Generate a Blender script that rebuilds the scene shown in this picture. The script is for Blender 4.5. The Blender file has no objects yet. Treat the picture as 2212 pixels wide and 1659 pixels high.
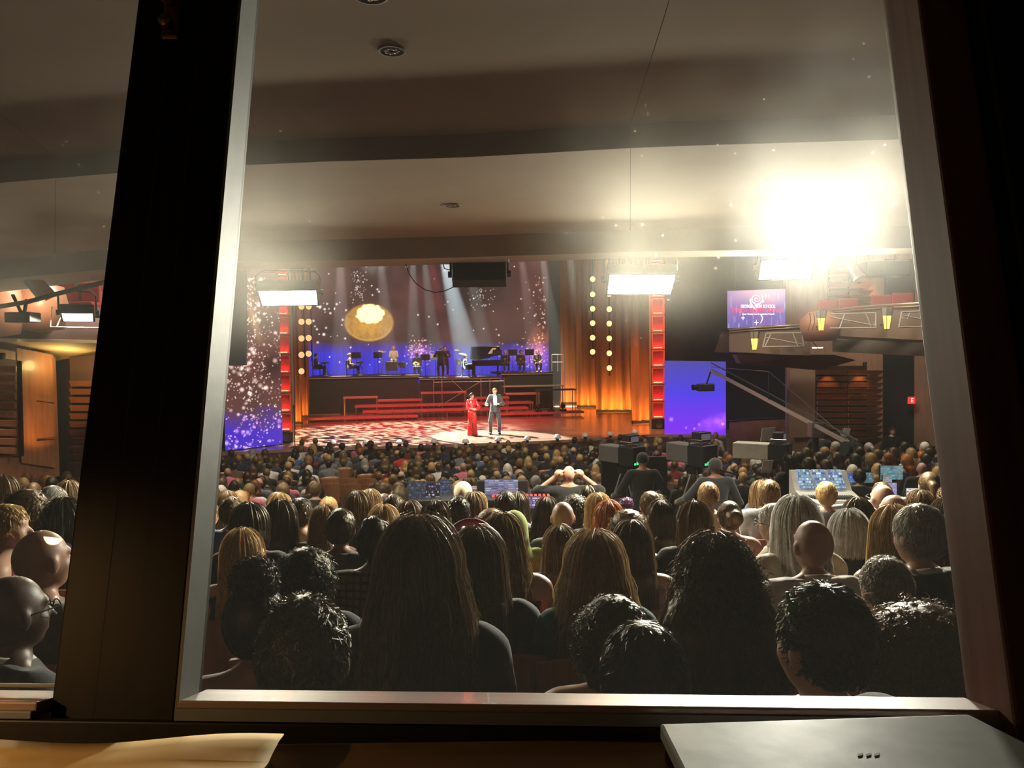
import bpy, bmesh, math, random
import numpy as np
from mathutils import Vector, Matrix
PI = math.pi
# ------------------------------------------------------------------ camera
W, H, F = 2212, 1659, 1600.0
PITCH, ROLL, CZ = math.radians(-2.4), math.radians(0.75), 4.15
sc = bpy.context.scene
col = sc.collection
_f = Vector((0, math.cos(PITCH), math.sin(PITCH)))
_r0 = Vector((1, 0, 0)); _u0 = _r0.cross(_f)
_R = _r0 * math.cos(ROLL) - _u0 * math.sin(ROLL)
_U = _u0 * math.cos(ROLL) + _r0 * math.sin(ROLL)
CAM = Vector((0, 0, CZ))
cam_d = bpy.data.cameras.new('camera'); cam = bpy.data.objects.new('camera', cam_d); col.objects.link(cam)
cam_d.sensor_fit = 'HORIZONTAL'; cam_d.sensor_width = 36; cam_d.lens = 36 * F / W
cam_d.clip_start = 0.02; cam_d.clip_end = 300
m3 = Matrix((_R, _U, -_f)).transposed()
cam.matrix_world = Matrix.Translation(CAM) @ m3.to_4x4()
sc.camera = cam
# ------------------------------------------------------------------ world, exposure
wd = bpy.data.worlds.new('world'); sc.world = wd; wd.use_nodes = True
wd.node_tree.nodes['Background'].inputs[0].default_value = (1.0, 0.86, 0.7, 1)
wd.node_tree.nodes['Background'].inputs[1].default_value = 0.028
sc.view_settings.view_transform = 'Standard'; sc.view_settings.look = 'None'
sc.view_settings.gamma = 1; sc.view_settings.use_curve_mapping = False
sc.view_settings.exposure = 0.0
sc.cycles.max_bounces = 4; sc.cycles.diffuse_bounces = 2; sc.cycles.glossy_bounces = 2
sc.cycles.transmission_bounces = 4; sc.cycles.transparent_max_bounces = 8; sc.cycles.volume_bounces = 0
sc.cycles.caustics_reflective = False; sc.cycles.caustics_refractive = True
sc.cycles.sample_clamp_indirect = 4.0
sc.cycles.use_denoising = True; sc.cycles.adaptive_threshold = 0.06; sc.cycles.adaptive_min_samples = 20
# ------------------------------------------------------------------ stage frame, pixel helpers
TH = math.radians(9.0)
SO = Vector((-0.6, 28.8, 1.0))
SU = Vector((math.cos(TH), math.sin(TH), 0)); SV = Vector((-math.sin(TH), math.cos(TH), 0))
def S(u, v, z=0.0): return SO + SU * u + SV * v + Vector((0, 0, z))       # z above the stage floor
def ray(x, y): return _f + _R * ((x - W / 2) / F) + _U * ((H / 2 - y) / F)
def aty(x, y, Y):
    d = ray(x, y); return CAM + d * (Y / d.y)
def atz(x, y, z):
    d = ray(x, y); return CAM + d * ((z - CZ) / d.z)
def sp(x, y, v):
    "stage coordinates (u, v, height) of a pixel on the upright plane v"
    d = ray(x, y); t = (v - (CAM - SO).dot(SV)) / d.dot(SV); q = CAM + d * t - SO
    return q.dot(SU), v, q.z
def pix(p):
    q = Vector(p) - CAM; z = q.dot(_f)
    return W / 2 + F * q.dot(_R) / z, H / 2 - F * q.dot(_U) / z
# ------------------------------------------------------------------ hall lamps
def lamp(kind, name, loc, target, energy, color, size=0.1, sizey=None, spot=None, blend=0.3, parent=None):
    L = bpy.data.lights.new(name, kind); L.energy = energy; L.color = color
    if kind == 'AREA':
        L.shape = 'RECTANGLE'; L.size = size; L.size_y = sizey or size
    elif kind == 'SPOT':
        L.spot_size = math.radians(spot); L.spot_blend = blend; L.shadow_soft_size = size
    else: L.shadow_soft_size = size
    o = bpy.data.objects.new(name, L); col.objects.link(o); o.location = loc
    d = Vector(target) - Vector(loc)
    o.rotation_euler = d.to_track_quat('-Z', 'Y').to_euler()
    return o
# unseen area lights added above the stalls to brighten rows further down the hall
lamp('AREA', 'added_stalls_light', (-4, 15.0, 11.0), (-3, 13.5, 2), 900, (1, .88, .70), 5.0, 1.2)
lamp('AREA', 'added_stalls_light', (6, 15.5, 11.0), (5, 13.5, 2), 900, (1, .88, .70), 5.0, 1.2)
# stage lamps out of view, assumed from the light on the stage
def gobo(o, scale, lo, hi, stretch=(1, 1, 1)):
    "breaks a lamp's beam up into soft patches, as a patterned slide does"
    L = o.data; L.use_nodes = True; nt = L.node_tree; em = nt.nodes['Emission']
    tc = nt.nodes.new('ShaderNodeTexCoord'); mp = nt.nodes.new('ShaderNodeMapping'); mp.inputs['Scale'].default_value = stretch
    n = nt.nodes.new('ShaderNodeTexNoise'); n.inputs['Scale'].default_value = scale; n.inputs['Detail'].default_value = 3
    r = nt.nodes.new('ShaderNodeMapRange'); r.inputs[1].default_value = lo; r.inputs[2].default_value = hi
    nt.links.new(tc.outputs['Normal'], mp.inputs[0]); nt.links.new(mp.outputs[0], n.inputs['Vector']); nt.links.new(n.outputs['Fac'], r.inputs[0]); nt.links.new(r.outputs[0], em.inputs['Strength'])
lamp('SPOT', 'follow_spot', S(-7, 9, 11.0), S(-.3, -.9, 0), 95000, (.95, 1, .95), .12, spot=15, blend=.12)
lamp('SPOT', 'front_spot', (-1.5, 6, 12.0), S(-.2, -.2, 1.5), 52000, (1, .95, .85), .2, spot=6, blend=.5)
gobo(lamp('SPOT', 'gobo_spot', S(-3, 2, 11.5), S(-3.6, 1.6, 0), 60000, (1, .80, .74), .05, spot=52, blend=.5), 22, .48, .58, (1, 2.6, 1))
lamp('SPOT', 'stage_wash_red', S(-2.5, -1, 11), S(-2.0, 5.5, 0), 9500, (1, .05, .06), .4, spot=58, blend=.6)
lamp('SPOT', 'stage_wash_amber', S(5, -3, 11), S(5.0, 1.5, 0), 5200, (1, .33, .10), .3, spot=40, blend=.6)
lamp('SPOT', 'band_wash', S(-4, 6, 11), S(-5, 14, 2.5), 5000, (1, .72, .45), .3, spot=50, blend=.7)
lamp('SPOT', 'band_wash', S(4, 6, 11), S(2.5, 14, 2.5), 5000, (1, .72, .45), .3, spot=50, blend=.7)

# ------------------------------------------------------------------ materials
MATS = {}
def mat(name, base=(.5, .5, .5), rough=.5, metal=0., spec=.5, emit=None, strength=0., var=0., vscale=8., bump=0., bscale=60.,
        grain=None, sheen=0., alpha=1., coat=0., transl=0., strand=0., tint=(1, 1, 1)):
    if name in MATS: return MATS[name]
    m = bpy.data.materials.new(name); m.use_nodes = True; MATS[name] = m
    nt = m.node_tree; b = nt.nodes['Principled BSDF']
    b.inputs['Base Color'].default_value = (*base, 1); b.inputs['Roughness'].default_value = rough
    b.inputs['Metallic'].default_value = metal; b.inputs['Specular IOR Level'].default_value = spec
    b.inputs['Specular Tint'].default_value = (*tint, 1); b.inputs['Alpha'].default_value = alpha; b.inputs['Coat Weight'].default_value = coat
    if sheen: b.inputs['Sheen Weight'].default_value = sheen
    if emit: b.inputs['Emission Color'].default_value = (*emit, 1); b.inputs['Emission Strength'].default_value = strength; m.cycles.emission_sampling = 'NONE' if strength < 5 else 'AUTO'
    tc = None
    if var or bump or grain: tc = nt.nodes.new('ShaderNodeTexCoord')
    if var:
        n = nt.nodes.new('ShaderNodeTexNoise'); n.inputs['Scale'].default_value = vscale; n.inputs['Detail'].default_value = 5
        mp = nt.nodes.new('ShaderNodeMapping'); mp.inputs['Scale'].default_value = grain or (1, 1, 1)
        nt.links.new(tc.outputs['Object'], mp.inputs['Vector']); nt.links.new(mp.outputs[0], n.inputs['Vector'])
        r = nt.nodes.new('ShaderNodeMapRange'); r.inputs[1].default_value = .3; r.inputs[2].default_value = .7
        r.inputs[3].default_value = 1 - var; r.inputs[4].default_value = 1 + var
        nt.links.new(n.outputs['Fac'], r.inputs[0])
        v = nt.nodes.new('ShaderNodeVectorMath'); v.operation = 'SCALE'; v.inputs[0].default_value = base
        nt.links.new(r.outputs[0], v.inputs['Scale']); nt.links.new(v.outputs[0], b.inputs['Base Color'])
    if bump:
        n = nt.nodes.new('ShaderNodeTexNoise'); n.inputs['Scale'].default_value = bscale; n.inputs['Detail'].default_value = 3
        nt.links.new(tc.outputs['Object'], n.inputs['Vector'])
        bp = nt.nodes.new('ShaderNodeBump'); bp.inputs['Strength'].default_value = bump; bp.inputs['Distance'].default_value = .01
        nt.links.new(n.outputs['Fac'], bp.inputs['Height']); nt.links.new(bp.outputs[0], b.inputs['Normal'])
    if strand:
        tc = nt.nodes.new('ShaderNodeTexCoord'); mp = nt.nodes.new('ShaderNodeMapping'); mp.inputs['Scale'].default_value = (190, 190, 9)
        n = nt.nodes.new('ShaderNodeTexNoise'); n.inputs['Scale'].default_value = 1; n.inputs['Detail'].default_value = 2
        nt.links.new(tc.outputs['Object'], mp.inputs[0]); nt.links.new(mp.outputs[0], n.inputs['Vector'])
        r = nt.nodes.new('ShaderNodeMapRange'); r.inputs[1].default_value = .3; r.inputs[2].default_value = .72; r.inputs[3].default_value = 1 - strand; r.inputs[4].default_value = 1 + strand * 1.4
        v = nt.nodes.new('ShaderNodeVectorMath'); v.operation = 'SCALE'; v.inputs[0].default_value = base
        nt.links.new(n.outputs['Fac'], r.inputs[0]); nt.links.new(r.outputs[0], v.inputs['Scale']); nt.links.new(v.outputs[0], b.inputs['Base Color'])
        bp = nt.nodes.new('ShaderNodeBump'); bp.inputs['Strength'].default_value = .45; bp.inputs['Distance'].default_value = .006
        nt.links.new(n.outputs['Fac'], bp.inputs['Height']); nt.links.new(bp.outputs[0], b.inputs['Normal'])
    if transl:
        t = nt.nodes.new('ShaderNodeBsdfTranslucent'); t.inputs[0].default_value = (*[min(1, c * 2.2) for c in base], 1)
        mx = nt.nodes.new('ShaderNodeMixShader'); mx.inputs[0].default_value = transl
        nt.links.new(b.outputs[0], mx.inputs[1]); nt.links.new(t.outputs[0], mx.inputs[2])
        nt.links.new(mx.outputs[0], nt.nodes['Material Output'].inputs[0])
    return m
def screen_mat(name, strength):
    "a screen: each pixel of its picture is stored per point and given off as light"
    if name in MATS: return MATS[name]
    m = bpy.data.materials.new(name); m.use_nodes = True; MATS[name] = m
    nt = m.node_tree; b = nt.nodes['Principled BSDF']; a = nt.nodes.new('ShaderNodeAttribute'); a.attribute_name = 'picture'
    b.inputs['Base Color'].default_value = (.01, .01, .01, 1); b.inputs['Roughness'].default_value = .4
    nt.links.new(a.outputs['Color'], b.inputs['Emission Color']); b.inputs['Emission Strength'].default_value = strength
    m.cycles.emission_sampling = 'NONE'
    return m
# ------------------------------------------------------------------ mesh building
class B:
    def __init__(s): s.v = []; s.f = []; s.m = []
    def add(s, v, f, mi=0):
        o = len(s.v); s.v += [tuple(p) for p in v]; s.f += [tuple(i + o for i in q) for q in f]; s.m += [mi] * len(f); return s
    def box(s, x0, x1, y0, y1, z0, z1, mi=0):
        v = [(x, y, z) for z in (z0, z1) for y in (y0, y1) for x in (x0, x1)]
        return s.add(v, [(0, 2, 3, 1), (4, 5, 7, 6), (0, 1, 5, 4), (2, 6, 7, 3), (0, 4, 6, 2), (1, 3, 7, 5)], mi)
    def rbox(s, x0, x1, y0, y1, z0, z1, r=.01, mi=0):
        "box with chamfered edges"
        bm = bmesh.new(); bmesh.ops.create_cube(bm, size=1)
        for p in bm.verts: p.co = (x0 + (p.co.x + .5) * (x1 - x0), y0 + (p.co.y + .5) * (y1 - y0), z0 + (p.co.z + .5) * (z1 - z0))
        bmesh.ops.bevel(bm, geom=bm.edges[:], offset=r, segments=2, affect='EDGES', profile=.5)
        return s.bm(bm, mi)
    def bm(s, bm, mi=0):
        bm.verts.index_update(); v = [p.co[:] for p in bm.verts]; f = [[p.index for p in q.verts] for q in bm.faces]; bm.free()
        return s.add(v, f, mi)
    def obox(s, c, ax, ay, az, mi=0):
        "box from centre and three half-axis vectors"
        c, ax, ay, az = map(Vector, (c, ax, ay, az))
        v = [c + ax * i + ay * j + az * k for k in (-1, 1) for j in (-1, 1) for i in (-1, 1)]
        return s.add(v, [(0, 2, 3, 1), (4, 5, 7, 6), (0, 1, 5, 4), (2, 6, 7, 3), (0, 4, 6, 2), (1, 3, 7, 5)], mi)
    def bar(s, a, b, w, h=None, mi=0, up=(0, 0, 1)):
        a, b = Vector(a), Vector(b); d = (b - a); u = Vector(up)
        if abs(d.normalized().dot(u)) > .98: u = Vector((0, 1, 0))
        x = d.cross(u).normalized(); y = x.cross(d).normalized()
        return s.obox((a + b) / 2, d / 2, x * w / 2, y * (h or w) / 2, mi)
    def tube(s, pts, r, n=8, mi=0, cap=True):
        pts = [Vector(p) for p in pts]; rr = r if hasattr(r, '__len__') else [r] * len(pts)
        v = []; f = []; px = None
        for i, p in enumerate(pts):
            d = (pts[min(i + 1, len(pts) - 1)] - pts[max(i - 1, 0)]).normalized()
            if px is None:
                u = Vector((0, 0, 1)) if abs(d.z) < .9 else Vector((1, 0, 0)); px = d.cross(u).normalized()
            px = (px - d * px.dot(d)).normalized(); py = d.cross(px)
            v += [p + (px * math.cos(2 * PI * k / n) + py * math.sin(2 * PI * k / n)) * rr[i] for k in range(n)]
        for i in range(len(pts) - 1):
            f += [(i * n + k, i * n + (k + 1) % n, (i + 1) * n + (k + 1) % n, (i + 1) * n + k) for k in range(n)]
        if cap: f += [tuple(range(n))[::-1], tuple((len(pts) - 1) * n + k for k in range(n))]
        return s.add(v, f, mi)
    def lathe(s, prof, n=16, c=(0, 0, 0), axis=(0, 0, 1), mi=0, a0=0, a1=2 * PI):
        q = Vector(axis).to_track_quat('Z', 'Y'); c = Vector(c); v = []; f = []; full = abs(a1 - a0 - 2 * PI) < 1e-6
        nn = n if full else n + 1
        for r, z in prof:
            v += [c + q @ Vector((r * math.cos(a0 + (a1 - a0) * k / n), r * math.sin(a0 + (a1 - a0) * k / n), z)) for k in range(nn)]
        for i in range(len(prof) - 1):
            f += [(i * nn + k, i * nn + (k + 1) % nn, (i + 1) * nn + (k + 1) % nn, (i + 1) * nn + k) for k in range(n)]
        return s.add(v, f, mi)
    def cyl(s, a, b, r, n=12, mi=0): return s.tube([a, b], r, n, mi)
    def prism(s, pts, d, mi=0):
        "polygon (list of 3D points) thickened by vector d"
        n = len(pts); d = Vector(d); v = [Vector(p) for p in pts] + [Vector(p) + d for p in pts]
        f = [tuple(range(n))[::-1], tuple(range(n, 2 * n))] + [(i, (i + 1) % n, n + (i + 1) % n, n + i) for i in range(n)]
        return s.add(v, f, mi)
    def quad(s, a, b, c, d, mi=0): return s.add([a, b, c, d], [(0, 1, 2, 3)], mi)
    def ell(s, c, r, n=12, m=8, mi=0):
        bm = bmesh.new(); bmesh.ops.create_uvsphere(bm, u_segments=n, v_segments=m, radius=1)
        for p in bm.verts: p.co = (c[0] + p.co.x * r[0], c[1] + p.co.y * r[1], c[2] + p.co.z * r[2])
        return s.bm(bm, mi)
    def mesh(s, name, smooth=False):
        me = bpy.data.meshes.new(name); me.from_pydata(s.v, [], s.f); me.update()
        if any(s.m): me.polygons.foreach_set('material_index', s.m)
        if smooth: me.polygons.foreach_set('use_smooth', [True] * len(me.polygons))
        return me
    def obj(s, name, mats, parent=None, smooth=False, loc=None):
        me = s.mesh(name, smooth)
        for q in (mats if isinstance(mats, (list, tuple)) else [mats]): me.materials.append(q)
        o = bpy.data.objects.new(name, me); col.objects.link(o)
        if smooth == 'auto': pass
        if parent: o.parent = parent
        if loc: o.location = loc
        return o
def thing(name, label, cat, loc=(0, 0, 0), rz=0., group=None, scale=None):
    o = bpy.data.objects.new(name, None); col.objects.link(o); o.empty_display_size = .1
    o.location = loc; o.rotation_euler = (0, 0, rz); o['label'] = label; o['category'] = cat
    if group: o['group'] = group
    if scale: o.scale = (scale,) * 3
    return o
def tag(o, label, cat, group=None):
    o['label'] = label; o['category'] = cat
    if group: o['group'] = group
    return o
def struct(o, label=None):
    o['kind'] = 'structure'
    if label: o['label'] = label
    return o
def link(name, me, parent=None, mats=None, loc=None, rot=None):
    o = bpy.data.objects.new(name, me); col.objects.link(o)
    if parent: o.parent = parent
    if loc: o.location = loc
    if rot: o.rotation_euler = rot
    if mats:
        for i, q in enumerate(mats):
            o.material_slots[i].link = 'OBJECT'; o.material_slots[i].material = q
    return o
def dup(root, loc, rz, label=None, group=None):
    r = root.copy(); col.objects.link(r); r.location = loc; r.rotation_euler = (0, 0, rz)
    if label: r['label'] = label
    if group: r['group'] = group
    for ch in root.children:
        c = ch.copy(); col.objects.link(c); c.parent = r
        for g in ch.children:
            d = g.copy(); col.objects.link(d); d.parent = c
    return r
BLACK = mat('black_metal', (.012, .012, .013), .45, spec=.4)
DARK = mat('dark_cloth', (.015, .014, .015), .9, spec=.2)
STEEL = mat('steel', (.35, .35, .36), .3, metal=1)
WHITE = mat('white_paint', (.7, .68, .64), .5)
# ------------------------------------------------------------------ booth: tilted window, frames, desk
WA = math.radians(14.6); WY = math.radians(-3.0)
w_o = aty(1106, 1505, 0.80)
w_x = Vector((math.cos(WY), math.sin(WY), 0)); w_h = Vector((-math.sin(WY), math.cos(WY), 0))
w_u = w_h * math.sin(WA) + Vector((0, 0, math.cos(WA))); w_n = w_x.cross(w_u)      # w_n points away to the hall... 
if w_n.y < 0: w_n = -w_n
def win(x, y):
    "window-plane coordinates of a pixel"
    d = ray(x, y); t = (w_o - CAM).dot(w_n) / d.dot(w_n); q = CAM + d * t - w_o
    return q.dot(w_x), q.dot(w_u)
MW = Matrix((w_x, w_n, w_u)).transposed().to_4x4(); MW.translation = w_o
def wobj(b, name, m, parent=None, smooth=False):
    o = b.obj(name, m, parent, smooth)
    if parent is None: o.matrix_world = MW
    return o
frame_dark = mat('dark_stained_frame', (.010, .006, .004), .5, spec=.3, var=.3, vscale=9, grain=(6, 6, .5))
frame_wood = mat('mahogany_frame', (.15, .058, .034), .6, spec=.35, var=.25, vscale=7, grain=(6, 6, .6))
frame_metal = mat('aluminium_jamb', (.17, .17, .155), .5, metal=.1, var=.06, vscale=14, bump=.05, bscale=30)
sill_wood = mat('varnished_sill', (.30, .185, .145), .4, var=.2, vscale=6, grain=(.4, 6, 6), coat=.5)
desk_wood = mat('booth_desk_wood', (.30, .17, .09), .45, var=.35, vscale=5, grain=(.5, 5, 5), coat=.2)
def ax(x, y): return win(x, y)[0]
aL = (ax(335, 0) + ax(98, 1480)) / 2          # left edge of the dark post
aP = (ax(553, 100) + ax(403, 1480)) / 2       # its right front corner
aR = (ax(1952, 300) + ax(2128, 1480)) / 2     # right jamb
TOP, BOT = 1.0, 0.0
wpost = thing('window_1', '', ''); del wpost['label']; del wpost['category']; wpost['kind'] = 'structure'
wpost.matrix_world = MW
wp = lambda b, n, m, s=False: b.obj(n, m, wpost, s)
# dark post between the two sashes: three stepped stiles
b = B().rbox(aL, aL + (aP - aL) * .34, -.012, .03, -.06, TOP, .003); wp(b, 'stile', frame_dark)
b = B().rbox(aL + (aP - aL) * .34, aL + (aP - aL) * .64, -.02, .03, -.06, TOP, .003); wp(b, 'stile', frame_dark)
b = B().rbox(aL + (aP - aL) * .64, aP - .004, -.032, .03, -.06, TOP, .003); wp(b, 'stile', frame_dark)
b = B().box(aP - .004, aP, -.034, .012, -.02, TOP); wp(b, 'jamb_lining', frame_metal)
# right jamb: stepped mahogany
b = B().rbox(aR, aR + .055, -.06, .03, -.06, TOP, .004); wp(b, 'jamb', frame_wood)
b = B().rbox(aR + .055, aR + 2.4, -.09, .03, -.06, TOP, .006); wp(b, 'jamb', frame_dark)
# bottom rails: bright varnished ledge outside, dark inner rail
b = B().rbox(aP, aR, -.036, .030, -.020, -.001, .002); wp(b, 'sill', sill_wood)
b = B().box(aP, aR, -.041, -.036, -.020, -.008); wp(b, 'sill_bead', frame_metal)
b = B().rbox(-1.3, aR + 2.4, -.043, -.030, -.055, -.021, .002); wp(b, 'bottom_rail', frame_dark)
b = B().rbox(-1.3, aL, -.036, .028, -.020, -.004, .002); wp(b, 'sill', sill_wood)
b = B().rbox(-1.3, aL, -.044, -.037, -.020, -.012, .001); wp(b, 'sill_bead', frame_metal)
b = B().rbox(-1.3, aL, -.001, .004, .004, .008, .001); wp(b, 'glazing_bead', frame_metal)
# latch of old brass
brass = mat('old_brass', (.30, .17, .05), .35, metal=1)
lx, lz = win(392, 62)
b = B().rbox(lx - .012, lx + .012, -.028, -.018, lz - .035, lz + .035, .003)
b.lathe([(0, .020), (.008, .018), (.010, .010), (.006, 0), (.006, -.012)], 12, (lx, -.03, lz + .016), (0, -1, 0)); wp(b, 'latch', brass, False)
b = B().ell((lx - .004, -.034, lz - .014), (.009, .008, .009)); wp(b, 'latch_knob', brass, True)
# glass with dust on it, plus a lobe for lamp bloom
gm = bpy.data.materials.new('dusty_window_glass'); gm.use_nodes = True; nt = gm.node_tree; nt.nodes.clear()
out = nt.nodes.new('ShaderNodeOutputMaterial'); tr = nt.nodes.new('ShaderNodeBsdfTransparent'); tr.inputs[0].default_value = (.97, .98, .965, 1)
rf = nt.nodes.new('ShaderNodeBsdfRefraction'); rf.inputs['IOR'].default_value = 1.18; rf.inputs['Roughness'].default_value = .68
rf.inputs['Color'].default_value = (1, .97, .88, 1)
tl = nt.nodes.new('ShaderNodeBsdfTranslucent'); tl.inputs[0].default_value = (.8, .8, .74, 1)
gl = nt.nodes.new('ShaderNodeBsdfGlossy'); gl.inputs['Roughness'].default_value = .01
tc = nt.nodes.new('ShaderNodeTexCoord')
n1 = nt.nodes.new('ShaderNodeTexNoise'); n1.inputs['Scale'].default_value = 9; n1.inputs['Detail'].default_value = 6
n2 = nt.nodes.new('ShaderNodeTexVoronoi'); n2.inputs['Scale'].default_value = 46; n2.inputs['Randomness'].default_value = 1
nt.links.new(tc.outputs['Object'], n1.inputs['Vector']); nt.links.new(tc.outputs['Object'], n2.inputs['Vector'])
def mr(src, a, b2, c, d):
    r = nt.nodes.new('ShaderNodeMapRange'); r.inputs[1].default_value = a; r.inputs[2].default_value = b2; r.inputs[3].default_value = c; r.inputs[4].default_value = d
    nt.links.new(src, r.inputs[0]); return r.outputs[0]
speck = mr(n2.outputs['Distance'], .06, .10, .05, 0.0)
film = mr(n1.outputs['Fac'], .3, .75, .011, .030)
ad = nt.nodes.new('ShaderNodeMath'); ad.operation = 'ADD'; nt.links.new(speck, ad.inputs[0]); nt.links.new(film, ad.inputs[1])
mx1 = nt.nodes.new('ShaderNodeMixShader'); nt.links.new(ad.outputs[0], mx1.inputs[0]); nt.links.new(tr.outputs[0], mx1.inputs[1]); nt.links.new(rf.outputs[0], mx1.inputs[2])
rf2 = nt.nodes.new('ShaderNodeBsdfRefraction'); rf2.inputs['IOR'].default_value = 1.045; rf2.inputs['Roughness'].default_value = .6; rf2.inputs['Color'].default_value = (1, .97, .86, 1)  # narrow lobe added to give bright lamps a bloom
mx0 = nt.nodes.new('ShaderNodeMixShader'); mx0.inputs[0].default_value = .00012; nt.links.new(mx1.outputs[0], mx0.inputs[1]); nt.links.new(rf2.outputs[0], mx0.inputs[2])
mx2 = nt.nodes.new('ShaderNodeMixShader'); mx2.inputs[0].default_value = .012; nt.links.new(mx0.outputs[0], mx2.inputs[1]); nt.links.new(tl.outputs[0], mx2.inputs[2])
fr = nt.nodes.new('ShaderNodeFresnel'); fr.inputs[0].default_value = 1.2
mx3 = nt.nodes.new('ShaderNodeMixShader'); nt.links.new(fr.outputs[0], mx3.inputs[0]); nt.links.new(mx2.outputs[0], mx3.inputs[1]); nt.links.new(gl.outputs[0], mx3.inputs[2])
nt.links.new(mx3.outputs[0], out.inputs[0])
b = B().quad((aP, .012, -.015), (aR, .012, -.015), (aR, .012, TOP), (aP, .012, TOP)); wp(b, 'pane', gm)
b = B().quad((-1.3, .012, -.015), (aL, .012, -.015), (aL, .012, TOP), (-1.3, .012, TOP)); wp(b, 'pane', gm)
# wall under the window, on the hall side, and booth desk
wall_b = mat('booth_wall_paint', (.05, .045, .04), .8)
o = B().box(-2.6, 2.6, .86, .92, 2.2, 3.66).obj('wall_booth', wall_b); struct(o)
o = B().box(-1.8, 1.8, -.6, .748, 3.71, 3.750).obj('booth_desk', desk_wood)
tag(o, 'brown wooden desk running along the booth window', 'desk')
# sheet of warm paper on the desk
paper = mat('warm_paper', (.85, .58, .27), .7, var=.12, vscale=5, bump=.2, bscale=7)
pz = 3.775
P = [atz(-260, 1604, pz), atz(300, 1591, pz), atz(613, 1586, pz), atz(566, 1668, pz), atz(480, 1800, pz), atz(-260, 1800, pz)]
b = B(); nx, ny = 24, 10; vs = []; fs = []
for j in range(ny + 1):
    for i in range(nx + 1):
        s_, t_ = i / nx, j / ny
        A = P[0].lerp(P[2], s_); Bq = P[5].lerp(P[4], s_); q = A.lerp(Bq, t_)
        q.z = pz - .004 + .004 * math.sin(s_ * 9 + t_ * 3) * (1 - t_) + .003 * s_ * s_ + .0015 * math.sin(t_ * 20 + s_ * 5)
        vs.append(q)
fs = [(j * (nx + 1) + i, j * (nx + 1) + i + 1, (j + 1) * (nx + 1) + i + 1, (j + 1) * (nx + 1) + i) for j in range(ny) for i in range(nx)]
b.add(vs, fs); o = b.obj('paper_sheet', paper, smooth=True)
md = o.modifiers.new('thick', 'SOLIDIFY'); md.thickness = .0012
ps_ = thing('paper_stack', 'stack of warm-lit crumpled paper lying at left on the booth desk', 'paper', (0, 0, 0)); o.name = 'top_sheet'; o.parent = ps_
B().prism([Vector((p.x, p.y - .006, 3.751)) for p in (P[5], P[4], P[3].lerp(P[4], .2), P[2] + Vector((-.012, 0, 0)), P[0])], (0, 0, .015)).obj('sheets', mat('paper_pile', (.72, .58, .36), .8), ps_)
# closed grey laptop case on the desk
case = mat('grey_case', (.30, .31, .285), .36, spec=.6, var=.2, vscale=12, bump=.05, bscale=25)
tz = 3.788
Q = [atz(1425, 1562, tz), atz(2092, 1541, tz), atz(2330, 1660, tz), atz(1500, 1715, tz)]
b = B().prism([Q[3], Q[2], Q[1], Q[0]], (0, 0, -.016)); lid = thing('laptop', 'closed grey laptop on a black sleeve at right on the booth desk', 'laptop', (0, 0, 0))
lo = b.obj('lid', case, lid); bv = lo.modifiers.new('b', 'BEVEL'); bv.width = .003; bv.segments = 2
cq = (Q[0] + Q[1] + Q[2] + Q[3]) / 4
b = B().prism([(q - cq) * .97 + cq + Vector((0, 0, -.018)) for q in (Q[3], Q[2], Q[1], Q[0])], (0, 0, -.018)); b.obj('base', DARK, lid)
b = B()
for x0 in (1852, 1870, 1888):
    a = atz(x0, 1628, tz + .0006); c2 = atz(x0 + 11, 1631, tz + .0006); b.prism([a, atz(x0 + 12, 1626, tz + .0006), c2, atz(x0 + 1, 1633, tz + .0006)], (0, 0, -.0008))
b.obj('lid_mark', mat('dull_brown_print', (.12, .07, .04), .6), lid)
# unseen booth desk lamp, assumed at left and added to light the paper
dl = thing('assumed_desk_lamp', 'assumed small warm desk lamp, unseen, added to light the booth desk', 'lamp', (-.95, .42, 3.750))
B().lathe([(0, 0), (.07, 0), (.07, .015), (.01, .02), (.008, .30)], 20).obj('lamp_base', BLACK, dl, True)
B().lathe([(.02, .38), (.07, .30), (.068, .30), (.018, .376)], 20, (.03, 0, 0)).obj('lamp_shade', BLACK, dl, True)
B().ell((.03, 0, .325), (.018, .018, .024)).obj('bulb', mat('warm_bulb', (1, .8, .5), .5, emit=(1, .58, .21), strength=620), dl, True)
struct(B().box(-3, 3, -2.6, .86, 2.9, 3.0).obj('floor_booth', wall_b)); struct(B().box(-3, 3, -2.7, -2.6, 3.0, 5.7).obj('wall_booth_back', wall_b))
struct(B().box(-3, 3, -2.7, .95, 5.62, 5.7).obj('ceiling_booth', wall_b))
# ------------------------------------------------------------------ balcony soffit over the rear rows (stepped, curved)
ceil_m = mat('soffit_plaster', (.34, .25, .165), .85, var=.08, vscale=1.3, bump=.03, bscale=20)
ceil_d = mat('soffit_riser_shaded', (.31, .235, .165), .85, var=.06, vscale=2)  # darker than the panels: the risers' weaker light is put into the colour
lip_m = mat('soffit_lip_paint', (.38, .29, .19), .7, var=.05, vscale=2)
Z1, Z2, Z3 = CZ + 1.363, CZ + 1.22, CZ + 1.0
xs = [-420, -200, 0, 120, 235, 380, 520, 700, 850, 1000, 1200, 1362, 1500, 1700, 1980, 2300, 2600]
def curve_px(pts, z):
    px = [p[0] for p in pts]; py = [p[1] for p in pts]; o = []
    for x in xs:
        if x < px[0]: y = py[0] + (py[1] - py[0]) / (px[1] - px[0]) * (x - px[0])
        elif x > px[-1]: y = py[-1] + (py[-1] - py[-2]) / (px[-1] - px[-2]) * (x - px[-1])
        else: y = float(np.interp(x, px, py))
        o.append(atz(x, y, z))
    return o
lipF = curve_px([(0, 631), (235, 603), (520, 584), (1000, 570), (1400, 556), (1980, 549)], Z3)
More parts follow.
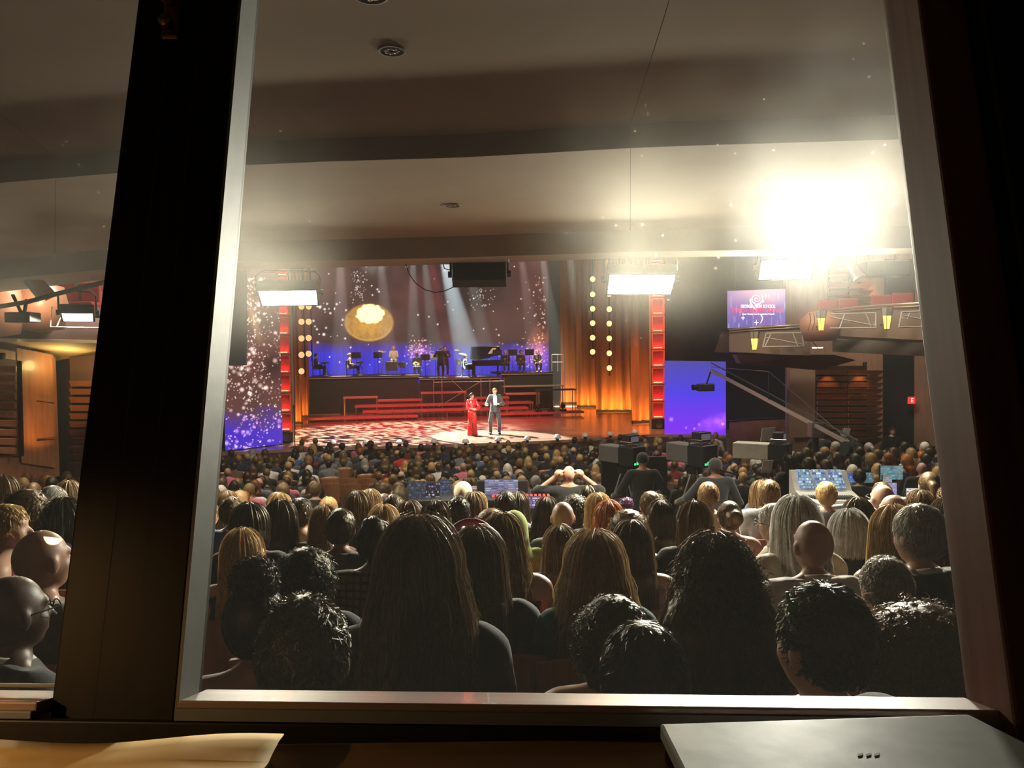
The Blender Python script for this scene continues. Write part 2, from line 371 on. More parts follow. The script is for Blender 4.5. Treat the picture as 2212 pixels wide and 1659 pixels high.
lipN = curve_px([(0, 603), (235, 581), (520, 568), (1000, 556), (1400, 543), (1980, 536)], Z3)
st2 = curve_px([(0, 395), (240, 375), (600, 352), (1007, 340), (1414, 317), (1980, 300)], Z2)
near = []
for p in st2:
    k = (p.y - 1.0) / max(p.y, .1); near.append(Vector((p.x * (1 - k) * 2.6 + p.x * .12, 1.0, Z1)))
ceiling = thing('ceiling', '', ''); del ceiling['label']; del ceiling['category']; ceiling['kind'] = 'structure'
def strip(name, A, Bv, m, i0=0, i1=None, thick=None, gap=0):
    i1 = len(A) - 1 if i1 is None else i1
    b = B(); v = A[i0:i1 + 1] + Bv[i0:i1 + 1]; n = i1 - i0 + 1
    v = [Vector(p) for p in v]
    if gap:
        for q in (0, n): 
            v[q] = v[q].lerp(v[q + 1], gap); v[q + n - 1] = v[q + n - 1].lerp(v[q + n - 2], gap)
    f = [(i, i + 1, n + i + 1, n + i) for i in range(n - 1)]
    b.add(v, f); o = b.obj(name, m, ceiling)
    if thick:
        md = o.modifiers.new('t', 'SOLIDIFY'); md.thickness = thick; md.offset = 1
    return o
def zz(L, z): return [Vector((p.x, p.y, z)) for p in L]
iS = xs.index(1362); iT = xs.index(700)
for a, c in ((0, 3), (3, iS), (iS, len(xs) - 1)): strip('ceiling_panel', near, zz(st2, Z1), ceil_m, a, c, None, .004)
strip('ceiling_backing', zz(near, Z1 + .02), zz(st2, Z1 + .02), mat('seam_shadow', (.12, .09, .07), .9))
strip('riser_panel', zz(st2, Z1 + .02), st2, ceil_d)
for a, c in ((0, 3), (3, 6), (6, iS), (iS, len(xs) - 1)): strip('ceiling_panel', st2, zz(lipN, Z2), ceil_m, a, c, None, .004)
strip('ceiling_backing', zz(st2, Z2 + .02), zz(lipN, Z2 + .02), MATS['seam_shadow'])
strip('riser_panel', zz(lipN, Z2 + .02), lipN, ceil_d)
strip('lip_panel', lipN, lipF, lip_m)
strip('balcony_front', lipF, zz(lipF, Z3 + 1.1), lip_m)
# recessed downlights (off) and sprinklers
can_m = mat('dark_can', (.05, .04, .03), .35, metal=.6)
for px_, py_, z, r, lab in ((800, -12, Z1, .06, 'partly seen round recessed downlight high in the soffit above the window'),
                       (846, 107, Z1, .055, 'round recessed downlight in the upper soffit step with faceted reflector'),
                       (977, 443, Z2, .062, 'round recessed downlight in the lower soffit step near its edge')):
    p = atz(px_, py_, z); t = thing('downlight', lab, 'ceiling light', p)
    B().lathe([(r * 1.12, -.001), (r * 1.12, -.008), (r * .95, -.010), (r * .93, -.001)], 28).obj('trim_ring', ceil_d, t, True)
    B().lathe([(r * .94, -.004), (r * .8, -.003), (0, -.0025)], 28).obj('reflector', can_m, t, True)
    b = B()
    for k in range(7): 
        a = k * 2 * PI / 7; b.ell((math.cos(a) * r * .45, math.sin(a) * r * .45, -.006), (r * .2, r * .2, .006), 8, 5)
    b.obj('lens_facet', mat('dull_lens', (.35, .3, .22), .25, spec=.7), t, True)
for px_, py_ in ((1098, 558), (200, 598)):
    p = atz(px_, py_, Z3); t = thing('sprinkler', 'small metal sprinkler head under the balcony lip' if px_ > 600 else 'small metal sprinkler under the lip at the far left pane', 'sprinkler', p)
    B().cyl((0, 0, 0), (0, 0, -.045), .009).obj('stem', STEEL, t); B().cyl((0, 0, -.045), (0, 0, -.05), .028, 14).obj('deflector', STEEL, t)

# ------------------------------------------------------------------ raked floor of the stalls
C0 = SO + SV * 6.0; R0 = math.hypot(C0.x, C0.y)
_D = [.4, 1.4, 2.2, 3.4, 4.5, 6, 16.5, 24.5, 30]; _Z = [3.80, 3.70, 3.585, 3.375, 3.2, 2.945, 1.41, 1.27, 1.25]
def head_z(d): return float(np.interp(d, _D, _Z))
def floor_z(d): return head_z(d) - 1.25
ROWS = [1.4, 2.25, 3.1, 3.95, 4.8, 5.65]
while ROWS[-1] < 23.3: ROWS.append(ROWS[-1] + .9)
NR = len(ROWS)                              # row 0 is against the booth, the last one faces the stage
carpet = mat('dark_red_carpet', (.05, .012, .01), .95, var=.3, vscale=30, bump=.2, bscale=200)
b = B(); vs = []; fs = []; na = 48
prof = [(R0 - .5, floor_z(1.4))]
for i, d in enumerate(ROWS):
    Rk = R0 - d
    prof += [(Rk - .42, floor_z(d))] + ([(Rk - .42, floor_z(ROWS[i + 1]))] if i + 1 < NR else [(7.5, floor_z(d))])
for R_, z in prof:
    for k in range(na + 1):
        a = math.radians(-52 + 104 * k / na); vs.append((C0.x + R_ * math.sin(a), C0.y - R_ * math.cos(a), z))
fs = [(j * (na + 1) + k, j * (na + 1) + k + 1, (j + 1) * (na + 1) + k + 1, (j + 1) * (na + 1) + k) for j in range(len(prof) - 1) for k in range(na)]
b.add(vs, fs); struct(b.obj('floor', carpet))
def row_pos(d, X):
    "point on the row arc of distance d at sideways place X, and the heading to the stage"
    Rk = R0 - d; dx = X - C0.x; y = C0.y - math.sqrt(max(Rk * Rk - dx * dx, 1)); return Vector((X, y, floor_z(d))), math.atan2(-(C0.x - X) , C0.y - y)

# ------------------------------------------------------------------ side walls
wood_w = mat('cherry_wall_panel', (.30, .135, .07), .42, var=.18, vscale=3, grain=(4, 4, .5), coat=.15)
wood_t = mat('tan_wall_panel', (.36, .21, .15), .5, var=.12, vscale=3, grain=(4, 4, .5))
slat_m = mat('cherry_slat', (.33, .15, .085), .38, var=.15, vscale=4, grain=(.5, 5, 5), coat=.2)
dark_w = mat('dark_grey_drape', (.045, .045, .05), .9)
plum_m = mat('plum_paint', (.22, .13, .11), .6, var=.08, vscale=2)
cream_m = mat('cream_plaster', (.62, .50, .30), .8)
def slab(name, q, Y, m, thick=.12, parent=None):
    "upright slab whose corner pixels q stand at distance Y (one number or one per corner)"
    Ys = Y if hasattr(Y, '__len__') else [Y] * len(q)
    pts = [aty(x, y, yy) for (x, y), yy in zip(q, Ys)]
    return B().prism(pts[::-1], (0, thick, 0)).obj(name, m, parent)
def rect(x0, y0, x1, y1): return [(x0, y0), (x1, y0), (x1, y1), (x0, y1)]
def slats(parent, x0, x1, ys, Y, m, depth=.09, hgt=.55, dy=0, Y1=None):
    "one louvre board per pixel height in ys"
    for i, y in enumerate(ys):
        hpx = (ys[1] - ys[0]) * hgt; Yr = Y if Y1 is None else Y1
        a = aty(x0, y, Y); c = aty(x1, y + dy, Yr); a2 = aty(x0, y + hpx, Y); c2 = aty(x1, y + dy + hpx, Yr)
        f = Vector((0, -depth, 0))
        b = B(); b.add([a, c, c + f, a + f, a2, c2, c2 + f * .35, a2 + f * .35],
                       [(3, 2, 1, 0), (4, 5, 6, 7), (3, 7, 6, 2), (0, 3, 7, 4)[::-1], (1, 2, 6, 5)])
        b.obj('slat', m, parent)
# left wall, seen through the left pane
wl = slab('wall_left', [(-260, 715), (112, 772), (121, 1030), (-260, 1060)], [11, 14.5, 14.5, 11], wood_w); struct(wl)
slab('panel', [(36, 752), (112, 766), (119, 1010), (46, 1000)], [13.6, 14.4, 14.4, 13.6], wood_w, .05, wl)
B().bar(aty(80, 866, 13.95), aty(117, 871, 14.35), .012, .02).obj('panel_joint', BLACK, wl)
B().bar(aty(80, 951, 13.95), aty(118, 949, 14.35), .012, .02).obj('panel_joint', BLACK, wl)
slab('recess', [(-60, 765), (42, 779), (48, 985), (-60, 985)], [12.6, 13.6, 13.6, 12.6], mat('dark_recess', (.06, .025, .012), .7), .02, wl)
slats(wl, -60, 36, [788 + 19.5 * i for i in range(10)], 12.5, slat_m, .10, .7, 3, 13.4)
slab('door_reveal', [(36, 780), (45, 780), (50, 985), (40, 985)], 13.38, DARK, .03, wl)
slab('wall_left_recess', rect(100, 768, 170, 1040), 15.6, dark_w); bpy.data.objects['wall_left_recess']['kind'] = 'structure'
w2 = slab('wall_left_far', [(150, 772), (330, 750), (330, 1040), (160, 1040)], 15.2, plum_m); struct(w2)
slats(w2, 155, 300, [822 + 17.6 * i for i in range(11)], 15.1, slat_m, .10, .72)
# left side gallery: sloping lit underside, curved front, upper wall
b = B().add([aty(-300, 725, 10.0), aty(320, 737, 13.5), aty(320, 742, 15.4), aty(120, 774, 15.3), aty(-300, 716, 12.6)], [(0, 1, 2, 3, 4)])
gu = b.obj('ceiling_gallery_left', cream_m); struct(gu); md = gu.modifiers.new('t', 'SOLIDIFY'); md.thickness = .05
gf = thing('side_gallery', 'plum curved side gallery front over the wood panelled wall, left pane', 'balcony', aty(60, 735, 11.5))
def wv(b, *pts): return b
b = B(); n = 14; v = []; f = []
for i in range(n + 1):
    t = i / n; x = -320 + 660 * t; Y = 10.0 + 3.4 * t
    for y in (736 + 0 * t, 700 - 4 * t, 688 - 6 * t): v.append(aty(x, y, Y + (.25 if y < 695 else 0)) - gf.location)
f = [(i * 3 + k, (i + 1) * 3 + k, (i + 1) * 3 + k + 1, i * 3 + k + 1) for i in range(n) for k in (0, 1)]
b.add(v, f); b.obj('front_panel', plum_m, gf, True)
B().tube([aty(-320 + 66 * i, 688 - .6 * i, 10.2 + .34 * i) - gf.location for i in range(11)], .03).obj('rail', BLACK, gf)
b = B().lathe([(.05, -.42), (.34, -.38), (.42, 0), (.36, .30), (.1, .36)], 20, aty(84, 660, 11.9) - gf.location); b.obj('end_pod', mat('orange_lit_pod', (.55, .26, .15), .4, coat=.2), gf, True)  # orange light on the end pods is put into their base colour
b = B().lathe([(.05, -.42), (.30, -.38), (.40, 0), (.34, .30), (.1, .36)], 20, aty(-8, 668, 11.4) - gf.location); b.obj('end_pod', MATS['orange_lit_pod'], gf, True)
sw = slab('wall_left_upper', [(-300, 500), (330, 500), (330, 705), (-300, 715)], [14, 16, 16, 14], wood_t); struct(sw)
for q in (rect(112, 612, 148, 636), rect(150, 600, 225, 630)): slab('panel', q, 14.6, plum_m if q[0][0] < 140 else mat('rose_panel', (.55, .26, .22), .6), .04, sw)
seat_red = mat('red_upholstery', (.42, .03, .03), .7, var=.15, vscale=40)
for i, (x, y) in enumerate(((108, 642), (158, 646), (194, 645))):
    t = thing('gallery_seat', 'red seat peeking over the side gallery front, left pane', 'seat', aty(x, y + 16, 13.4), 0, 'red seats in the left side gallery')
    B().rbox(-.2, .2, -.04, .04, 0, .42, .02).obj('backrest', seat_red, t); B().rbox(-.2, .2, -.3, .0, -.02, .06, .02).obj('cushion', seat_red, t)
# ceiling of the hall above and the far dark
hall_dark = mat('black_drape', (.016, .016, .018), .95, var=.2, vscale=5, grain=(5, 5, .3))
o = B().box(-22, 24, 8.6, 52, 13.4, 13.6).obj('ceiling_hall', mat('hall_ceiling_grey', (.05, .045, .04), .9)); struct(o)

# ------------------------------------------------------------------ right side of the hall
wr = slab('wall_right', [(1700, 480), (2080, 470), (2080, 1010), (1700, 1010)], [23.5, 21, 21, 23.5], wood_t, .15); struct(wr)
slab('panel', [(1706, 798), (1762, 795), (1762, 945), (1706, 945)], [23.2, 22.9, 22.9, 23.2], mat('tan_panel_light', (.42, .27, .20), .55), .05, wr)
slab('panel', [(1976, 745), (2048, 742), (2052, 965), (1976, 962)], [21.4, 20.9, 20.9, 21.4], wood_t, .05, wr)
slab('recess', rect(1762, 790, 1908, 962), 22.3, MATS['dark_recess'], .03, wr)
ysr = [800 + 13.2 * i for i in range(12)]
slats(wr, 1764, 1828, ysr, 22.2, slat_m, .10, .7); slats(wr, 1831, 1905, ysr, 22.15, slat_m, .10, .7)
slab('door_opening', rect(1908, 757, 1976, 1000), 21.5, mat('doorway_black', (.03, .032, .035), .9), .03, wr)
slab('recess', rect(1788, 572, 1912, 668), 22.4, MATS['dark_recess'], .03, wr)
ysu = [585 + 14 * i for i in range(6)]
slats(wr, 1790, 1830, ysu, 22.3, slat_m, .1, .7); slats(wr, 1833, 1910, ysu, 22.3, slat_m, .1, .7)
slab('panel', rect(1979, 560, 2002, 662), 21.0, mat('rose_panel_light', (.62, .33, .27), .6), .05, wr)
slab('panel', rect(1912, 560, 1976, 665), 21.3, dark_w, .05, wr)
# exit sign
ep = aty(1969, 865, 21.2); es = thing('exit_sign', 'red lit exit sign beside the dark doorway of the side wall', 'sign', ep)
B().rbox(-.09, .09, -.03, .05, -.10, .10, .01).obj('sign_box', mat('exit_red', (.3, .01, .01), .5, emit=(1, .03, .03), strength=1.1), es)
def text_mesh(body, size, name, m, parent, loc, rot=(PI / 2, 0, 0), ext=.002, bold=0., sx=0.):
    c = bpy.data.curves.new(name, 'FONT'); c.body = body; c.size = size; c.align_x = 'CENTER'; c.align_y = 'CENTER'; c.extrude = ext; c.offset = bold; c.resolution_u = 3
    t = bpy.data.objects.new('tmp', c); col.objects.link(t); dg = bpy.context.evaluated_depsgraph_get()
    me = bpy.data.meshes.new_from_object(t.evaluated_get(dg)); bpy.data.objects.remove(t); bpy.data.curves.remove(c)
    w_ = max(v.co.x for v in me.vertices) - min(v.co.x for v in me.vertices)
    me.materials.clear(); me.materials.append(m); o = bpy.data.objects.new(name, me); col.objects.link(o); o.parent = parent; o.location = loc; o.rotation_euler = rot; o.scale = (sx / w_ if sx else 1, 1, 1)
    return o
text_mesh('E', .17, 'letter', mat('exit_letter', (1, .8, .8), .5, emit=(1, .65, .6), strength=1.6), es, (0, -.034, 0))
# right boxes: lower box and upper side balcony with trellis and lanterns
bal_m = mat('balcony_front_taupe', (.25, .17, .13), .5, var=.1, vscale=2)
rail_m = mat('polished_rail', (.55, .42, .30), .22, metal=.5)
wire_m = mat('white_wire', (.75, .70, .62), .35, metal=.2)
def box_front(name, lab, top, bot, group=None):
    "top / bot: lists of (px, py, Y)"
    A = [aty(*p) for p in top]; C = [aty(*p) for p in bot]; o0 = C[0].copy()
    t = thing(name, lab, 'balcony', o0, 0, group); n = len(A)
    b = B(); v = [p - o0 for p in A] + [p - o0 for p in C] + [p - o0 + Vector((0, .8, 0)) for p in A] + [p - o0 + Vector((0, 1.6, 0)) for p in C]
    f = []
    for i in range(n - 1): f += [(n + i, n + i + 1, i + 1, i), (2 * n + i, 2 * n + i + 1, 3 * n + i + 1, 3 * n + i), (i, i + 1, 2 * n + i + 1, 2 * n + i), (3 * n + i, 3 * n + i + 1, n + i + 1, n + i)]
    b.add(v, f); b.obj('front_panel', bal_m, t)
    B().tube([p - o0 + Vector((0, 0, .05)) for p in A], .035, 8).obj('rail', rail_m, t, True)
    B().tube([p - o0 + Vector((0, -.04, -.02)) for p in A], .02, 6).obj('ledge', rail_m, t, True)
    return t, o0
def trellis(t, o0, segs, Y):
    b = B()
    for (x0, y0, x1, y1) in segs: b.cyl(aty(x0, y0, Y) - o0, aty(x1, y1, Y) - o0, .018, 6)
    b.obj('trellis', wire_m, t)
lb, o1 = box_front('side_box', 'low taupe theatre box with wire trellis front below the projection screen', [(1575, 716, 22), (1620, 712, 21.5), (1690, 708, 21), (1750, 704, 20.8)], [(1575, 760, 22), (1620, 762, 21.5), (1690, 766, 21), (1750, 768, 20.8)])
trellis(lb, o1, [(1655, 720, 1733, 719), (1655, 720, 1648, 749), (1648, 749, 1736, 748), (1733, 719, 1736, 748), (1654, 729, 1735, 744), (1712, 719, 1724, 748), (1666, 720, 1652, 749)], 20.6)
ub, o2 = box_front('side_balcony', 'upper taupe side balcony with orange-lit rounded end and wire trellis', [(1768, 676, 20), (1850, 668, 19), (1940, 662, 18), (2060, 656, 17)], [(1768, 724, 20), (1850, 728, 19), (1940, 732, 18), (2060, 738, 17)])
trellis(ub, o2, [(1795, 678, 1892, 676), (1794, 685, 1892, 704), (1892, 676, 1892, 708), (1793, 709, 1892, 708), (1825, 677, 1814, 709), (1870, 676, 1882, 708)], 18.2)
trellis(ub, o2, [(1948, 674, 2010, 672), (1948, 681, 2010, 694), (1948, 674, 1942, 707), (1942, 707, 2010, 705), (1966, 673, 1960, 690)], 17.0)
b = B().lathe([(.05, -.46), (.40, -.44), (.52, -.1), (.50, .12), (.30, .32), (0, .36)], 24, aty(1772, 700, 19.7) - o2); b.obj('end_pod', MATS['orange_lit_pod'], ub, True)
b = B()
for k in range(3): b.tube([aty(1748 + 9 * k + 3 * math.sin(q * .6), 676 + q * 5.4, 19.0) - o2 for q in range(8)], .012, 5)
b.obj('end_wire', mat('dark_wire', (.1, .05, .03), .5), ub)
# seats on the upper balcony
for i, (x0, y0, Y) in enumerate(((1788, 664, 20.5), (1833, 661, 20), (1904, 655, 19.2), (1950, 652, 18.6))):
    t = thing('balcony_seat', 'bright red seat rising over the upper side balcony rail', 'seat', aty(x0, y0 + 12, Y), 0, 'red seats on the right side balcony')
    B().rbox(-.26, .26, -.04, .05, 0, .36, .03).obj('backrest', seat_red, t); B().rbox(-.26, .26, -.40, -.02, -.02, .07, .03).obj('cushion', seat_red, t)
# lanterns
lan_m = mat('amber_glass', (.8, .4, .05), .4, emit=(1, .55, .08), strength=3.2)
lan_d = mat('pale_glass', (.5, .45, .35), .2)
for x, y, Y, h, lab in ((1630, 735, 21.0, .42, 'amber lantern on the low theatre box front'), (1774, 693, 19.2, .42, 'amber lantern beside the orange-lit rounded balcony end'), (1916, 690, 17.8, .44, 'amber lantern between the two trellises of the upper balcony')):
    t = thing('lantern', lab, 'lantern', aty(x, y + 20, Y - .25))
    B().lathe([(.06, 0), (.10, .30)], 6).obj('amber_glass', lan_m, t)
    B().lathe([(.105, .30), (.135, .50)], 6).obj('clear_glass', lan_d, t)
    b = B()
    for k in range(6):
        a = k * PI / 3; b.cyl((.062 * math.cos(a), .062 * math.sin(a), -.04), (.145 * math.cos(a), .145 * math.sin(a), .52), .007, 5)
    b.cyl((0, .05, .1), (0, .30, .1), .02); b.obj('bracket', STEEL, t)
# under the boxes: pale wall band, small fittings
slab('wall_right_band', [(1800, 734), (2050, 730), (2050, 772), (1800, 760)], [20.8, 18.5, 18.5, 20.8], mat('stone_band', (.34, .30, .24), .8), .05); bpy.data.objects['wall_right_band']['kind'] = 'structure'
slab('wall_right_soffit', [(1590, 766), (1800, 766), (1850, 778), (1770, 800), (1600, 785)], [21.6, 20.9, 20.9, 21.6, 21.8], plum_m, .4); bpy.data.objects['wall_right_soffit']['kind'] = 'structure'
t = thing('strip_light', 'short white twin strip light under the side boxes', 'light', aty(1766, 751, 20.3))
B().cyl((0, .0, 0), (0, .5, .25), .012, 6).obj('bracket', BLACK, t)
for k in (0, 1): B().rbox(-.14 + k * .16, -.02 + k * .16, -.03, .03, -.015, .015, .006).obj('tube', mat('strip_glow', (1, 1, .95), .5, emit=(1, .97, .9), strength=4), t)
# proscenium: black masking right and left of the stage opening
pr = slab('wall_proscenium_right', [(1437, 470), (1770, 470), (1770, 925), (1437, 935)], [31.2, 27, 27, 31.2], hall_dark, .2); struct(pr)
pl = slab('wall_proscenium_left', [(380, 480), (606, 480), (606, 955), (380, 985)], [25.6, 27.4, 27.4, 25.6], hall_dark, .2); struct(pl)
# brown curved pit wall right of the stage
b = B(); pts = [(1575, 912, 26.6), (1620, 908, 25.6), (1690, 905, 24.6), (1760, 903, 23.9), (1830, 901, 23.2)]
A = [aty(*p) for p in pts]; v = A + [Vector((p.x, p.y, -.2)) for p in A]; n = len(A)
b.add(v, [(n + i, n + i + 1, i + 1, i) for i in range(n - 1)]); o = b.obj('wall_pit', mat('pit_wall_wood', (.22, .085, .05), .4, var=.15, vscale=3)); struct(o)
md = o.modifiers.new('t', 'SOLIDIFY'); md.thickness = .1
B().tube([p + Vector((0, 0, .03)) for p in A], .04, 6).obj('rail', BLACK, o)
# sconce lamps that graze the slatted walls, assumed from the glints there
def sconce(px_, py_, Y, lab, e, tilt=.5):
    p = aty(px_, py_, Y); t = thing('wall_downlight', lab, 'light', p)
    B().lathe([(.05, 0), (.06, .10), (0, .11)], 14).obj('housing', BLACK, t, True)
    B().lathe([(.045, .005), (0, .006)], 14).obj('lens', mat('warm_lens', (1, .7, .4), .4, emit=(1, .6, .25), strength=12), t, True)
    lamp('SPOT', 'wall_downlight_lamp', p + Vector((0, 0, -.02)), p + Vector((0, tilt, -1.6)), e, (1, .45, .14), .05, spot=70, blend=.6)
sconce(1799, 790, 21.75, 'small downlight over the left half of the right slatted wall', 60)
sconce(1868, 790, 21.75, 'small downlight over the other half of the right slatted wall', 60)
sconce(1803, 566, 21.9, 'small downlight above the upper slatted wall by the dark box', 70)
sconce(1872, 574, 21.9, 'small downlight above the upper slatted wall beside the curtain', 70)
sconce(4, 776, 12.3, 'small downlight over the slatted panel of the left wall', 60)
lamp('SPOT', 'assumed_wall_uplight', aty(100, 1000, 13.4), aty(100, 880, 14.3), 60, (1, .42, .06), .08, spot=70, blend=.8)  # unseen lamp assumed from the orange light low on the wall
lamp('POINT', 'assumed_gallery_lamp', aty(140, 790, 14.2), aty(140, 700, 14.2), 18, (1, .70, .25), .1)  # unseen lamp assumed from the yellow light under the gallery
lamp('POINT', 'assumed_gallery_uplight', aty(90, 640, 11.2), aty(90, 600, 11.2), 20, (1, .75, .5), .1)  # unseen lamp assumed at the lit upper parts of the gallery

# ------------------------------------------------------------------ fixtures hung along the balcony edge
glow = mat('led_panel_glow', (1, 1, 1), .5, emit=(1, .94, .72), strength=480)
glow_hot = mat('led_panel_glow_hot', (1, 1, 1), .5, emit=(1, .96, .80), strength=1500)
fix_m = mat('fixture_black', (.03, .03, .03), .4, metal=.3)
def led_panel(px_, py_, Y, w, h, tilt, yaw, roll, lab, m, up=.32, lit=True, hang=.35):
    p = aty(px_, py_, Y); t = thing('led_panel_light', lab, 'stage light', p, 0)
    t.rotation_euler = (tilt, roll, yaw)         # face is local -Z, tipped towards the rear rows
    b = B().rbox(-w / 2 - .025, w / 2 + .025, -h / 2 - .025, h / 2 + .025, .015, .11, .012)
    b.box(-w / 2 - .025, -w / 2, -h / 2 - .025, h / 2 + .025, -.02, .03).box(w / 2, w / 2 + .025, -h / 2 - .025, h / 2 + .025, -.02, .03)
    b.box(-w / 2, w / 2, -h / 2 - .025, -h / 2, -.02, .03).box(-w / 2, w / 2, h / 2, h / 2 + .025, -.02, .03); b.obj('housing', fix_m, t)
    B().quad((-w / 2, -h / 2, .012), (-w / 2, h / 2, .012), (w / 2, h / 2, .012), (w / 2, -h / 2, .012)).obj('lamp_face', m if lit else BLACK, t)
    y0 = t.rotation_euler.to_matrix().inverted() @ Vector((0, 0, 1))
    c0 = Vector((0, 0, .05)); W2 = w / 2 + .045; pts = []
    s_ = y0 * up
    pts = [c0 + Vector((-W2, 0, 0)), c0 + Vector((-W2, 0, 0)) + s_ * .8, c0 + Vector((-W2 + .06, 0, 0)) + s_, c0 + Vector((W2 - .06, 0, 0)) + s_, c0 + Vector((W2, 0, 0)) + s_ * .8, c0 + Vector((W2, 0, 0))]
    B().tube(pts, .013, 8).obj('yoke', BLACK, t, True)
    B().lathe([(.035, -.02), (.035, .02)], 12, c0 + Vector((W2 + .01, 0, 0)), (1, 0, 0)).obj('knob', BLACK, t); B().lathe([(.035, -.02), (.035, .02)], 12, c0 - Vector((W2 + .01, 0, 0)), (1, 0, 0)).obj('knob', BLACK, t)
    B().cyl(c0 + s_, c0 + s_ + y0 * hang, .016).obj('clamp', STEEL, t)
    return t
R = math.radians
led_panel(624, 641, 8.6, .62, .34, R(-24), R(12), R(-1), 'lit square panel light with arched yoke hung left of the stage opening', glow, .25)
led_panel(1384, 612, 8.0, .68, .34, R(-31), R(-3), R(1), 'lit panel light in tall yoke hung before the red right tower', glow, .26)
led_panel(1036, 598, 8.25, .54, .20, R(60), R(0), R(0), 'dark unlit panel light hung over the middle of the stage view', glow, .16, False)
led_panel(1698, 580, 8.4, .56, .27, R(-44), R(-8), 0, 'dazzling white light aimed at the booth beside the projection screen', glow_hot, .25, True, .75)
led_panel(168, 683, 9.8, .34, .30, R(-16), R(28), 0, 'lit panel light on the pipe outside the left pane', glow, .28)
o = B().tube([p + Vector((0, .45, .42)) for p in lipF], .03, 8).obj('lighting_pipe', BLACK); tag(o, 'black lighting pipe bracketed to the balcony front above the panel lights', 'pipe')
for p in lipF[2::2]: B().bar(p + Vector((0, -.02, .42)), p + Vector((0, .46, .42)), .04).obj('bracket', BLACK, o)
# cable loop by the unlit panel
o = B().tube([aty(x, y, 8.3) for x, y in ((876, 570), (884, 592), (898, 612), (918, 626), (940, 632), (962, 628), (984, 618))], .006, 6).obj('cable', BLACK, smooth=True)
tag(o, 'black cable drooping beside the unlit panel light', 'cable')
o = B().tube([aty(x, y, 8.3) for x, y in ((957, 568), (960, 580), (970, 583), (980, 576), (984, 566))], .006, 6).obj('cable', BLACK, smooth=True)
tag(o, 'small cable loop tied above the unlit panel light', 'cable')
# pipe, loudspeaker and wire guard in the left pane
o = B().tube([aty(-60, 672, 9.6), aty(60, 652, 9.4), aty(118, 636, 9.3), aty(240, 606, 9.1)], .03, 8).obj('lighting_pipe', BLACK, smooth=True); tag(o, 'black lighting pipe under the balcony lip in the left pane', 'pipe')
t = thing('loudspeaker', 'small black loudspeaker hung from a bracket in the left pane', 'speaker', aty(50, 697, 9.5))
B().rbox(-.16, .16, -.12, .12, 0, .13, .012).obj('cabinet', BLACK, t); B().bar((-.02, 0, .13), (-.12, 0, .36), .03).obj('bracket', BLACK, t); B().bar((.02, 0, .13), (.06, 0, .30), .03).obj('bracket', BLACK, t)
t = thing('wire_guard', 'thin pale wire guard frame beside the left pane panel light', 'wire frame', aty(112, 706, 9.7)); o0 = t.location
B().tube([aty(x, y, 9.7) - o0 for x, y in ((113, 662), (109, 706), (216, 708))], .007, 5).obj('wire', wire_m, t); B().cyl(aty(122, 706, 9.7) - o0, aty(132, 682, 9.7) - o0, .007, 5).obj('wire', wire_m, t)
# moving-head lamps on the pipe, left pane
for px_, py_, colr in ((78, 628, (.75, .7, .6)), (95, 626, (.8, .5, .05))):
    t = thing('stage_lantern', ('white' if px_ < 90 else 'yellow') + ' banded stage lantern clamped on the pipe in the left pane', 'stage light', aty(px_, py_, 9.5))
    B().lathe([(0, -.16), (.06, -.15), (.07, .1), (.09, .14)], 14, (0, 0, .02), (.5, .3, -.8)).obj('barrel', mat('lantern_%d' % px_, colr, .4), t, True); B().cyl((0, 0, .02), (0, 0, .14), .012).obj('clamp', STEEL, t)
# right: dark equipment hanging past the hot light
t = thing('loudspeaker', 'black loudspeaker cluster hung under the balcony before the upper slatted wall', 'speaker', aty(1905, 598, 11))
B().rbox(-.32, .32, -.2, .2, 0, .22, .02).obj('cabinet', BLACK, t); B().bar((-.2, 0, .2), (-.2, 0, .5), .03).obj('bracket', BLACK, t); B().bar((.2, 0, .2), (.2, 0, .5), .03).obj('bracket', BLACK, t)
t = thing('stage_lantern', 'grey stage lantern hanging beside the dazzling light', 'stage light', (lambda p: aty(1845, 585, p.y + .45))(lipF[xs.index(1700)].lerp(lipF[xs.index(1980)], .52)))
B().lathe([(0, -.14), (.05, -.13), (.06, .08), (.08, .12)], 14, (0, 0, 0), (.3, -.4, -.8)).obj('barrel', mat('lantern_grey', (.45, .45, .42), .35, metal=.5), t, True); B().cyl((0, 0, .02), (0, 0, .75), .03).obj('clamp', STEEL, t)
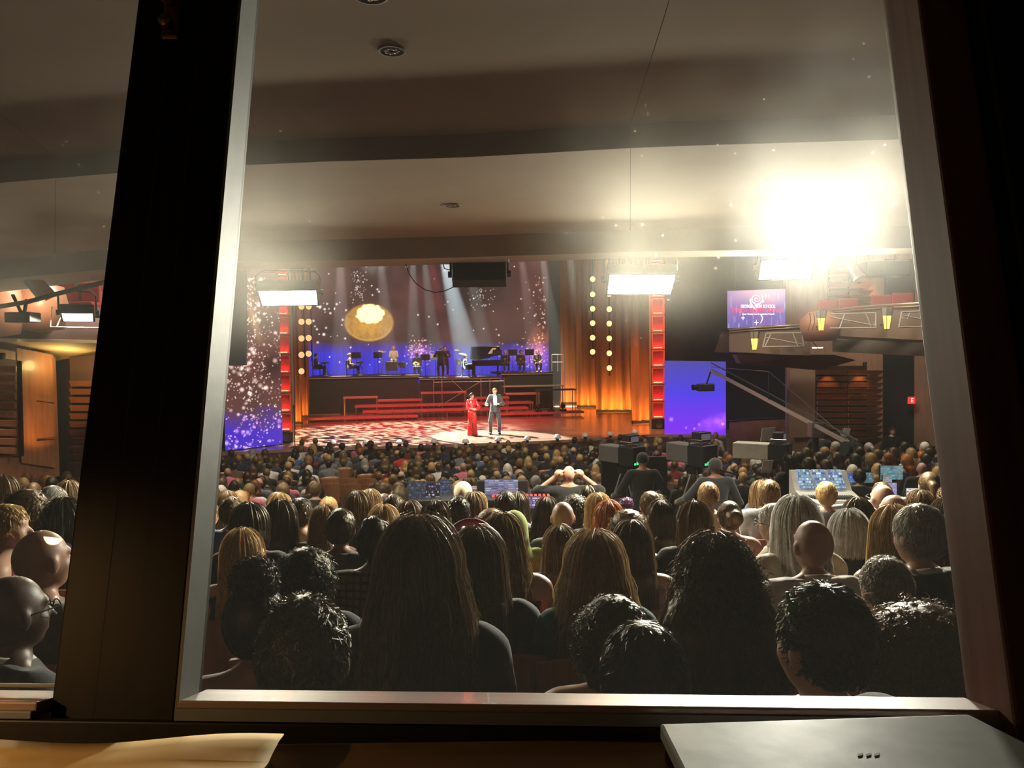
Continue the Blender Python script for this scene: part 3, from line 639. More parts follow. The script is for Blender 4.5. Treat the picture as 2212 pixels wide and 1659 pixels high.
# ------------------------------------------------------------------ figures: bodies, clothes and hair grown from smooth-blended limbs
class SDF:
    def __init__(s, lo, hi, res):
        s.lo = np.array(lo, float); s.res = res; n = np.ceil((np.array(hi) - s.lo) / res).astype(int) + 1
        s.ax = [s.lo[i] + res * np.arange(n[i]) for i in range(3)]; s.d = np.full(n, .2, np.float32)
    def _sub(s, lo, hi):
        sl = []
        for i in range(3):
            a = max(0, int((lo[i] - s.lo[i]) / s.res)); b = min(len(s.ax[i]), int((hi[i] - s.lo[i]) / s.res) + 2)
            if b <= a: return None
            sl.append(slice(a, b))
        g = np.meshgrid(*[s.ax[i][sl[i]] for i in range(3)], indexing='ij'); return tuple(sl), g
    def _mix(s, sl, d, k):
        a = s.d[sl]; h = np.clip(.5 + .5 * (d - a) / k, 0, 1); s.d[sl] = d * (1 - h) + a * h - k * h * (1 - h)
    def cap(s, a, b, ra, rb=None, k=.02):
        rb = ra if rb is None else rb; a = np.array(a, float); b = np.array(b, float); m = max(ra, rb) + k * 2 + .02
        q = s._sub(np.minimum(a, b) - m, np.maximum(a, b) + m)
        if q is None: return s
        sl, (X, Y, Z) = q; d = b - a; L = max(d @ d, 1e-9)
        t = np.clip(((X - a[0]) * d[0] + (Y - a[1]) * d[1] + (Z - a[2]) * d[2]) / L, 0, 1)
        s._mix(sl, np.sqrt((X - a[0] - t * d[0]) ** 2 + (Y - a[1] - t * d[1]) ** 2 + (Z - a[2] - t * d[2]) ** 2) - (ra + (rb - ra) * t), k); return s
    def ell(s, c, r, k=.02):
        c = np.array(c, float); r = np.array(r, float); m = r + k * 2 + .02; q = s._sub(c - m, c + m)
        if q is None: return s
        sl, (X, Y, Z) = q; k0 = np.sqrt(((X - c[0]) / r[0]) ** 2 + ((Y - c[1]) / r[1]) ** 2 + ((Z - c[2]) / r[2]) ** 2)
        k1 = np.sqrt(((X - c[0]) / r[0] ** 2) ** 2 + ((Y - c[1]) / r[1] ** 2) ** 2 + ((Z - c[2]) / r[2] ** 2) ** 2) + 1e-9
        s._mix(sl, k0 * (k0 - 1) / k1, k); return s
    def cut(s, fn):
        X, Y, Z = np.meshgrid(*s.ax, indexing='ij'); s.d = np.maximum(s.d, fn(X, Y, Z)); return s
    def disp(s, fn):
        X, Y, Z = np.meshgrid(*s.ax, indexing='ij'); s.d = s.d + fn(X, Y, Z); return s
    def net(s):
        d = s.d; ins = d < 0; n = np.array(d.shape) - 1
        cnt = sum(ins[i:i + n[0], j:j + n[1], k:k + n[2]].astype(np.int8) for i in (0, 1) for j in (0, 1) for k in (0, 1))
        act = (cnt > 0) & (cnt < 8); idx = np.full(n, -1, np.int64); ci = np.argwhere(act); idx[act] = np.arange(len(ci))
        acc = np.zeros((len(ci), 3)); w = np.zeros(len(ci))
        cs = [(i, j, k) for i in (0, 1) for j in (0, 1) for k in (0, 1)]
        for a in range(8):
            for b in range(a + 1, 8):
                if sum(abs(cs[a][q] - cs[b][q]) for q in range(3)) != 1: continue
                A = d[ci[:, 0] + cs[a][0], ci[:, 1] + cs[a][1], ci[:, 2] + cs[a][2]]; Bq = d[ci[:, 0] + cs[b][0], ci[:, 1] + cs[b][1], ci[:, 2] + cs[b][2]]
                m = (A < 0) != (Bq < 0); t = np.where(m, A / np.where(m, A - Bq, 1), 0)
                acc += np.where(m[:, None], np.array(cs[a]) + t[:, None] * (np.array(cs[b]) - np.array(cs[a])), 0); w += m
        v = s.lo + (ci + acc / w[:, None]) * s.res
        fs = []
        for axis in range(3):
            o = [q for q in range(3) if q != axis]; sh = [slice(None)] * 3; sh2 = [slice(None)] * 3
            sh[axis] = slice(0, -1); sh2[axis] = slice(1, None)
            ch = ins[tuple(sh)] != ins[tuple(sh2)]; e = np.argwhere(ch)
            ok = (e[:, o[0]] > 0) & (e[:, o[1]] > 0) & (e[:, o[0]] < n[o[0]]) & (e[:, o[1]] < n[o[1]]); e = e[ok]
            flip = ins[e[:, 0], e[:, 1], e[:, 2]]
            q = []
            for da, db in ((1, 1), (0, 1), (0, 0), (1, 0)):
                c = e.copy(); c[:, o[0]] -= da; c[:, o[1]] -= db; q.append(idx[c[:, 0], c[:, 1], c[:, 2]])
            q = np.stack(q, 1)
            if axis == 1: flip = ~flip
            q[~flip] = q[~flip][:, ::-1]; fs.append(q)
        return v, np.concatenate(fs)
    def mesh(s, name):
        v, f = s.net(); return np_mesh(name, v, f)
def np_mesh(name, v, f, smooth=True, mi=None):
    me = bpy.data.meshes.new(name); v = np.asarray(v, np.float32); f = np.asarray(f, np.int32)
    me.vertices.add(len(v)); me.vertices.foreach_set('co', v.ravel()); k = f.shape[1]
    me.loops.add(f.size); me.loops.foreach_set('vertex_index', f.ravel()); me.polygons.add(len(f))
    me.polygons.foreach_set('loop_start', np.arange(0, f.size, k, dtype=np.int32)); me.polygons.foreach_set('loop_total', np.full(len(f), k, np.int32))
    me.polygons.foreach_set('use_smooth', np.full(len(f), smooth))
    if mi is not None: me.polygons.foreach_set('material_index', np.asarray(mi, np.int32))
    me.update(calc_edges=True); me.validate(); return me
HC = np.array((0, -.005, 1.145))                 # middle of the skull of a seated figure
def head_parts(s, hc=HC, k=.02, yaw=0., face=True):
    c, sn = math.cos(yaw), math.sin(yaw)
    def P(x, y, z): return (hc[0] + c * x - sn * y, hc[1] + sn * x + c * y, hc[2] + z)
    s.ell(P(0, -.008, 0), (.077, .094, .100), k); s.ell(P(0, .032, -.055), (.058, .062, .068), k)
    s.cap(P(0, .05, -.10), P(0, .06, -.105), .024, .02, k)
    s.cap(P(0, .088, -.012), P(0, .112, -.048), .009, .013, .01)                 # nose
    for q in (-1, 1):
        s.ell(P(q * .079, -.002, -.022), (.011, .022, .033), .006)               # ears
        s.cap(P(q * .012, .086, .010), P(q * .045, .076, .012), .011, .010, .012)  # brow
        s.ell(P(q * .036, .058, -.045), (.020, .024, .022), .02)                 # cheeks
    s.cap(P(-.018, .086, -.076), P(.018, .086, -.076), .008, .008, .008)         # lips
def torso_parts(s, wd=1., g=0., arms='L', k=.03, legs=True, skin=False, hands=True):
    "seated trunk, arms resting forward, legs; g inflates it for clothes"
    s.ell((0, -.03, .50), (.165 * wd + g, .125 + g, .11 + g), .05)
    s.ell((0, -.015, .66), (.145 * wd + g, .105 + g, .17 + g), .05)
    s.ell((0, -.02, .82), (.168 * wd + g, .108 + g, .15 + g), .05)
    s.cap((-.145 * wd, -.02, .925), (.145 * wd, -.02, .925), .058 + g, None, .05)
    s.cap((0, -.018, .93), (0, -.012, 1.00), .060 + g, .052 + g * .7, .04)
    for q in (-1, 1):
        s.cap((0, -.03, .985), (q * .15 * wd, -.025, .935), .042 + g, .045 + g, .03)       # trapezius
        sh, el, wr, hd = (q * .185 * wd, -.02, .915), (q * .235 * wd, .02, .66), (q * .13, .26, .60), (q * .085, .325, .59)
        if arms in 'LS' or skin:
            s.cap(sh, el if arms == 'L' or skin else tuple(np.array(sh) * .45 + np.array(el) * .55), .052 + g, .042 + g, k)
        if arms == 'L' or skin: s.cap(el, wr, .040 + g, .028 + g, k)
        if skin and hands:
            s.ell(tuple((np.array(wr) + np.array(hd)) / 2), (.036, .045, .018), .015)
            for i in range(4): s.cap((q * (.115 - .018 * i), .33, .592), (q * (.095 - .022 * i), .375 - .006 * abs(i - 1), .575), .0085, .0075, .004)
            s.cap((q * .075, .29, .595), (q * .045, .325, .59), .010, .008, .005)
        if legs:
            hp, kn, an = (q * .095, .0, .49), (q * .115, .43, .48), (q * .115, .42, .09)
            s.cap(hp, kn, .085 + g, .062 + g, .04); s.cap(kn, an, .058 + g, .040 + g, k)
            if skin: s.cap((q * .115, .40, .045), (q * .12, .58, .03), .042, .032, .02)
PROTO = {}
def body_mesh(wd, res, tag_):
    key = ('body', wd, res)
    if key not in PROTO:
        s = SDF((-.36, -.22, -.02), (.36, .66, 1.30), res); torso_parts(s, wd, 0, 'L', skin=True, legs=True, hands=res < .016); head_parts(s); PROTO[key] = s.mesh('body_' + tag_)
        PROTO[key].materials.append(None)
    return PROTO[key]
def cloth_mesh(wd, arms, res):
    key = ('cloth', wd, arms, res)
    if key not in PROTO:
        s = SDF((-.38, -.24, 0), (.38, .64, 1.05), res); torso_parts(s, wd, .012 if res < .016 else .016, arms)
        if arms == 'N': s.cut(lambda X, Y, Z: np.where(Z > .7, np.maximum(Z - (.965 - .35 * np.maximum(np.abs(X) - .07, 0)) , np.maximum(np.abs(X) - .155 * wd, -1)), -1))
        elif arms == 'B': s.cut(lambda X, Y, Z: np.where(Z > .7, Z - .87, -1))
        else: s.cut(lambda X, Y, Z: np.where(Z > .7, Z - (1.0 - .16 * (Y + .03)), -1))
        s.disp(lambda X, Y, Z: (.0035 * np.sin(Z * 46 + X * 30) * np.sin(X * 38 + Y * 22)).astype(np.float32))
        s.cut(lambda X, Y, Z: .075 - Z)
        PROTO[key] = s.mesh('clothes'); PROTO[key].materials.append(None)
    return PROTO[key]
# ---- hair
def ribbons(paths, w, nrm_c, jit=0.):
    "paths: (n, m, 3) strands -> thin ribbons that face outwards"
    n, m, _ = paths.shape; d = np.gradient(paths, axis=1); out = paths - np.array(nrm_c); 
    sd = np.cross(d, out); L = np.linalg.norm(sd, axis=2, keepdims=True); sd = sd / np.maximum(L, 1e-9)
    nn = np.cross(sd, d); nn /= np.maximum(np.linalg.norm(nn, axis=2, keepdims=True), 1e-9); tw_ = np.random.default_rng(n).normal(0, .55, (n, 1, 1)); sd = sd * np.cos(tw_) + nn * np.sin(tw_)
    tw = w * np.array([.6] + [1] * (m - 2) + [.15])[None, :, None]
    v = np.stack([paths - sd * tw / 2, paths + sd * tw / 2], 2).reshape(-1, 3)
    i = (np.arange(n)[:, None] * m + np.arange(m - 1)[None, :]).ravel() * 2
    return v, np.stack([i, i + 1, i + 3, i + 2], 1)
def cap_sdf(s, r=(.090, .108, .112), low=1.045, c=(0, -.014, 1.152), hairline=.05, bald=False):
    s.ell(c, r, .02)
    s.cut(lambda X, Y, Z: np.maximum((Y - hairline) - .75 * (Z - 1.16), np.where(Y > -.03, 1.10 - Z + 1.1 * Y * 0, low - Z)))
def hair_mesh(style, res, n, w, seed=0, length=.42, vol=1.):
    key = ('hair', style, res, n, seed, length, vol)
    if key in PROTO: return PROTO[key]
    rg = np.random.default_rng(seed + 17); V = []; Fc = []; off = 0
    def push(v, f):
        nonlocal off
        V.append(v); Fc.append(f + off); off += len(v)
    zb = 1.19 - length; c0 = np.array((0, -.012, 1.15)); rr = np.array((.092, .110, .114)) * (1 + (vol - 1) * .5)
    s = SDF((-.30, -.34, max(.30, zb - .08)), (.30, .20, 1.45), res)
    if style in ('short', 'crop'): cap_sdf(s, (.087, .104, .110) if style == 'short' else (.085, .102, .108))
    elif style == 'fringe':
        s.ell((0, -.016, 1.13), (.0795, .094, .088), .02); s.cut(lambda X, Y, Z: np.maximum(np.maximum(Y - .01, Z - 1.155 - .012 * np.sin(X * 60)), 1.06 - Z))
    elif style in ('long', 'wavy', 'lcurl'):
        cap_sdf(s, tuple(rr), 1.0)
        wv = {'long': .105, 'wavy': .12, 'lcurl': .15}[style] * vol
        s.ell((0, -.075, 1.04), (wv * .80, .065, .14), .05); s.cap((-wv * .5, -.13, 1.0), (-wv * .45, -.145, zb + .06), .036 * vol, .018, .05); s.cap((wv * .5, -.13, 1.0), (wv * .45, -.145, zb + .06), .036 * vol, .018, .05)
        s.cap((0, -.13, 1.0), (0, -.15, zb + .03), .042 * vol, .02, .05)
        for q in (-1, 1): s.cap((q * .078, -.015, 1.14), (q * wv * .85, -.06, .98), .03 * vol, .03 * vol, .04)
    elif style == 'bob':
        cap_sdf(s, (.098, .115, .116), 1.0); s.ell((0, -.045, 1.09), (.102, .088, .085), .04); s.cut(lambda X, Y, Z: np.maximum(1.015 - Z, Y - .045 - .6 * np.maximum(Z - 1.16, 0)))
    elif style in ('curly', 'afro'):
        R_ = np.array((.115, .125, .120)) * vol; s.ell((0, -.025, 1.155), tuple(R_), .02); s.ell((0, -.05, 1.08), (R_[0] * .9, R_[1] * .75, .10), .04)
        s.cut(lambda X, Y, Z: np.maximum((Y - .045) - .6 * (Z - 1.17), 1.01 - Z))
    elif style in ('bun', 'pony', 'updo'):
        cap_sdf(s, (.086, .104, .110), 1.04)
        if style == 'bun': s.ell((.02, -.06, 1.285), (.058, .055, .055), .012)
        if style == 'updo': s.ell((0, -.11, 1.15), (.062, .05, .062), .02)
        if style == 'pony': s.ell((0, -.12, 1.16), (.03, .035, .03), .02); s.cap((0, -.14, 1.15), (0, -.165, .90), .034, .018, .02)
    elif style == 'cap':
        cap_sdf(s, (.092, .110, .105), 1.10); s.cap((-.05, .10, 1.165), (.05, .10, 1.165), .012, None, .02); s.cap((-.045, .135, 1.158), (.045, .135, 1.158), .010, None, .03)
    elif style == 'hijab':
        s.ell((0, -.01, 1.135), (.098, .118, .128), .03); s.cap((0, -.03, 1.02), (0, -.03, .95), .105, .15, .05); s.cut(lambda X, Y, Z: np.maximum(Y - .06 + .0 * Z, .86 - Z))
    if style in ('curly', 'afro', 'lcurl') and res < .016:
        s.disp(lambda X, Y, Z: (.006 * np.sin(X * 120 + np.sin(Z * 60) * 2) * np.sin(Z * 110 + Y * 40) * np.sin(Y * 130 + X * 50)).astype(np.float32))
    v, f = s.net(); push(v, f)
    if n:
        if style in ('long', 'wavy', 'bob', 'lcurl'):
            m = 14; az = rg.uniform(-1, 1, n); az = np.sign(az) * np.abs(az) ** .9 * 2.15 - PI / 2      # around the back, -Y is the middle
            if style == 'bob': zend = 1.02 + rg.uniform(-.015, .02, n)
            else: zend = zb + rg.uniform(-.03, .10, n) ** 1 * (.9 + np.abs(np.cos(az)))
            t = np.linspace(0, 1, m)[None, :]; th0 = rg.uniform(.03, .55, n)[:, None]
            up = .40 if style != 'bob' else .7
            a = np.clip(t / up, 0, 1); th = th0 + (1.62 - th0) * a
            infl = 1.02 + (rg.uniform(0, .10, n) + (rg.random(n) < .08) * rg.uniform(0, .12, n))[:, None] * vol
            R2 = rr * (1.05 if style == 'bob' else 1.0)
            x = c0[0] + R2[0] * infl * np.sin(th) * np.cos(az)[:, None]; y = c0[1] + R2[1] * infl * np.sin(th) * np.sin(az)[:, None]; z = c0[2] + R2[2] * infl * np.cos(th)
            dn = np.clip((t - up) / (1 - up), 0, 1); zs = z[:, [int(up * (m - 1))]]; z = np.where(dn > 0, zs + (zend[:, None] - zs) * dn, z)
            fl = {'long': .12, 'wavy': .30, 'lcurl': .55, 'bob': -.06}[style] * vol
            x = x * (1 + fl * np.sin(np.clip(dn, 0, 1) * PI * .62)); y = y - dn * (.095 if style != 'bob' else -.005) * np.clip(.4 - np.sin(az), 0, 1)[:, None]
            amp = {'long': .003, 'wavy': .012, 'lcurl': .020, 'bob': .003}[style]; fq = {'long': 2, 'wavy': 3.5, 'lcurl': 7, 'bob': 1.5}[style]
            ph = rg.uniform(0, 6.28, n)[:, None]; x = x + amp * np.sin(fq * 6.28 * t + ph) * (dn + .15); y = y + amp * np.cos(fq * 6.28 * t + ph * 1.3) * (dn + .1)
            cr = rg.normal(0, .004, (n, 1)); x = x + cr * dn
            p = np.stack([x, y, np.broadcast_to(z, x.shape)], 2); push(*ribbons(p, w, (0, .05, 1.1)))
        elif style in ('short', 'crop', 'bun', 'updo', 'pony', 'fringe'):
            m = 5; az = rg.uniform(0, 2 * PI, n); th0 = np.arccos(rg.uniform(-.62, 1, n)); L = (.045 if style == 'short' else .05 if style in ('bun', 'updo', 'pony') else .022)
            base = np.array((.086, .103, .109)); t = np.linspace(0, 1, m)[None, :]
            th = th0[:, None] + t * (L / .1) * rg.uniform(.6, 1.1, n)[:, None]; a2 = az[:, None] + t * rg.normal(0, .25, n)[:, None]
            lift = 1.0 + (.06 * t * rg.uniform(0, 1.6, n)[:, None] if style == 'short' else .10 * t * rg.uniform(0, 1, n)[:, None] if style == 'crop' else .03 * t)
            p = np.stack([c0[0] + base[0] * lift * np.sin(th) * np.cos(a2), c0[1] + base[1] * lift * np.sin(th) * np.sin(a2), c0[2] + base[2] * lift * np.cos(th)], 2)
            q0 = p[:, 0]; keep = (q0[:, 1] - .05 < .75 * (q0[:, 2] - 1.16)) & (q0[:, 2] > np.where(q0[:, 1] > -.03, 1.10, 1.05))
            if style == 'fringe': keep &= (q0[:, 2] < 1.165) & (q0[:, 1] < -.01)
            if keep.any(): push(*ribbons(p[keep], w, c0))
        if style in ('curly', 'afro', 'lcurl', 'bun'):
            k = n if style != 'bun' else n // 2; m = 12; u = rg.normal(0, 1, (k, 3)); u /= np.linalg.norm(u, axis=1, keepdims=True); u[:, 1] -= .25; u /= np.linalg.norm(u, axis=1, keepdims=True)
            t = np.linspace(0, 1, m)[None, :, None]
            if style == 'bun': ce = np.array((.02, -.06, 1.285)); Rv = np.array((.052, .05, .05)); ln = .03
            elif style == 'lcurl': ce = np.array((0, -.03, 1.14)); Rv = rr * 1.02; ln = .07
            else: ce = np.array((0, -.025, 1.150)); Rv = np.array((.108, .118, .114)) * vol; ln = .05 * vol
            st = ce + u * Rv * rg.uniform(.86, 1.0, (k, 1)); e1 = np.cross(u, (0.1, .2, 1)); e1 /= np.linalg.norm(e1, axis=1, keepdims=True); e2 = np.cross(u, e1)
            rad = rg.uniform(.004, .011, (k, 1, 1)); ph = rg.uniform(0, 6.28, (k, 1, 1)); tw = rg.uniform(1.2, 2.6, (k, 1, 1))
            p = st[:, None, :] + u[:, None, :] * ln * t * rg.uniform(.3, 1, (k, 1, 1)) + rad * (np.sin(t * 6.28 * tw + ph) * e1[:, None, :] + np.cos(t * 6.28 * tw + ph) * e2[:, None, :])
            p[:, :, 2] -= (.025 if style != 'bun' else 0) * t[:, :, 0] ** 2
            keep = (st[:, 1] - .05 < .6 * (st[:, 2] - 1.16)) & (st[:, 2] > 1.0); push(*ribbons(p[keep], w, ce))
    PROTO[key] = np_mesh('hair_' + style, np.concatenate(V), np.concatenate(Fc)); PROTO[key].materials.append(None)
    return PROTO[key]
HAIR = dict(black=(.010, .009, .008), darkbrown=(.028, .017, .010), brown=(.075, .042, .020), lightbrown=(.15, .09, .042), darkblonde=(.24, .15, .07), blonde=(.42, .28, .12), grey=(.30, .28, .25), white=(.62, .58, .50), auburn=(.13, .04, .015), red=(.34, .10, .02), pink=(.55, .03, .16), purple=(.10, .03, .12))
def hairm(c): return mat('hair_' + c, HAIR[c], .36, spec=.6, transl=.22, strand=.6, tint=(1, .80, .52))
SKIN = dict(pale=(.58, .36, .26), fair=(.50, .29, .20), tan=(.36, .19, .12), brown=(.17, .08, .05), dark=(.075, .038, .025))
def skinm(c): return mat('skin_' + c, SKIN[c], .48, spec=.45, var=.08, vscale=18)
CLOTH = dict(black=(.012, .012, .013), navy=(.018, .022, .05), grey=(.14, .14, .15), charcoal=(.04, .04, .045), white=(.62, .60, .55), cream=(.55, .48, .36), brown=(.12, .06, .035), green=(.03, .09, .045), olive=(.12, .12, .05), burgundy=(.13, .015, .02), red=(.45, .02, .025), pink=(.55, .16, .20), blue=(.07, .12, .26), teal=(.02, .10, .10), lime=(.30, .36, .06), plaid=(.10, .05, .035))
def clothm(c):
    if c == 'plaid' and 'cloth_plaid' not in MATS:
        m = mat('cloth_plaid', CLOTH[c], .85, spec=.2); nt = m.node_tree; tc = nt.nodes.new('ShaderNodeTexCoord'); b = nt.nodes['Principled BSDF']; prev = None
        for ax_ in ('X', 'Z'):
            wv = nt.nodes.new('ShaderNodeTexWave'); wv.bands_direction = ax_; wv.inputs['Scale'].default_value = 9; nt.links.new(tc.outputs['Object'], wv.inputs['Vector'])
            r = nt.nodes.new('ShaderNodeMapRange'); r.inputs[1].default_value = .6; r.inputs[2].default_value = .8; r.inputs[3].default_value = 1; r.inputs[4].default_value = .25; nt.links.new(wv.outputs['Fac'], r.inputs[0])
            if prev:
                mu = nt.nodes.new('ShaderNodeMath'); mu.operation = 'MULTIPLY'; nt.links.new(prev, mu.inputs[0]); nt.links.new(r.outputs[0], mu.inputs[1]); prev = mu.outputs[0]
            else: prev = r.outputs[0]
        v = nt.nodes.new('ShaderNodeVectorMath'); v.operation = 'SCALE'; v.inputs[0].default_value = (.20, .10, .07); nt.links.new(prev, v.inputs['Scale']); nt.links.new(v.outputs[0], b.inputs['Base Color'])
    return mat('cloth_' + c, CLOTH[c], .85, spec=.22, var=.18, vscale=26, bump=.12, bscale=150, sheen=.25)
def person(loc, rz, scale, style, hair, skin, cloth, arms, wd, label, group, lod, seed=0, length=.42, vol=1., collar=None, glasses=False, extra=None):
    t = thing('person', label, 'person', loc, rz, group, scale)
    res = (.0105, .013, .019)[lod]
    link('body', body_mesh(wd, res, 'w%d_%d' % (wd * 100, lod)), t, [skinm(skin)])
    link('clothes', cloth_mesh(wd, arms, (.0115, .014, .020)[lod]), t, [clothm(cloth)])
    if style != 'bald':
        n, w = ((2600, .0030), (900, .0052), (0, .01))[lod]
        hm = clothm(hair) if style in ('hijab', 'cap') else hairm(hair)
        link({'hijab': 'headscarf', 'cap': 'cap'}.get(style, 'hair'), hair_mesh(style, (.0095, .012, .018)[lod], n, w, seed, length, vol), t, [hm])
    if collar:
        key = 'collar%d' % (wd * 100)
        if key not in PROTO:
            b = B(); v = []; f = []; N = 20
            for k in range(N):
                a = 2 * PI * k / N
                for r_, z in ((.066, .965), (.068, 1.0), (.060, 1.012), (.055, 1.0)): v.append((r_ * math.cos(a), -.018 + r_ * math.sin(a), z - .018 * math.sin(a)))
            f = [(k * 4 + i, ((k + 1) % N) * 4 + i, ((k + 1) % N) * 4 + i + 1, k * 4 + i + 1) for k in range(N) for i in range(3)]
            PROTO[key] = b.add(v, f).mesh('collar', True); PROTO[key].materials.append(None)
        link('collar', PROTO[key], t, [clothm(collar)])
    if glasses:
        if 'glasses' not in PROTO:
            b = B()
            for q in (-1, 1):
                b.tube([(q * .080, -.005, 1.135), (q * .082, .04, 1.138), (q * .070, .10, 1.138)], .0025, 5)
                b.tube([(q * (.036 + .026 * math.cos(a)), .105, 1.130 + .021 * math.sin(a)) for a in np.linspace(0, 6.28, 13)], .002, 5)
            PROTO['glasses'] = b.tube([(-.01, .108, 1.134), (.01, .108, 1.134)], .002, 5).mesh('glasses'); PROTO['glasses'].materials.append(BLACK)
        link('glasses', PROTO['glasses'], t)
    return t
# ---- theatre seats
def seat_meshes():
    wood = mat('seat_wood', (.34, .15, .065), .38, var=.2, vscale=6, grain=(5, 5, .6), coat=.2); up = seat_red
    P_ = {}
    b = B(); v = []; f = []; nx, nz = 8, 6                      # bowed back shell
    for j in range(nz + 1):
        for i in range(nx + 1):
            x = -.245 + .49 * i / nx; z = .34 + .50 * j / nz
            if j == nz: z -= .03 * abs(2 * i / nx - 1) ** 3
            y = -.175 - .10 * (z - .34) + .05 * (2 * i / nx - 1) ** 2
            v.append((x, y, z))
    k = len(v); v += [(x, y + .022, z) for x, y, z in v]; g = lambda i, j: j * (nx + 1) + i
    f = [(g(i, j), g(i + 1, j), g(i + 1, j + 1), g(i, j + 1)) for j in range(nz) for i in range(nx)]; f += [tuple(q + k for q in p[::-1]) for p in f]
    rim = [g(i, 0) for i in range(nx)] + [g(nx, j) for j in range(nz)] + [g(i, nz) for i in range(nx, 0, -1)] + [g(0, j) for j in range(nz, 0, -1)]
    f += [(rim[i], k + rim[i], k + rim[(i + 1) % len(rim)], rim[(i + 1) % len(rim)]) for i in range(len(rim))]
    me = b.add(v, f).mesh('back_shell'); me.materials.append(wood); P_['back_shell'] = me
    b = B(); v2 = [(x * .93, y + .03 + (.035 if .36 < z < .8 and abs(x) < .22 else .0), .36 + (z - .34) * .94) for x, y, z in v[:k]]; v2 += [(x, y - .03, z) for x, y, z in v2]
    me = b.add(v2, f).mesh('back_cushion', True); me.materials.append(up); P_['back_cushion'] = me
    me = B().rbox(-.235, .235, -.13, .30, .34, .43, .03).mesh('seat_cushion', True); me.materials.append(up); P_['seat_cushion'] = me
    for nm, q in (('armrest', -1), ('armrest_b', 1)):
        me = B().rbox(q * .265 - .025, q * .265 + .025, -.18, .22, .57, .60, .010).box(q * .265 - .012, q * .265 + .012, -.16, .10, .42, .58).mesh('armrest'); me.materials.append(wood); P_[nm] = me
        me = B().rbox(q * .265 - .02, q * .265 + .02, -.16, .12, 0, .44, .008).mesh('standard'); me.materials.append(mat('seat_iron', (.03, .025, .025), .5, metal=.4)); P_['leg' + nm] = me
    return P_
SEATM = seat_meshes()
def seat(loc, rz, label, group, full=True):
    t = thing('theatre_seat', label, 'seat', loc, rz, group)
    link('back_shell', SEATM['back_shell'], t); link('back_cushion', SEATM['back_cushion'], t)
    if full:
        link('seat_cushion', SEATM['seat_cushion'], t); link('armrest', SEATM['armrest'], t); link('armrest', SEATM['armrest_b'], t); link('standard', SEATM['legarmrest'], t); link('standard', SEATM['legarmrest_b'], t)
    return t
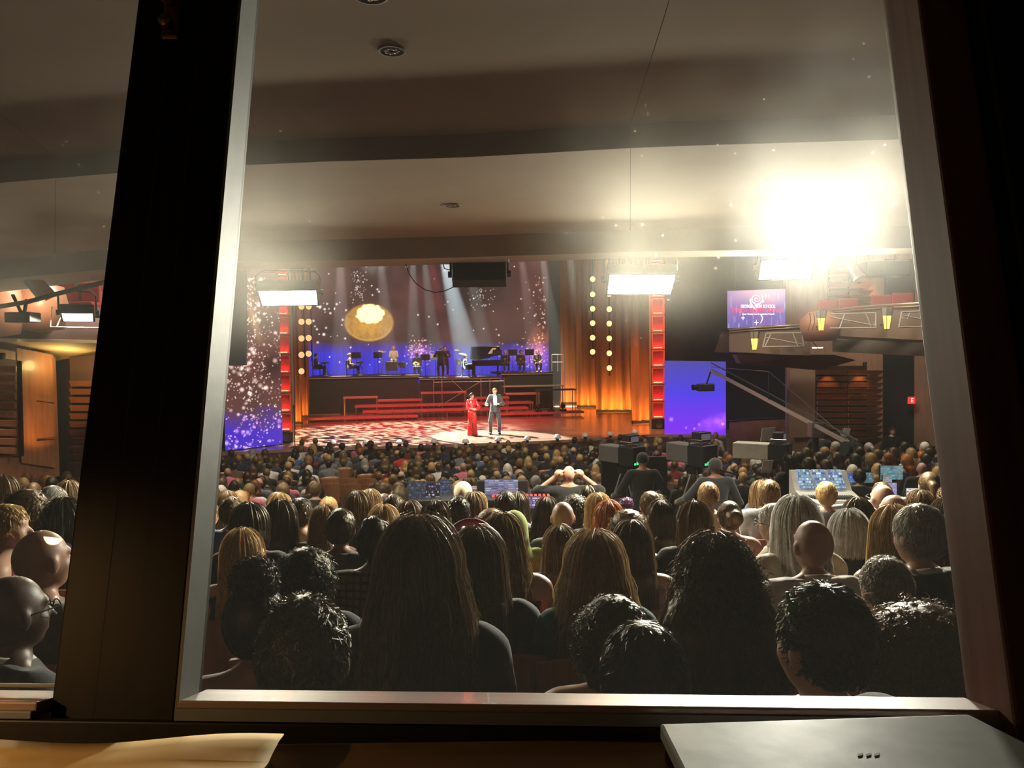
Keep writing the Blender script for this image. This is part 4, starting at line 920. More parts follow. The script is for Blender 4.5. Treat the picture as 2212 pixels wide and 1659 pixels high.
# ------------------------------------------------------------------ standing figures
def standing(name_label, loc, rz, h, arms, skin, hair, style, parts, group=None, res=.012, legs=((.10, 0), (.10, 0)), headyaw=0., wd=1., seed=0, hands=True, cat='person', bow=False):
    """arms: ((elbow, wrist) left, (elbow, wrist) right) in metres of a 1.75 m figure; parts: list of (part name, cloth, kind)"""
    t = thing('person', name_label, cat, loc, rz, group, h / 1.75)
    HZ = np.array((0, .01, 1.645))
    def limbs(s, g, what):
        if 'torso' in what:
            s.ell((0, 0, 1.0), (.155 * wd + g, .11 + g, .13 + g), .05); s.ell((0, .0, 1.18), (.14 * wd + g, .10 + g, .16 + g), .05); s.ell((0, -.005, 1.33), (.165 * wd + g, .11 + g, .13 + g), .05)
            s.cap((-.14 * wd, -.01, 1.43), (.14 * wd, -.01, 1.43), .055 + g, None, .05)
        if 'skirt' in what: s.cap((0, 0, 1.05), (0, 0, .86), .14 + g, .17 + g, .05)
        if 'arms' in what:
            for q, (el, wr) in zip((-1, 1), arms):
                s.cap((q * .18 * wd, -.01, 1.43), el, .05 + g, .042 + g, .03); s.cap(el, wr, .040 + g, .030 + g, .02)
        if 'legs' in what:
            for q, (dx, dy) in zip((-1, 1), legs):
                s.cap((q * .085, 0, .95), (q * (.085 + dx) / 1.3, dy * .5 + .01, .50), .085 + g, .062 + g, .04); s.cap((q * (.085 + dx) / 1.3, dy * .5 + .01, .50), (q * dx * 1.2, dy, .09), .060 + g, .045 + g, .03)
        if 'wide' in what:
            for q, (dx, dy) in zip((-1, 1), legs):
                s.cap((q * .085, 0, .95), (q * dx, dy * .5, .50), .10, .095, .04); s.cap((q * dx, dy * .5, .50), (q * dx * 1.1, dy, .05), .095, .125, .03)
    s = SDF((-.62, -.45, -.02), (.62, .60, 1.80), res); limbs(s, 0, ('torso', 'arms', 'legs')); s.cap((0, -.005, 1.43), (0, .0, 1.55), .058, .050, .03)
    for q in (-1, 1): s.cap((0, -.01, 1.50), (q * .14, -.01, 1.44), .04, .045, .03)
    head_parts(s, HZ, .02, headyaw)
    for q, (dx, dy) in zip((-1, 1), legs): s.cap((q * dx * 1.2, dy - .03, .045), (q * dx * 1.3, dy + .15, .03), .042, .034, .02)
    if hands and res < .013:
        for q, (el, wr) in zip((-1, 1), arms):
            el, wr = np.array(el), np.array(wr); d = (wr - el) / np.linalg.norm(wr - el); e = np.cross(d, (0, 0, 1)); e /= max(np.linalg.norm(e), 1e-6); u_ = np.cross(e, d)
            s.ell(tuple(wr + d * .05), tuple(np.abs(d) * .05 + np.abs(e) * .038 + np.abs(u_) * .018 + .008), .015)
            for i in range(4): a_ = wr + d * .085 + e * (.030 - .02 * i); s.cap(tuple(a_), tuple(a_ + d * (.055 + .008 * (i in (1, 2))) - u_ * .015), .0095, .008, .004)
            s.cap(tuple(wr + d * .03 + e * .035 * -q), tuple(wr + d * .07 + e * .065 * -q), .011, .009, .006)
    v, f = s.net(); me = np_mesh('body', v, f); me.materials.append(skinm(skin)); link('body', me, t)
    for pn, cl, what, g, zlo, zhi in parts:
        s = SDF((-.62, -.45, 0), (.62, .60, 1.62), res); limbs(s, g, what); s.cut(lambda X, Y, Z: np.maximum(zlo - Z, Z - zhi))
        v, f = s.net(); me = np_mesh(pn, v, f); me.materials.append(clothm(cl) if isinstance(cl, str) else cl); link(pn, me, t)
    if style != 'bald':
        hm = clothm(hair) if style in ('cap',) else hairm(hair)
        o = link('cap' if style == 'cap' else 'hair', hair_mesh(style, .012, 500, .006, seed), t, [hm]); o.location = tuple(HZ - HC); 
        if headyaw:
            o.rotation_euler = (0, 0, headyaw); c_ = Vector((HC[0], HC[1], 0)); o.location = Vector(tuple(HZ - HC)) + c_ - Matrix.Rotation(headyaw, 3, 'Z') @ c_
    return t
# ------------------------------------------------------------------ stage floor and decks
stage_m = mat('stage_floor_wood', (.42, .25, .17), .25, spec=.6, var=.3, vscale=2.2, grain=(.25, 3.5, 1), coat=.35)
edge_px = [(455, 985), (487, 977), (560, 974), (640, 969), (745, 966), (850, 963), (1000, 959), (1126, 954), (1220, 950), (1300, 945), (1400, 938.5), (1490, 939), (1570, 941)]
E0 = [atz(x, y, 1.0) for x, y in edge_px]
poly = E0 + [S(12.5, 2, 0), S(13, 21, 0), S(-13, 21, 0), S(-12, -2, 0)]
sf = B().prism([Vector((p.x, p.y, .9)) for p in poly], (0, 0, .1)).obj('floor_stage', stage_m); struct(sf)
apron_m = mat('apron_front_wood', (.10, .045, .025), .5, var=.2, vscale=4)
b = B(); n = len(E0); b.add([Vector((p.x, p.y + .03, .95)) for p in E0] + [Vector((p.x, p.y + .03, -.1)) for p in E0], [(n + i, n + i + 1, i + 1, i) for i in range(n - 1)]); b.obj('apron_front', apron_m, sf)
tread_m = mat('riser_tread_red_lit', (.50, .15, .14), .5, var=.12, vscale=5)  # red of the stage light is put into the tread colour
riser_m = mat('riser_black', (.02, .017, .017), .7)
def deck(px0, px1, py0, py1, v, dep, th, name, lab, m, legs=True, grp=None):
    u0, _, z0 = sp(px0, py0, v); u1, _, z1 = sp(px1, py1, v); z = (z0 + z1) / 2; w = u1 - u0
    t = thing(name, lab, 'stage step' if m is tread_m else 'platform', S(u0 + w / 2, v, 0), TH, grp)
    B().rbox(-w / 2, w / 2, 0, dep, z - th, z, .012).obj('tread', m, t)
    if legs and z > .35:
        nleg = max(2, int(w / 1.8) + 1)
        for i in range(nleg):
            x = -w / 2 + .06 + (w - .12) * i / (nleg - 1); B().cyl((x, .06, 0), (x, .06, z - th), .025, 6).obj('leg', mat('scaffold_tube', (.45, .36, .30), .35, metal=.6), t)
            B().cyl((x, dep - .06, 0), (x, dep - .06, z - th), .025, 6).obj('leg', MATS['scaffold_tube'], t)
    return t, z, u0, u1
deck(654, 903, 904, 897, 7.3, .7, .10, 'stage_step', 'low red-lit stage step at the foot of the dark platform side', tread_m, False)
ZF = deck(1080, 1262, 893, 888, 7.3, .7, .10, 'stage_step', 'low red-lit stage step running out to the orange drapes', tread_m, False)[1]
deck(783, 1142, 888, 880, 8.2, .8, .11, 'stage_step', 'long red-lit stage step, lower of the two full-width ones', tread_m)
deck(766, 1153, 876, 868, 9.1, .8, .11, 'stage_step', 'long red-lit stage step, upper of the two full-width ones', tread_m)
deck(815, 911, 864, 863, 10.0, .8, .09, 'stage_step', 'short red-lit stage step left of the tall black scaffold bay', tread_m)
deck(1027, 1101, 859, 858, 10.0, .8, .09, 'stage_step', 'short red-lit stage step behind the man in the dinner suit', tread_m)
deck(741, 816, 858, 857, 10.9, .8, .09, 'stage_step', 'short dim red-lit stage step at the platform end below the keyboards', tread_m)
deck(909, 1008, 848, 846, 10.9, .8, .09, 'stage_step', 'short red-lit stage step raised behind the woman in red', tread_m)
deck(1093, 1168, 850, 849, 10.9, .8, .09, 'stage_step', 'short red-lit stage step raised below the horn players', tread_m)
deck(1088, 1218, 834, 832, 11.6, .8, .07, 'stage_platform', 'narrow pale-edged platform right of the piano', mat('deck_edge', (.35, .25, .18), .5))
deck(1161, 1245, 842, 840, 10.6, .7, .07, 'stage_platform', 'black table-like platform beside the orange drapes', riser_m)
# main band platform
def plat(px0, px1, ytop, v, dep, lab, ht=None):
    u0, _, z = sp(px0, ytop, v); u1, _, _ = sp(px1, ytop, v); w = u1 - u0
    t = thing('band_platform', lab, 'platform', S(u0 + w / 2, v, 0), TH)
    B().box(-w / 2, w / 2, 0, dep, z - .12, z).obj('deck', riser_m, t); B().box(-w / 2 + .05, w / 2 - .05, .04, .10, 0, z - .12).obj('skirt', mat('black_masking', (.022, .020, .020), .9), t)
    B().box(-w / 2, w / 2, -.02, .0, z - .10, z - .06).obj('edge_trim', MATS['deck_edge'], t)
    return t, z
_, ZB = plat(664, 905, 815, 12.4, 4.4, 'black band platform under the two keyboard players')
_, ZB2 = plat(905, 1082, 817, 12.4, 4.4, 'black band platform under conductor and piano')
_, ZB3 = plat(1082, 1196, 806, 12.4, 4.4, 'black band platform under the horn players')
sb_m = MATS['scaffold_tube']
t = thing('scaffold_bay', 'steel scaffold stair bay in the middle of the band platform', 'scaffold', S(*sp(985, 890, 12.2)[:2], 0), TH)
for x in (-1.2, -.75, 1.4, 1.9, 2.7): B().cyl((x, 0, 0), (x, 0, 1.75), .03, 6).obj('post', sb_m, t)
for a, c in (((-1.2, 0, .1), (1.4, 0, 1.6)), ((1.4, 0, .1), (-.2, 0, 1.7)), ((-1.2, 0, 1.6), (2.7, 0, 1.6))): B().cyl(a, c, .02, 6).obj('brace', sb_m, t)
t = thing('guard_rail', 'thin steel guard rail at the end of the horn players platform', 'rail', S(*sp(1205, 806, 14)[:2], ZB3), TH)
for x in (-.35, 0, .35): B().cyl((x, 0, 0), (x, 0, 1.0), .02, 6).obj('post', sb_m, t)
for z in (.55, 1.0): B().cyl((-.35, 0, z), (.35, 0, z), .018, 6).obj('rail', sb_m, t)
# ------------------------------------------------------------------ LED screens with their pictures
rg = np.random.default_rng(5)
def vnoise(X, Y, s, seed=0):
    r = np.random.default_rng(seed); G = r.random((64, 64)); x = (X / s) % 63; y = (Y / s) % 63; i = x.astype(int); j = y.astype(int); fx = x - i; fy = y - j; fx = fx * fx * (3 - 2 * fx); fy = fy * fy * (3 - 2 * fy)
    return (G[j, i] * (1 - fx) + G[j, i + 1] * fx) * (1 - fy) + (G[j + 1, i] * (1 - fx) + G[j + 1, i + 1] * fx) * fy
def lerp3(a, b, t): return np.array(a) * (1 - t[..., None]) + np.array(b) * t[..., None]
def led(name, lab, P00, P10, P11, P01, nx, ny, fn, strength, thick=.08, cat='screen', parent=None):
    "screen with corners bottom-left, bottom-right, top-right, top-left; fn gets the picture's pixel grids"
    P = [Vector(p) for p in (P00, P10, P11, P01)]; s = np.linspace(0, 1, nx + 1); t = np.linspace(0, 1, ny + 1); SS, TT = np.meshgrid(s, t)
    A = [np.array(p) for p in P]; pts = (A[0] * ((1 - SS) * (1 - TT))[..., None] + A[1] * (SS * (1 - TT))[..., None] + A[2] * (SS * TT)[..., None] + A[3] * ((1 - SS) * TT)[..., None])
    q = pts - np.array(CAM); z = q @ np.array(_f); PX = W / 2 + F * (q @ np.array(_R)) / z; PY = H / 2 - F * (q @ np.array(_U)) / z
    rgb = np.clip(fn(PX, PY, SS, TT), 0, 8)
    base = (P[0] + P[1]) / 2
    th = thing(name, lab, cat, base) if parent is None else parent
    if parent is not None: base = Vector((0, 0, 0))
    i = (np.arange(ny)[:, None] * (nx + 1) + np.arange(nx)[None, :]).ravel(); f = np.stack([i, i + 1, i + nx + 2, i + nx + 1], 1)
    me = np_mesh('picture', pts.reshape(-1, 3) - np.array(base), f, False); ca = me.color_attributes.new('picture', 'FLOAT_COLOR', 'POINT')
    ca.data.foreach_set('color', np.concatenate([rgb.reshape(-1, 3), np.ones((rgb.shape[0] * rgb.shape[1], 1))], 1).astype(np.float32).ravel())
    me.materials.append(screen_mat('screen_%g' % strength, strength)); link('picture', me, th)
    nrm = (P[1] - P[0]).cross(P[3] - P[0]).normalized()
    if nrm.y > 0: nrm = -nrm
    B().prism([p - base - nrm * .012 for p in P], -nrm * thick).obj('cabinet', BLACK, th)
    return th
def dots(img, PX, PY, pts):
    for x, y, r, c, a in pts: 
        d = np.hypot(PX - x, PY - y); m = np.clip(1.3 - d / r, 0, 1) ** 1.2 * a; img += m[..., None] * np.array(c)
    return img
def pic_back(PX, PY, S_, T_):
    img = lerp3((.085, .030, .026), (.030, .022, .022), np.clip((PX - 700) / 200, 0, 1) * np.clip((800 - PX) / 60 + .5, 0, 1))
    img = lerp3((.05, .028, .024), (.12, .035, .035), np.clip(vnoise(PX, PY, 90, 3) * 1.2 - .1, 0, 1)) * (0.75 + .5 * vnoise(PX, PY, 22, 4))[..., None]
    blue = np.clip((PY - 742 + 8 * vnoise(PX, PX, 30, 9)) / 28, 0, 1) * np.where(PX < 860, 1, .8 + .2 * vnoise(PX, PY * .1, 6, 2))
    bc = lerp3((.025, .018, .50), (.04, .04, .90), vnoise(PX * 2.2, PY * .12, 7, 8))
    img = img * (1 - blue[..., None]) + bc * blue[..., None]
    for cx, cy, rx, ry, c in ((1165, 755, 34, 60, (.85, .22, .10)), (905, 762, 34, 26, (.55, .12, .12)), (1125, 770, 46, 24, (.35, .10, .12))):
        d = np.hypot((PX - cx) / rx, (PY - cy) / ry); img += (np.clip(1 - d, 0, 1) ** 1.3 * (.4 + .8 * vnoise(PX, PY, 5, 21)))[..., None] * np.array(c)
    dx, dy = (PX - 797) / 54, (PY - 697) / 41; d = np.hypot(dx, dy); ball = np.clip((1.03 - d) / .10, 0, 1)
    bcol = lerp3((.62, .31, .06), (.42, .22, .05), vnoise(PX, PY, 12, 6)) * (.75 + .35 * vnoise(PX, PY, 4, 7))[..., None]; bcol += (np.clip(.35 - np.abs(d - .93) * 5, 0, 1) * np.clip(dy + .2, 0, 1))[..., None] * np.array((.8, .5, .15))
    img = img * (1 - ball[..., None]) + bcol * ball[..., None]; img += (np.clip(1.35 - d, 0, 1) ** 2 * .35)[..., None] * np.array((.7, .32, .05))
    ed = np.hypot((PX - 800) / 30, (PY - 678) / 21) + .25 * (vnoise(PX, PY, 6, 11) - .5); img += np.clip((1.05 - ed) * 5, 0, 1)[..., None] * np.array((2.2, 1.7, .75))
    r = np.random.default_rng(12); L = []
    for k in range(60): L.append((r.uniform(670, 1184), r.uniform(575, 800), r.uniform(.9, 2.4), (1, .93, .85), 1.0))
    for k in range(26): a = r.uniform(650, 740); L.append((r.normal(705, 22), a, r.uniform(1.2, 3), (1, .95, .9), 1))
    for k in range(70): t = r.random(); L.append((1184 - abs(r.normal(0, 16)) - 5, 590 + 180 * t, r.uniform(.8, 2.2), (1, .7, .5), .9))
    for k in range(120): L.append((r.normal(905, 17), r.normal(758, 14), r.uniform(.8, 2), (1, .55, .5), .8))
    for k in range(90): L.append((r.normal(1140, 28), r.normal(768, 16), r.uniform(.8, 1.8), (1, .7, .6), .8))
    for k in range(60): L.append((r.normal(775, 8), r.uniform(585, 650), r.uniform(.8, 1.6), (1, .8, .75), .8))
    for k in range(45): L.append((r.normal(1042, 14), r.normal(640, 14), r.uniform(.8, 1.6), (1, .85, .75), .8))
    return dots(img, PX, PY, L)
u0, _, zt = sp(655, 545, 17.0); u1, _, zb_ = sp(1186, 812, 17.0)
led('led_backdrop', 'huge backdrop screen with golden orb, red sparks and blue base behind the band', S(u0, 17, zb_ - .3), S(u1, 17, zb_ - .3), S(u1, 17, zt), S(u0, 17, zt), 560, 290, pic_back, 1.0)
def pic_left(PX, PY, S_, T_):
    img = lerp3((.10, .045, .04), (.18, .06, .05), vnoise(PX, PY, 50, 3)); bl = np.clip((PY - 860 - 30 * vnoise(PX, PY, 20, 5)) / 60, 0, 1); img = img * (1 - bl[..., None]) + np.array((.07, .03, .62)) * bl[..., None]
    dk = np.clip(1 - np.hypot((PX - 590) / 40, (PY - 790) / 45), 0, 1); img *= (1 - .7 * dk)[..., None]
    d = np.abs((PX - 548) - (PY - 690) * .28); img += (np.clip(1 - d / 12, 0, 1) * np.clip(1 - np.abs(PY - 690) / 60, 0, 1) * .5)[..., None] * np.array((.8, .5, .2))
    r = np.random.default_rng(2); L = []
    for k in range(760):
        y = r.uniform(600, 975); x = r.uniform(480, 612) if r.random() < .55 else r.normal(535 + .02 * (y - 600), 22); s_ = r.uniform(.8, 2.2) if r.random() < .9 else r.uniform(2.5, 5.5)
        c = (1, .75, .65) if y < 900 else (1, .65, 1) if r.random() < .6 else (.9, .35, .9); L.append((x, y, s_, c, r.uniform(.5, 1.3)))
    return dots(img, PX, PY, L)
A0, A1 = atz(487, 974, 1.03), atz(611, 958.5, 1.03); zt = aty(531, 575, 25.2).z
led('led_wall', 'tall side screen full of pink and gold sparks fading to blue, left of stage', A0, A1, A1 + Vector((0, 0, zt - 1.03)), A0 + Vector((0, 0, zt - 1.03)), 150, 420, pic_left, .9)
def pic_right(PX, PY, S_, T_):
    t = np.clip((PY - 780) / 155, 0, 1); img = lerp3((.075, .07, .42), (.08, .05, .85), np.clip(t * 2, 0, 1)); img = img * (1 - np.clip(t * 2 - .9, 0, 1)[..., None]) + np.array((.22, .03, .95)) * np.clip(t * 2 - .9, 0, 1)[..., None]
    c = np.clip(1 - np.hypot((PX - 1552) / 52, (PY - 912 + .25 * (PX - 1552)) / 22), 0, 1) * (.3 + vnoise(PX, PY, 9, 4)); img += c[..., None] * np.array((.5, .12, .55))
    return dots(img, PX, PY, [(1450, 906, 5, (.8, .3, 1), .6), (1540, 841, 3, (.6, .1, .8), .6), (1561, 916, 3, (.9, .5, 1), .7), (1510, 917, 3, (.7, .3, 1), .6), (1482, 924, 3, (.7, .3, 1), .5), (1500, 926, 3, (.8, .4, 1), .5)])
A0, A1 = aty(1435.5, 937, 28.3), aty(1568, 939.5, 27.6); A2, A3 = aty(1568, 781, 27.6), aty(1435.5, 779, 28.3)
led('led_wall', 'plain blue to violet side screen right of the stage', A0, A1, A2, A3, 132, 156, pic_right, 1.0)
def pic_proj(PX, PY, S_, T_):
    img = lerp3((.22, .18, .62), (.45, .22, .62), vnoise(PX, PY, 26, 3)); img = img + (np.clip(1 - np.hypot((PX - 1640) / 75, (PY - 632) / 38), 0, 1))[..., None] * np.array((.75, .40, .10)); img += (np.clip(T_ - .35, 0, 1) * .5)[..., None] * np.array((.5, .30, .22))
    r = np.random.default_rng(6)
    for k in range(34):
        x = r.uniform(1573, 1702); y = r.uniform(626, 700); l = r.uniform(8, 26); m = np.clip(1.2 - np.abs(PX - x) / 1.1, 0, 1) * ((PY > y) & (PY < y + l)); img += (m * r.uniform(.15, .5))[..., None] * np.array((1, .75, .8))
    return img
PJ = 25.5
ps = led('projection_screen', 'small hanging screen showing the awards title in white and red', aty(1571, 709, PJ), aty(1704, 704.5, PJ - .3), aty(1704, 623.5, PJ - .3), aty(1571, 628.5, PJ), 133, 84, pic_proj, .8)
wtx = mat('screen_white', (1, 1, 1), .5, emit=(1, .97, .92), strength=1.6); rtx = mat('screen_red', (.8, .1, .15), .5, emit=(1, .035, .06), strength=1.1)
pb = ps.location; yawp = math.atan2(-.3, aty(1704, 700, PJ).x - aty(1571, 700, PJ).x)
def on_screen(x, y, off=.05): return aty(x, y, PJ - .15) - pb + Vector((0, -off, 0))
rt = (PI / 2, R(1.0), yawp)
text_mesh('GEORGIA HIGH SCHOOL', .15, 'title_line', wtx, ps, on_screen(1636, 662), rt, .002, .001, 1.13)
text_mesh('MUSICAL THEATRE AWARDS', .20, 'title_line', rtx, ps, on_screen(1636.5, 671), rt, .003, .002, 1.68)
text_mesh('Shuler Hensley Awards Leadership Program', .075, 'title_line', wtx, ps, on_screen(1637, 678.5), rt, .002, .0, 1.06)
b = B(); pts = []; rad = []                                   # spiral emblem
for i in range(60):
    a = i / 59; an = -.3 + a * 4.3 * PI; r_ = 1.0 + a * 12.4; pts.append(on_screen(1633 + r_ * math.cos(an), 646 - r_ * math.sin(an) * .98, .06)); rad.append(.005 + .011 * a)
b.tube(pts, rad, 6); b.tube([on_screen(x, y, .06) for x, y in ((1619.5, 646), (1620, 653), (1623, 660), (1627, 665), (1631, 668))], [.016, .017, .016, .013, .008], 6)
b.tube([on_screen(x, y, .06) for x, y in ((1640, 678), (1644, 682), (1646, 687), (1645, 692), (1641, 699))], [.005, .014, .017, .014, .005], 6); b.obj('spiral_emblem', wtx, ps, True)
b = B()
for x, y, s_ in ((1653, 640, 4), (1646.5, 651, 3), (1604, 687, 4.5), (1632.5, 697, 5.5)):
    for dx, dy in ((1, 0), (0, 1)): b.tube([on_screen(x - dx * s_, y - dy * s_ * 1.2, .06), on_screen(x, y, .06), on_screen(x + dx * s_, y + dy * s_ * 1.2, .06)], [.002, .018, .002], 5)
b.obj('star_mark', wtx, ps)
for x in (1590, 1690): B().cyl(aty(x, 627, PJ) - pb, aty(x, 160, PJ) - pb, .012, 5).obj('hanging_wire', BLACK, ps)
# grey masking flat in front of the left screen
o = slab('masking_flat', [(420, 145), (531, 145), (531, 789), (420, 792)], [24.0, 24.3, 24.3, 24.0], mat('blue_grey_flat', (.10, .11, .13), .8), .1); tag(o, 'tall blue-grey masking flat hung over the left screen corner', 'stage flat')
# ------------------------------------------------------------------ red towers
coral = mat('tower_frame_coral', (.75, .20, .12), .45); cellm = mat('tower_cell_panel', (.45, .10, .09), .6, var=.1, vscale=10); barm = mat('tower_red_lamp', (1, .1, .05), .5, emit=(1, .03, .015), strength=45)
def tower(px_, pyb, Y, yaw, w, pitch, n, lab, side, z0=.42):
    p = aty(px_, pyb, Y); p.z = 1.0; t = thing('light_tower', lab, 'light tower', p, yaw)
    B().rbox(-w / 2 - .02, w / 2 + .02, -.22, .25, 0, z0 - .04, .02).obj('speaker_base', BLACK, t); B().lathe([(.0, 0), (.13, .01), (.15, .03)], 18, (0, -.235, .2), (0, -1, 0)).obj('speaker_cone', mat('cone_grey', (.05, .05, .05), .6), t, True)
    for i in range(n):
        z = z0 + i * pitch; b = B()
        b.box(-w / 2, -w / 2 + .05, -.12, .12, z, z + pitch - .03).box(w / 2 - .05, w / 2, -.12, .12, z, z + pitch - .03).box(-w / 2 + .05, w / 2 - .05, -.12, .12, z, z + .05).box(-w / 2 + .05, w / 2 - .05, -.12, .12, z + pitch - .08, z + pitch - .03)
        c = b.obj('cell_frame', coral, t); B().box(-w / 2 + .05, w / 2 - .05, .08, .11, z + .05, z + pitch - .08).obj('cell_panel', cellm, c)
        B().box(-w / 2 + .09, w / 2 - .09, .0, .06, z + .055, z + .075).obj('glow_bar', barm, c)
    x = side * (w / 2 + .06); B().box(x - .035, x + .035, -.1, .02, 0, z0 + n * pitch).obj('upright', mat('tower_upright', (.50, .28, .16), .4, metal=.3), t)
    return t
tower(618.5, 957, 26.9, R(20), .42, .70, 10, 'tower of stacked red glowing cells beside the spark-filled screen', 1)
tower(1422, 926, 30.0, R(-4), .52, .70, 10, 'tower of stacked red glowing cells beside the plain blue screen', -1)
# ------------------------------------------------------------------ drapes with floor lamps assumed from the orange light low on them
drape_m = mat('amber_velvet_drape', (.36, .15, .045), .85, sheen=.2, var=.1, vscale=4, grain=(6, 6, .4))
def drape(x0, x1, yb, lab, dy=0, lit=260, nf=5, top=11):
    A = atz(x0, yb + dy, 1.0); C_ = atz(x1, yb - dy, 1.0); d = C_ - A; w = d.length; yaw = math.atan2(d.y, d.x); t = thing('stage_drape', lab, 'curtain', (A + C_) / 2, yaw)
    nx_ = nf * 10; v = []; f = []
    zs = (.12, 1.2, 2.6, 5, top)
    for j, z in enumerate(zs):
        for i in range(nx_ + 1):
            s_ = i / nx_; v.append((-w / 2 + w * s_, .13 * math.sin(s_ * nf * 2 * PI + .6 * math.sin(j * .7)) * (1 - .04 * j) + .05 * math.sin(s_ * 31 + j), z))
    f = [(j * (nx_ + 1) + i, j * (nx_ + 1) + i + 1, (j + 1) * (nx_ + 1) + i + 1, (j + 1) * (nx_ + 1) + i) for j in range(len(zs) - 1) for i in range(nx_)]
    B().add(v, f).obj('cloth', drape_m, t, True)
    B().box(-w / 2, w / 2, -.06, .06, 0.0, .12).obj('weight_hem', DARK, t)
    if lit:
        M = t.location; fw = Vector((math.sin(yaw), -math.cos(yaw), 0))
        lamp('AREA', 'assumed_drape_uplight', M + fw * .7 + Vector((0, 0, .12)), M + Vector((0, 0, .9)), lit * .21, (1, .38, .07), w * .8, .12).rotation_euler.rotate_axis('Z', 0)
drape(1212, 1247, 873, 'amber drape strip furthest back beside the band platform', 0, 240, 2)
drape(1246, 1291, 880, 'amber drape behind the inner lamp ladder', 0, 300, 3)
drape(1288, 1368, 890, 'wide amber drape with heavy folds behind the outer lamp ladder', 0, 420, 4)
drape(1366, 1404, 914, 'narrow amber drape close to the red tower', 1, 160, 2)
drape(638, 653, 916, 'amber drape edge close behind the lamp ladder at stage left screen', 0, 160, 2)
drape(652, 668, 902, 'amber drape edge behind the keyboard players platform end', 0, 120, 2)
# ------------------------------------------------------------------ lamp ladders
disc_m = mat('blinder_lens', (1, .8, .5), .4, emit=(1, .72, .30), strength=1.25); disc_o = mat('blinder_lens_warm', (1, .7, .4), .4, emit=(1, .50, .20), strength=1.1)
def ladder(cols, Y, lab, m, yaw):
    P0 = aty(cols[0][0], 900, Y); P0.z = 1.0; t = thing('lamp_ladder', lab, 'light stand', P0)
    for x, y0, y1, ys in cols:
        a = aty(x, y0, Y); c = aty(x, y1, Y); B().cyl(Vector((a.x, a.y + .16, 13.4)) - P0, Vector((a.x, a.y + .16, c.z)) - P0, .03, 8).obj('pole', BLACK, t)
        for y in ys:
            q = aty(x, y, Y) - P0; ax_ = Vector((math.sin(yaw) * 1, -math.cos(yaw), -.05)).normalized()
            h = B().lathe([(.0, -.14), (.10, -.13), (.155, -.01), (.155, .01), (.13, .01)], 18, q, ax_).obj('lamp_housing', BLACK, t, True); B().lathe([(.132, .008), (.1, .012), (0, .014)], 18, q, ax_).obj('lens', m, h, True)
            B().cyl(q + Vector((0, .05, 0)), q + Vector((0, .17, 0)), .02, 6).obj('clamp', BLACK, h)
ladder([(1280, 560, 775, [603, 636, 667, 698, 729.5, 760])], 34.0, 'single column of round yellow lamps, inner ladder before the amber drapes', disc_m, R(10))
ladder([(1316, 560, 812, [635, 668, 699, 731, 763, 795])], 33.6, 'single column of round yellow lamps, outer ladder reaching lower', disc_m, R(10))
ladder([(651, 560, 815, [629, 662, 695, 731, 766.5, 802]), (666.5, 560, 780, [629, 662, 695, 730, 764])], 31.0, 'double column of round orange lamps beside the tower at the spark screen', disc_o, R(35))
# ------------------------------------------------------------------ small stage things
for x, y in ((719, 957), (791, 957), (863, 957), (938, 955), (1006, 955), (1076, 951), (1139, 949), (1204, 945), (1264, 941.5), (1318, 938.5), (1371, 934)):
    p = atz(x, y + 7, 1.0); t = thing('footlight', 'small white domed footlight on the stage front edge', 'footlight', p, 0, 'white footlights along the stage edge')
    B().lathe([(0, .24), (.07, .22), (.12, .14), (.13, .09), (.10, .09)], 14).obj('dome', mat('footlight_white', (.85, .83, .78), .4), t, True); B().cyl((0, 0, 0), (0, 0, .10), .06, 10).obj('base', BLACK, t)
p = atz(637, 966, 1.0); t = thing('microphone_stand', 'black microphone stand by the red tower at the stage edge', 'microphone stand', p)
B().lathe([(0, 0), (.15, 0), (.15, .02), (.02, .03)], 16).obj('base', BLACK, t); B().cyl((0, 0, .02), (0, 0, 1.35), .015, 8).obj('pole', BLACK, t); B().ell((0, -.02, 1.40), (.03, .03, .06)).obj('microphone', BLACK, t, True)
for x in (1163, 1190, 1216):
    u_, v_, _ = sp(x, 884, 7.65); t = thing('moving_head_light', 'black moving-head lamp on the low step under the table-like platform', 'stage light', S(u_, 7.65, ZF), TH, 'moving-head lamps on the right low step')
    B().rbox(-.16, .16, -.14, .14, 0, .10, .02).obj('base', BLACK, t); B().ell((0, 0, .26), (.13, .12, .15)).obj('head', BLACK, t, True); B().bar((-.16, 0, .1), (-.16, 0, .3), .03).obj('yoke_arm', BLACK, t); B().bar((.16, 0, .1), (.16, 0, .3), .03).obj('yoke_arm', BLACK, t)
# ------------------------------------------------------------------ hosts
red_seq = mat('red_sequin_cloth', (.60, .012, .012), .35, spec=.8, var=.3, vscale=60)
nt = red_seq.node_tree; vo = nt.nodes.new('ShaderNodeTexVoronoi'); vo.inputs['Scale'].default_value = 14; tc = nt.nodes.new('ShaderNodeTexCoord'); nt.links.new(tc.outputs['Object'], vo.inputs['Vector'])
mrn = nt.nodes.new('ShaderNodeMapRange'); mrn.inputs[1].default_value = .16; mrn.inputs[2].default_value = .22; mrn.inputs[3].default_value = 1; mrn.inputs[4].default_value = 0; nt.links.new(vo.outputs['Distance'], mrn.inputs[0])
mixc = nt.nodes.new('ShaderNodeMix'); mixc.data_type = 'RGBA'; nt.links.new(mrn.outputs[0], mixc.inputs[0]); mixc.inputs[6].default_value = (.62, .012, .012, 1); mixc.inputs[7].default_value = (.95, .72, .62, 1); nt.links.new(mixc.outputs[2], nt.nodes['Principled BSDF'].inputs['Base Color'])
pW = atz(1020.5, 941, 1.0); pM = atz(1070, 938, 1.0)
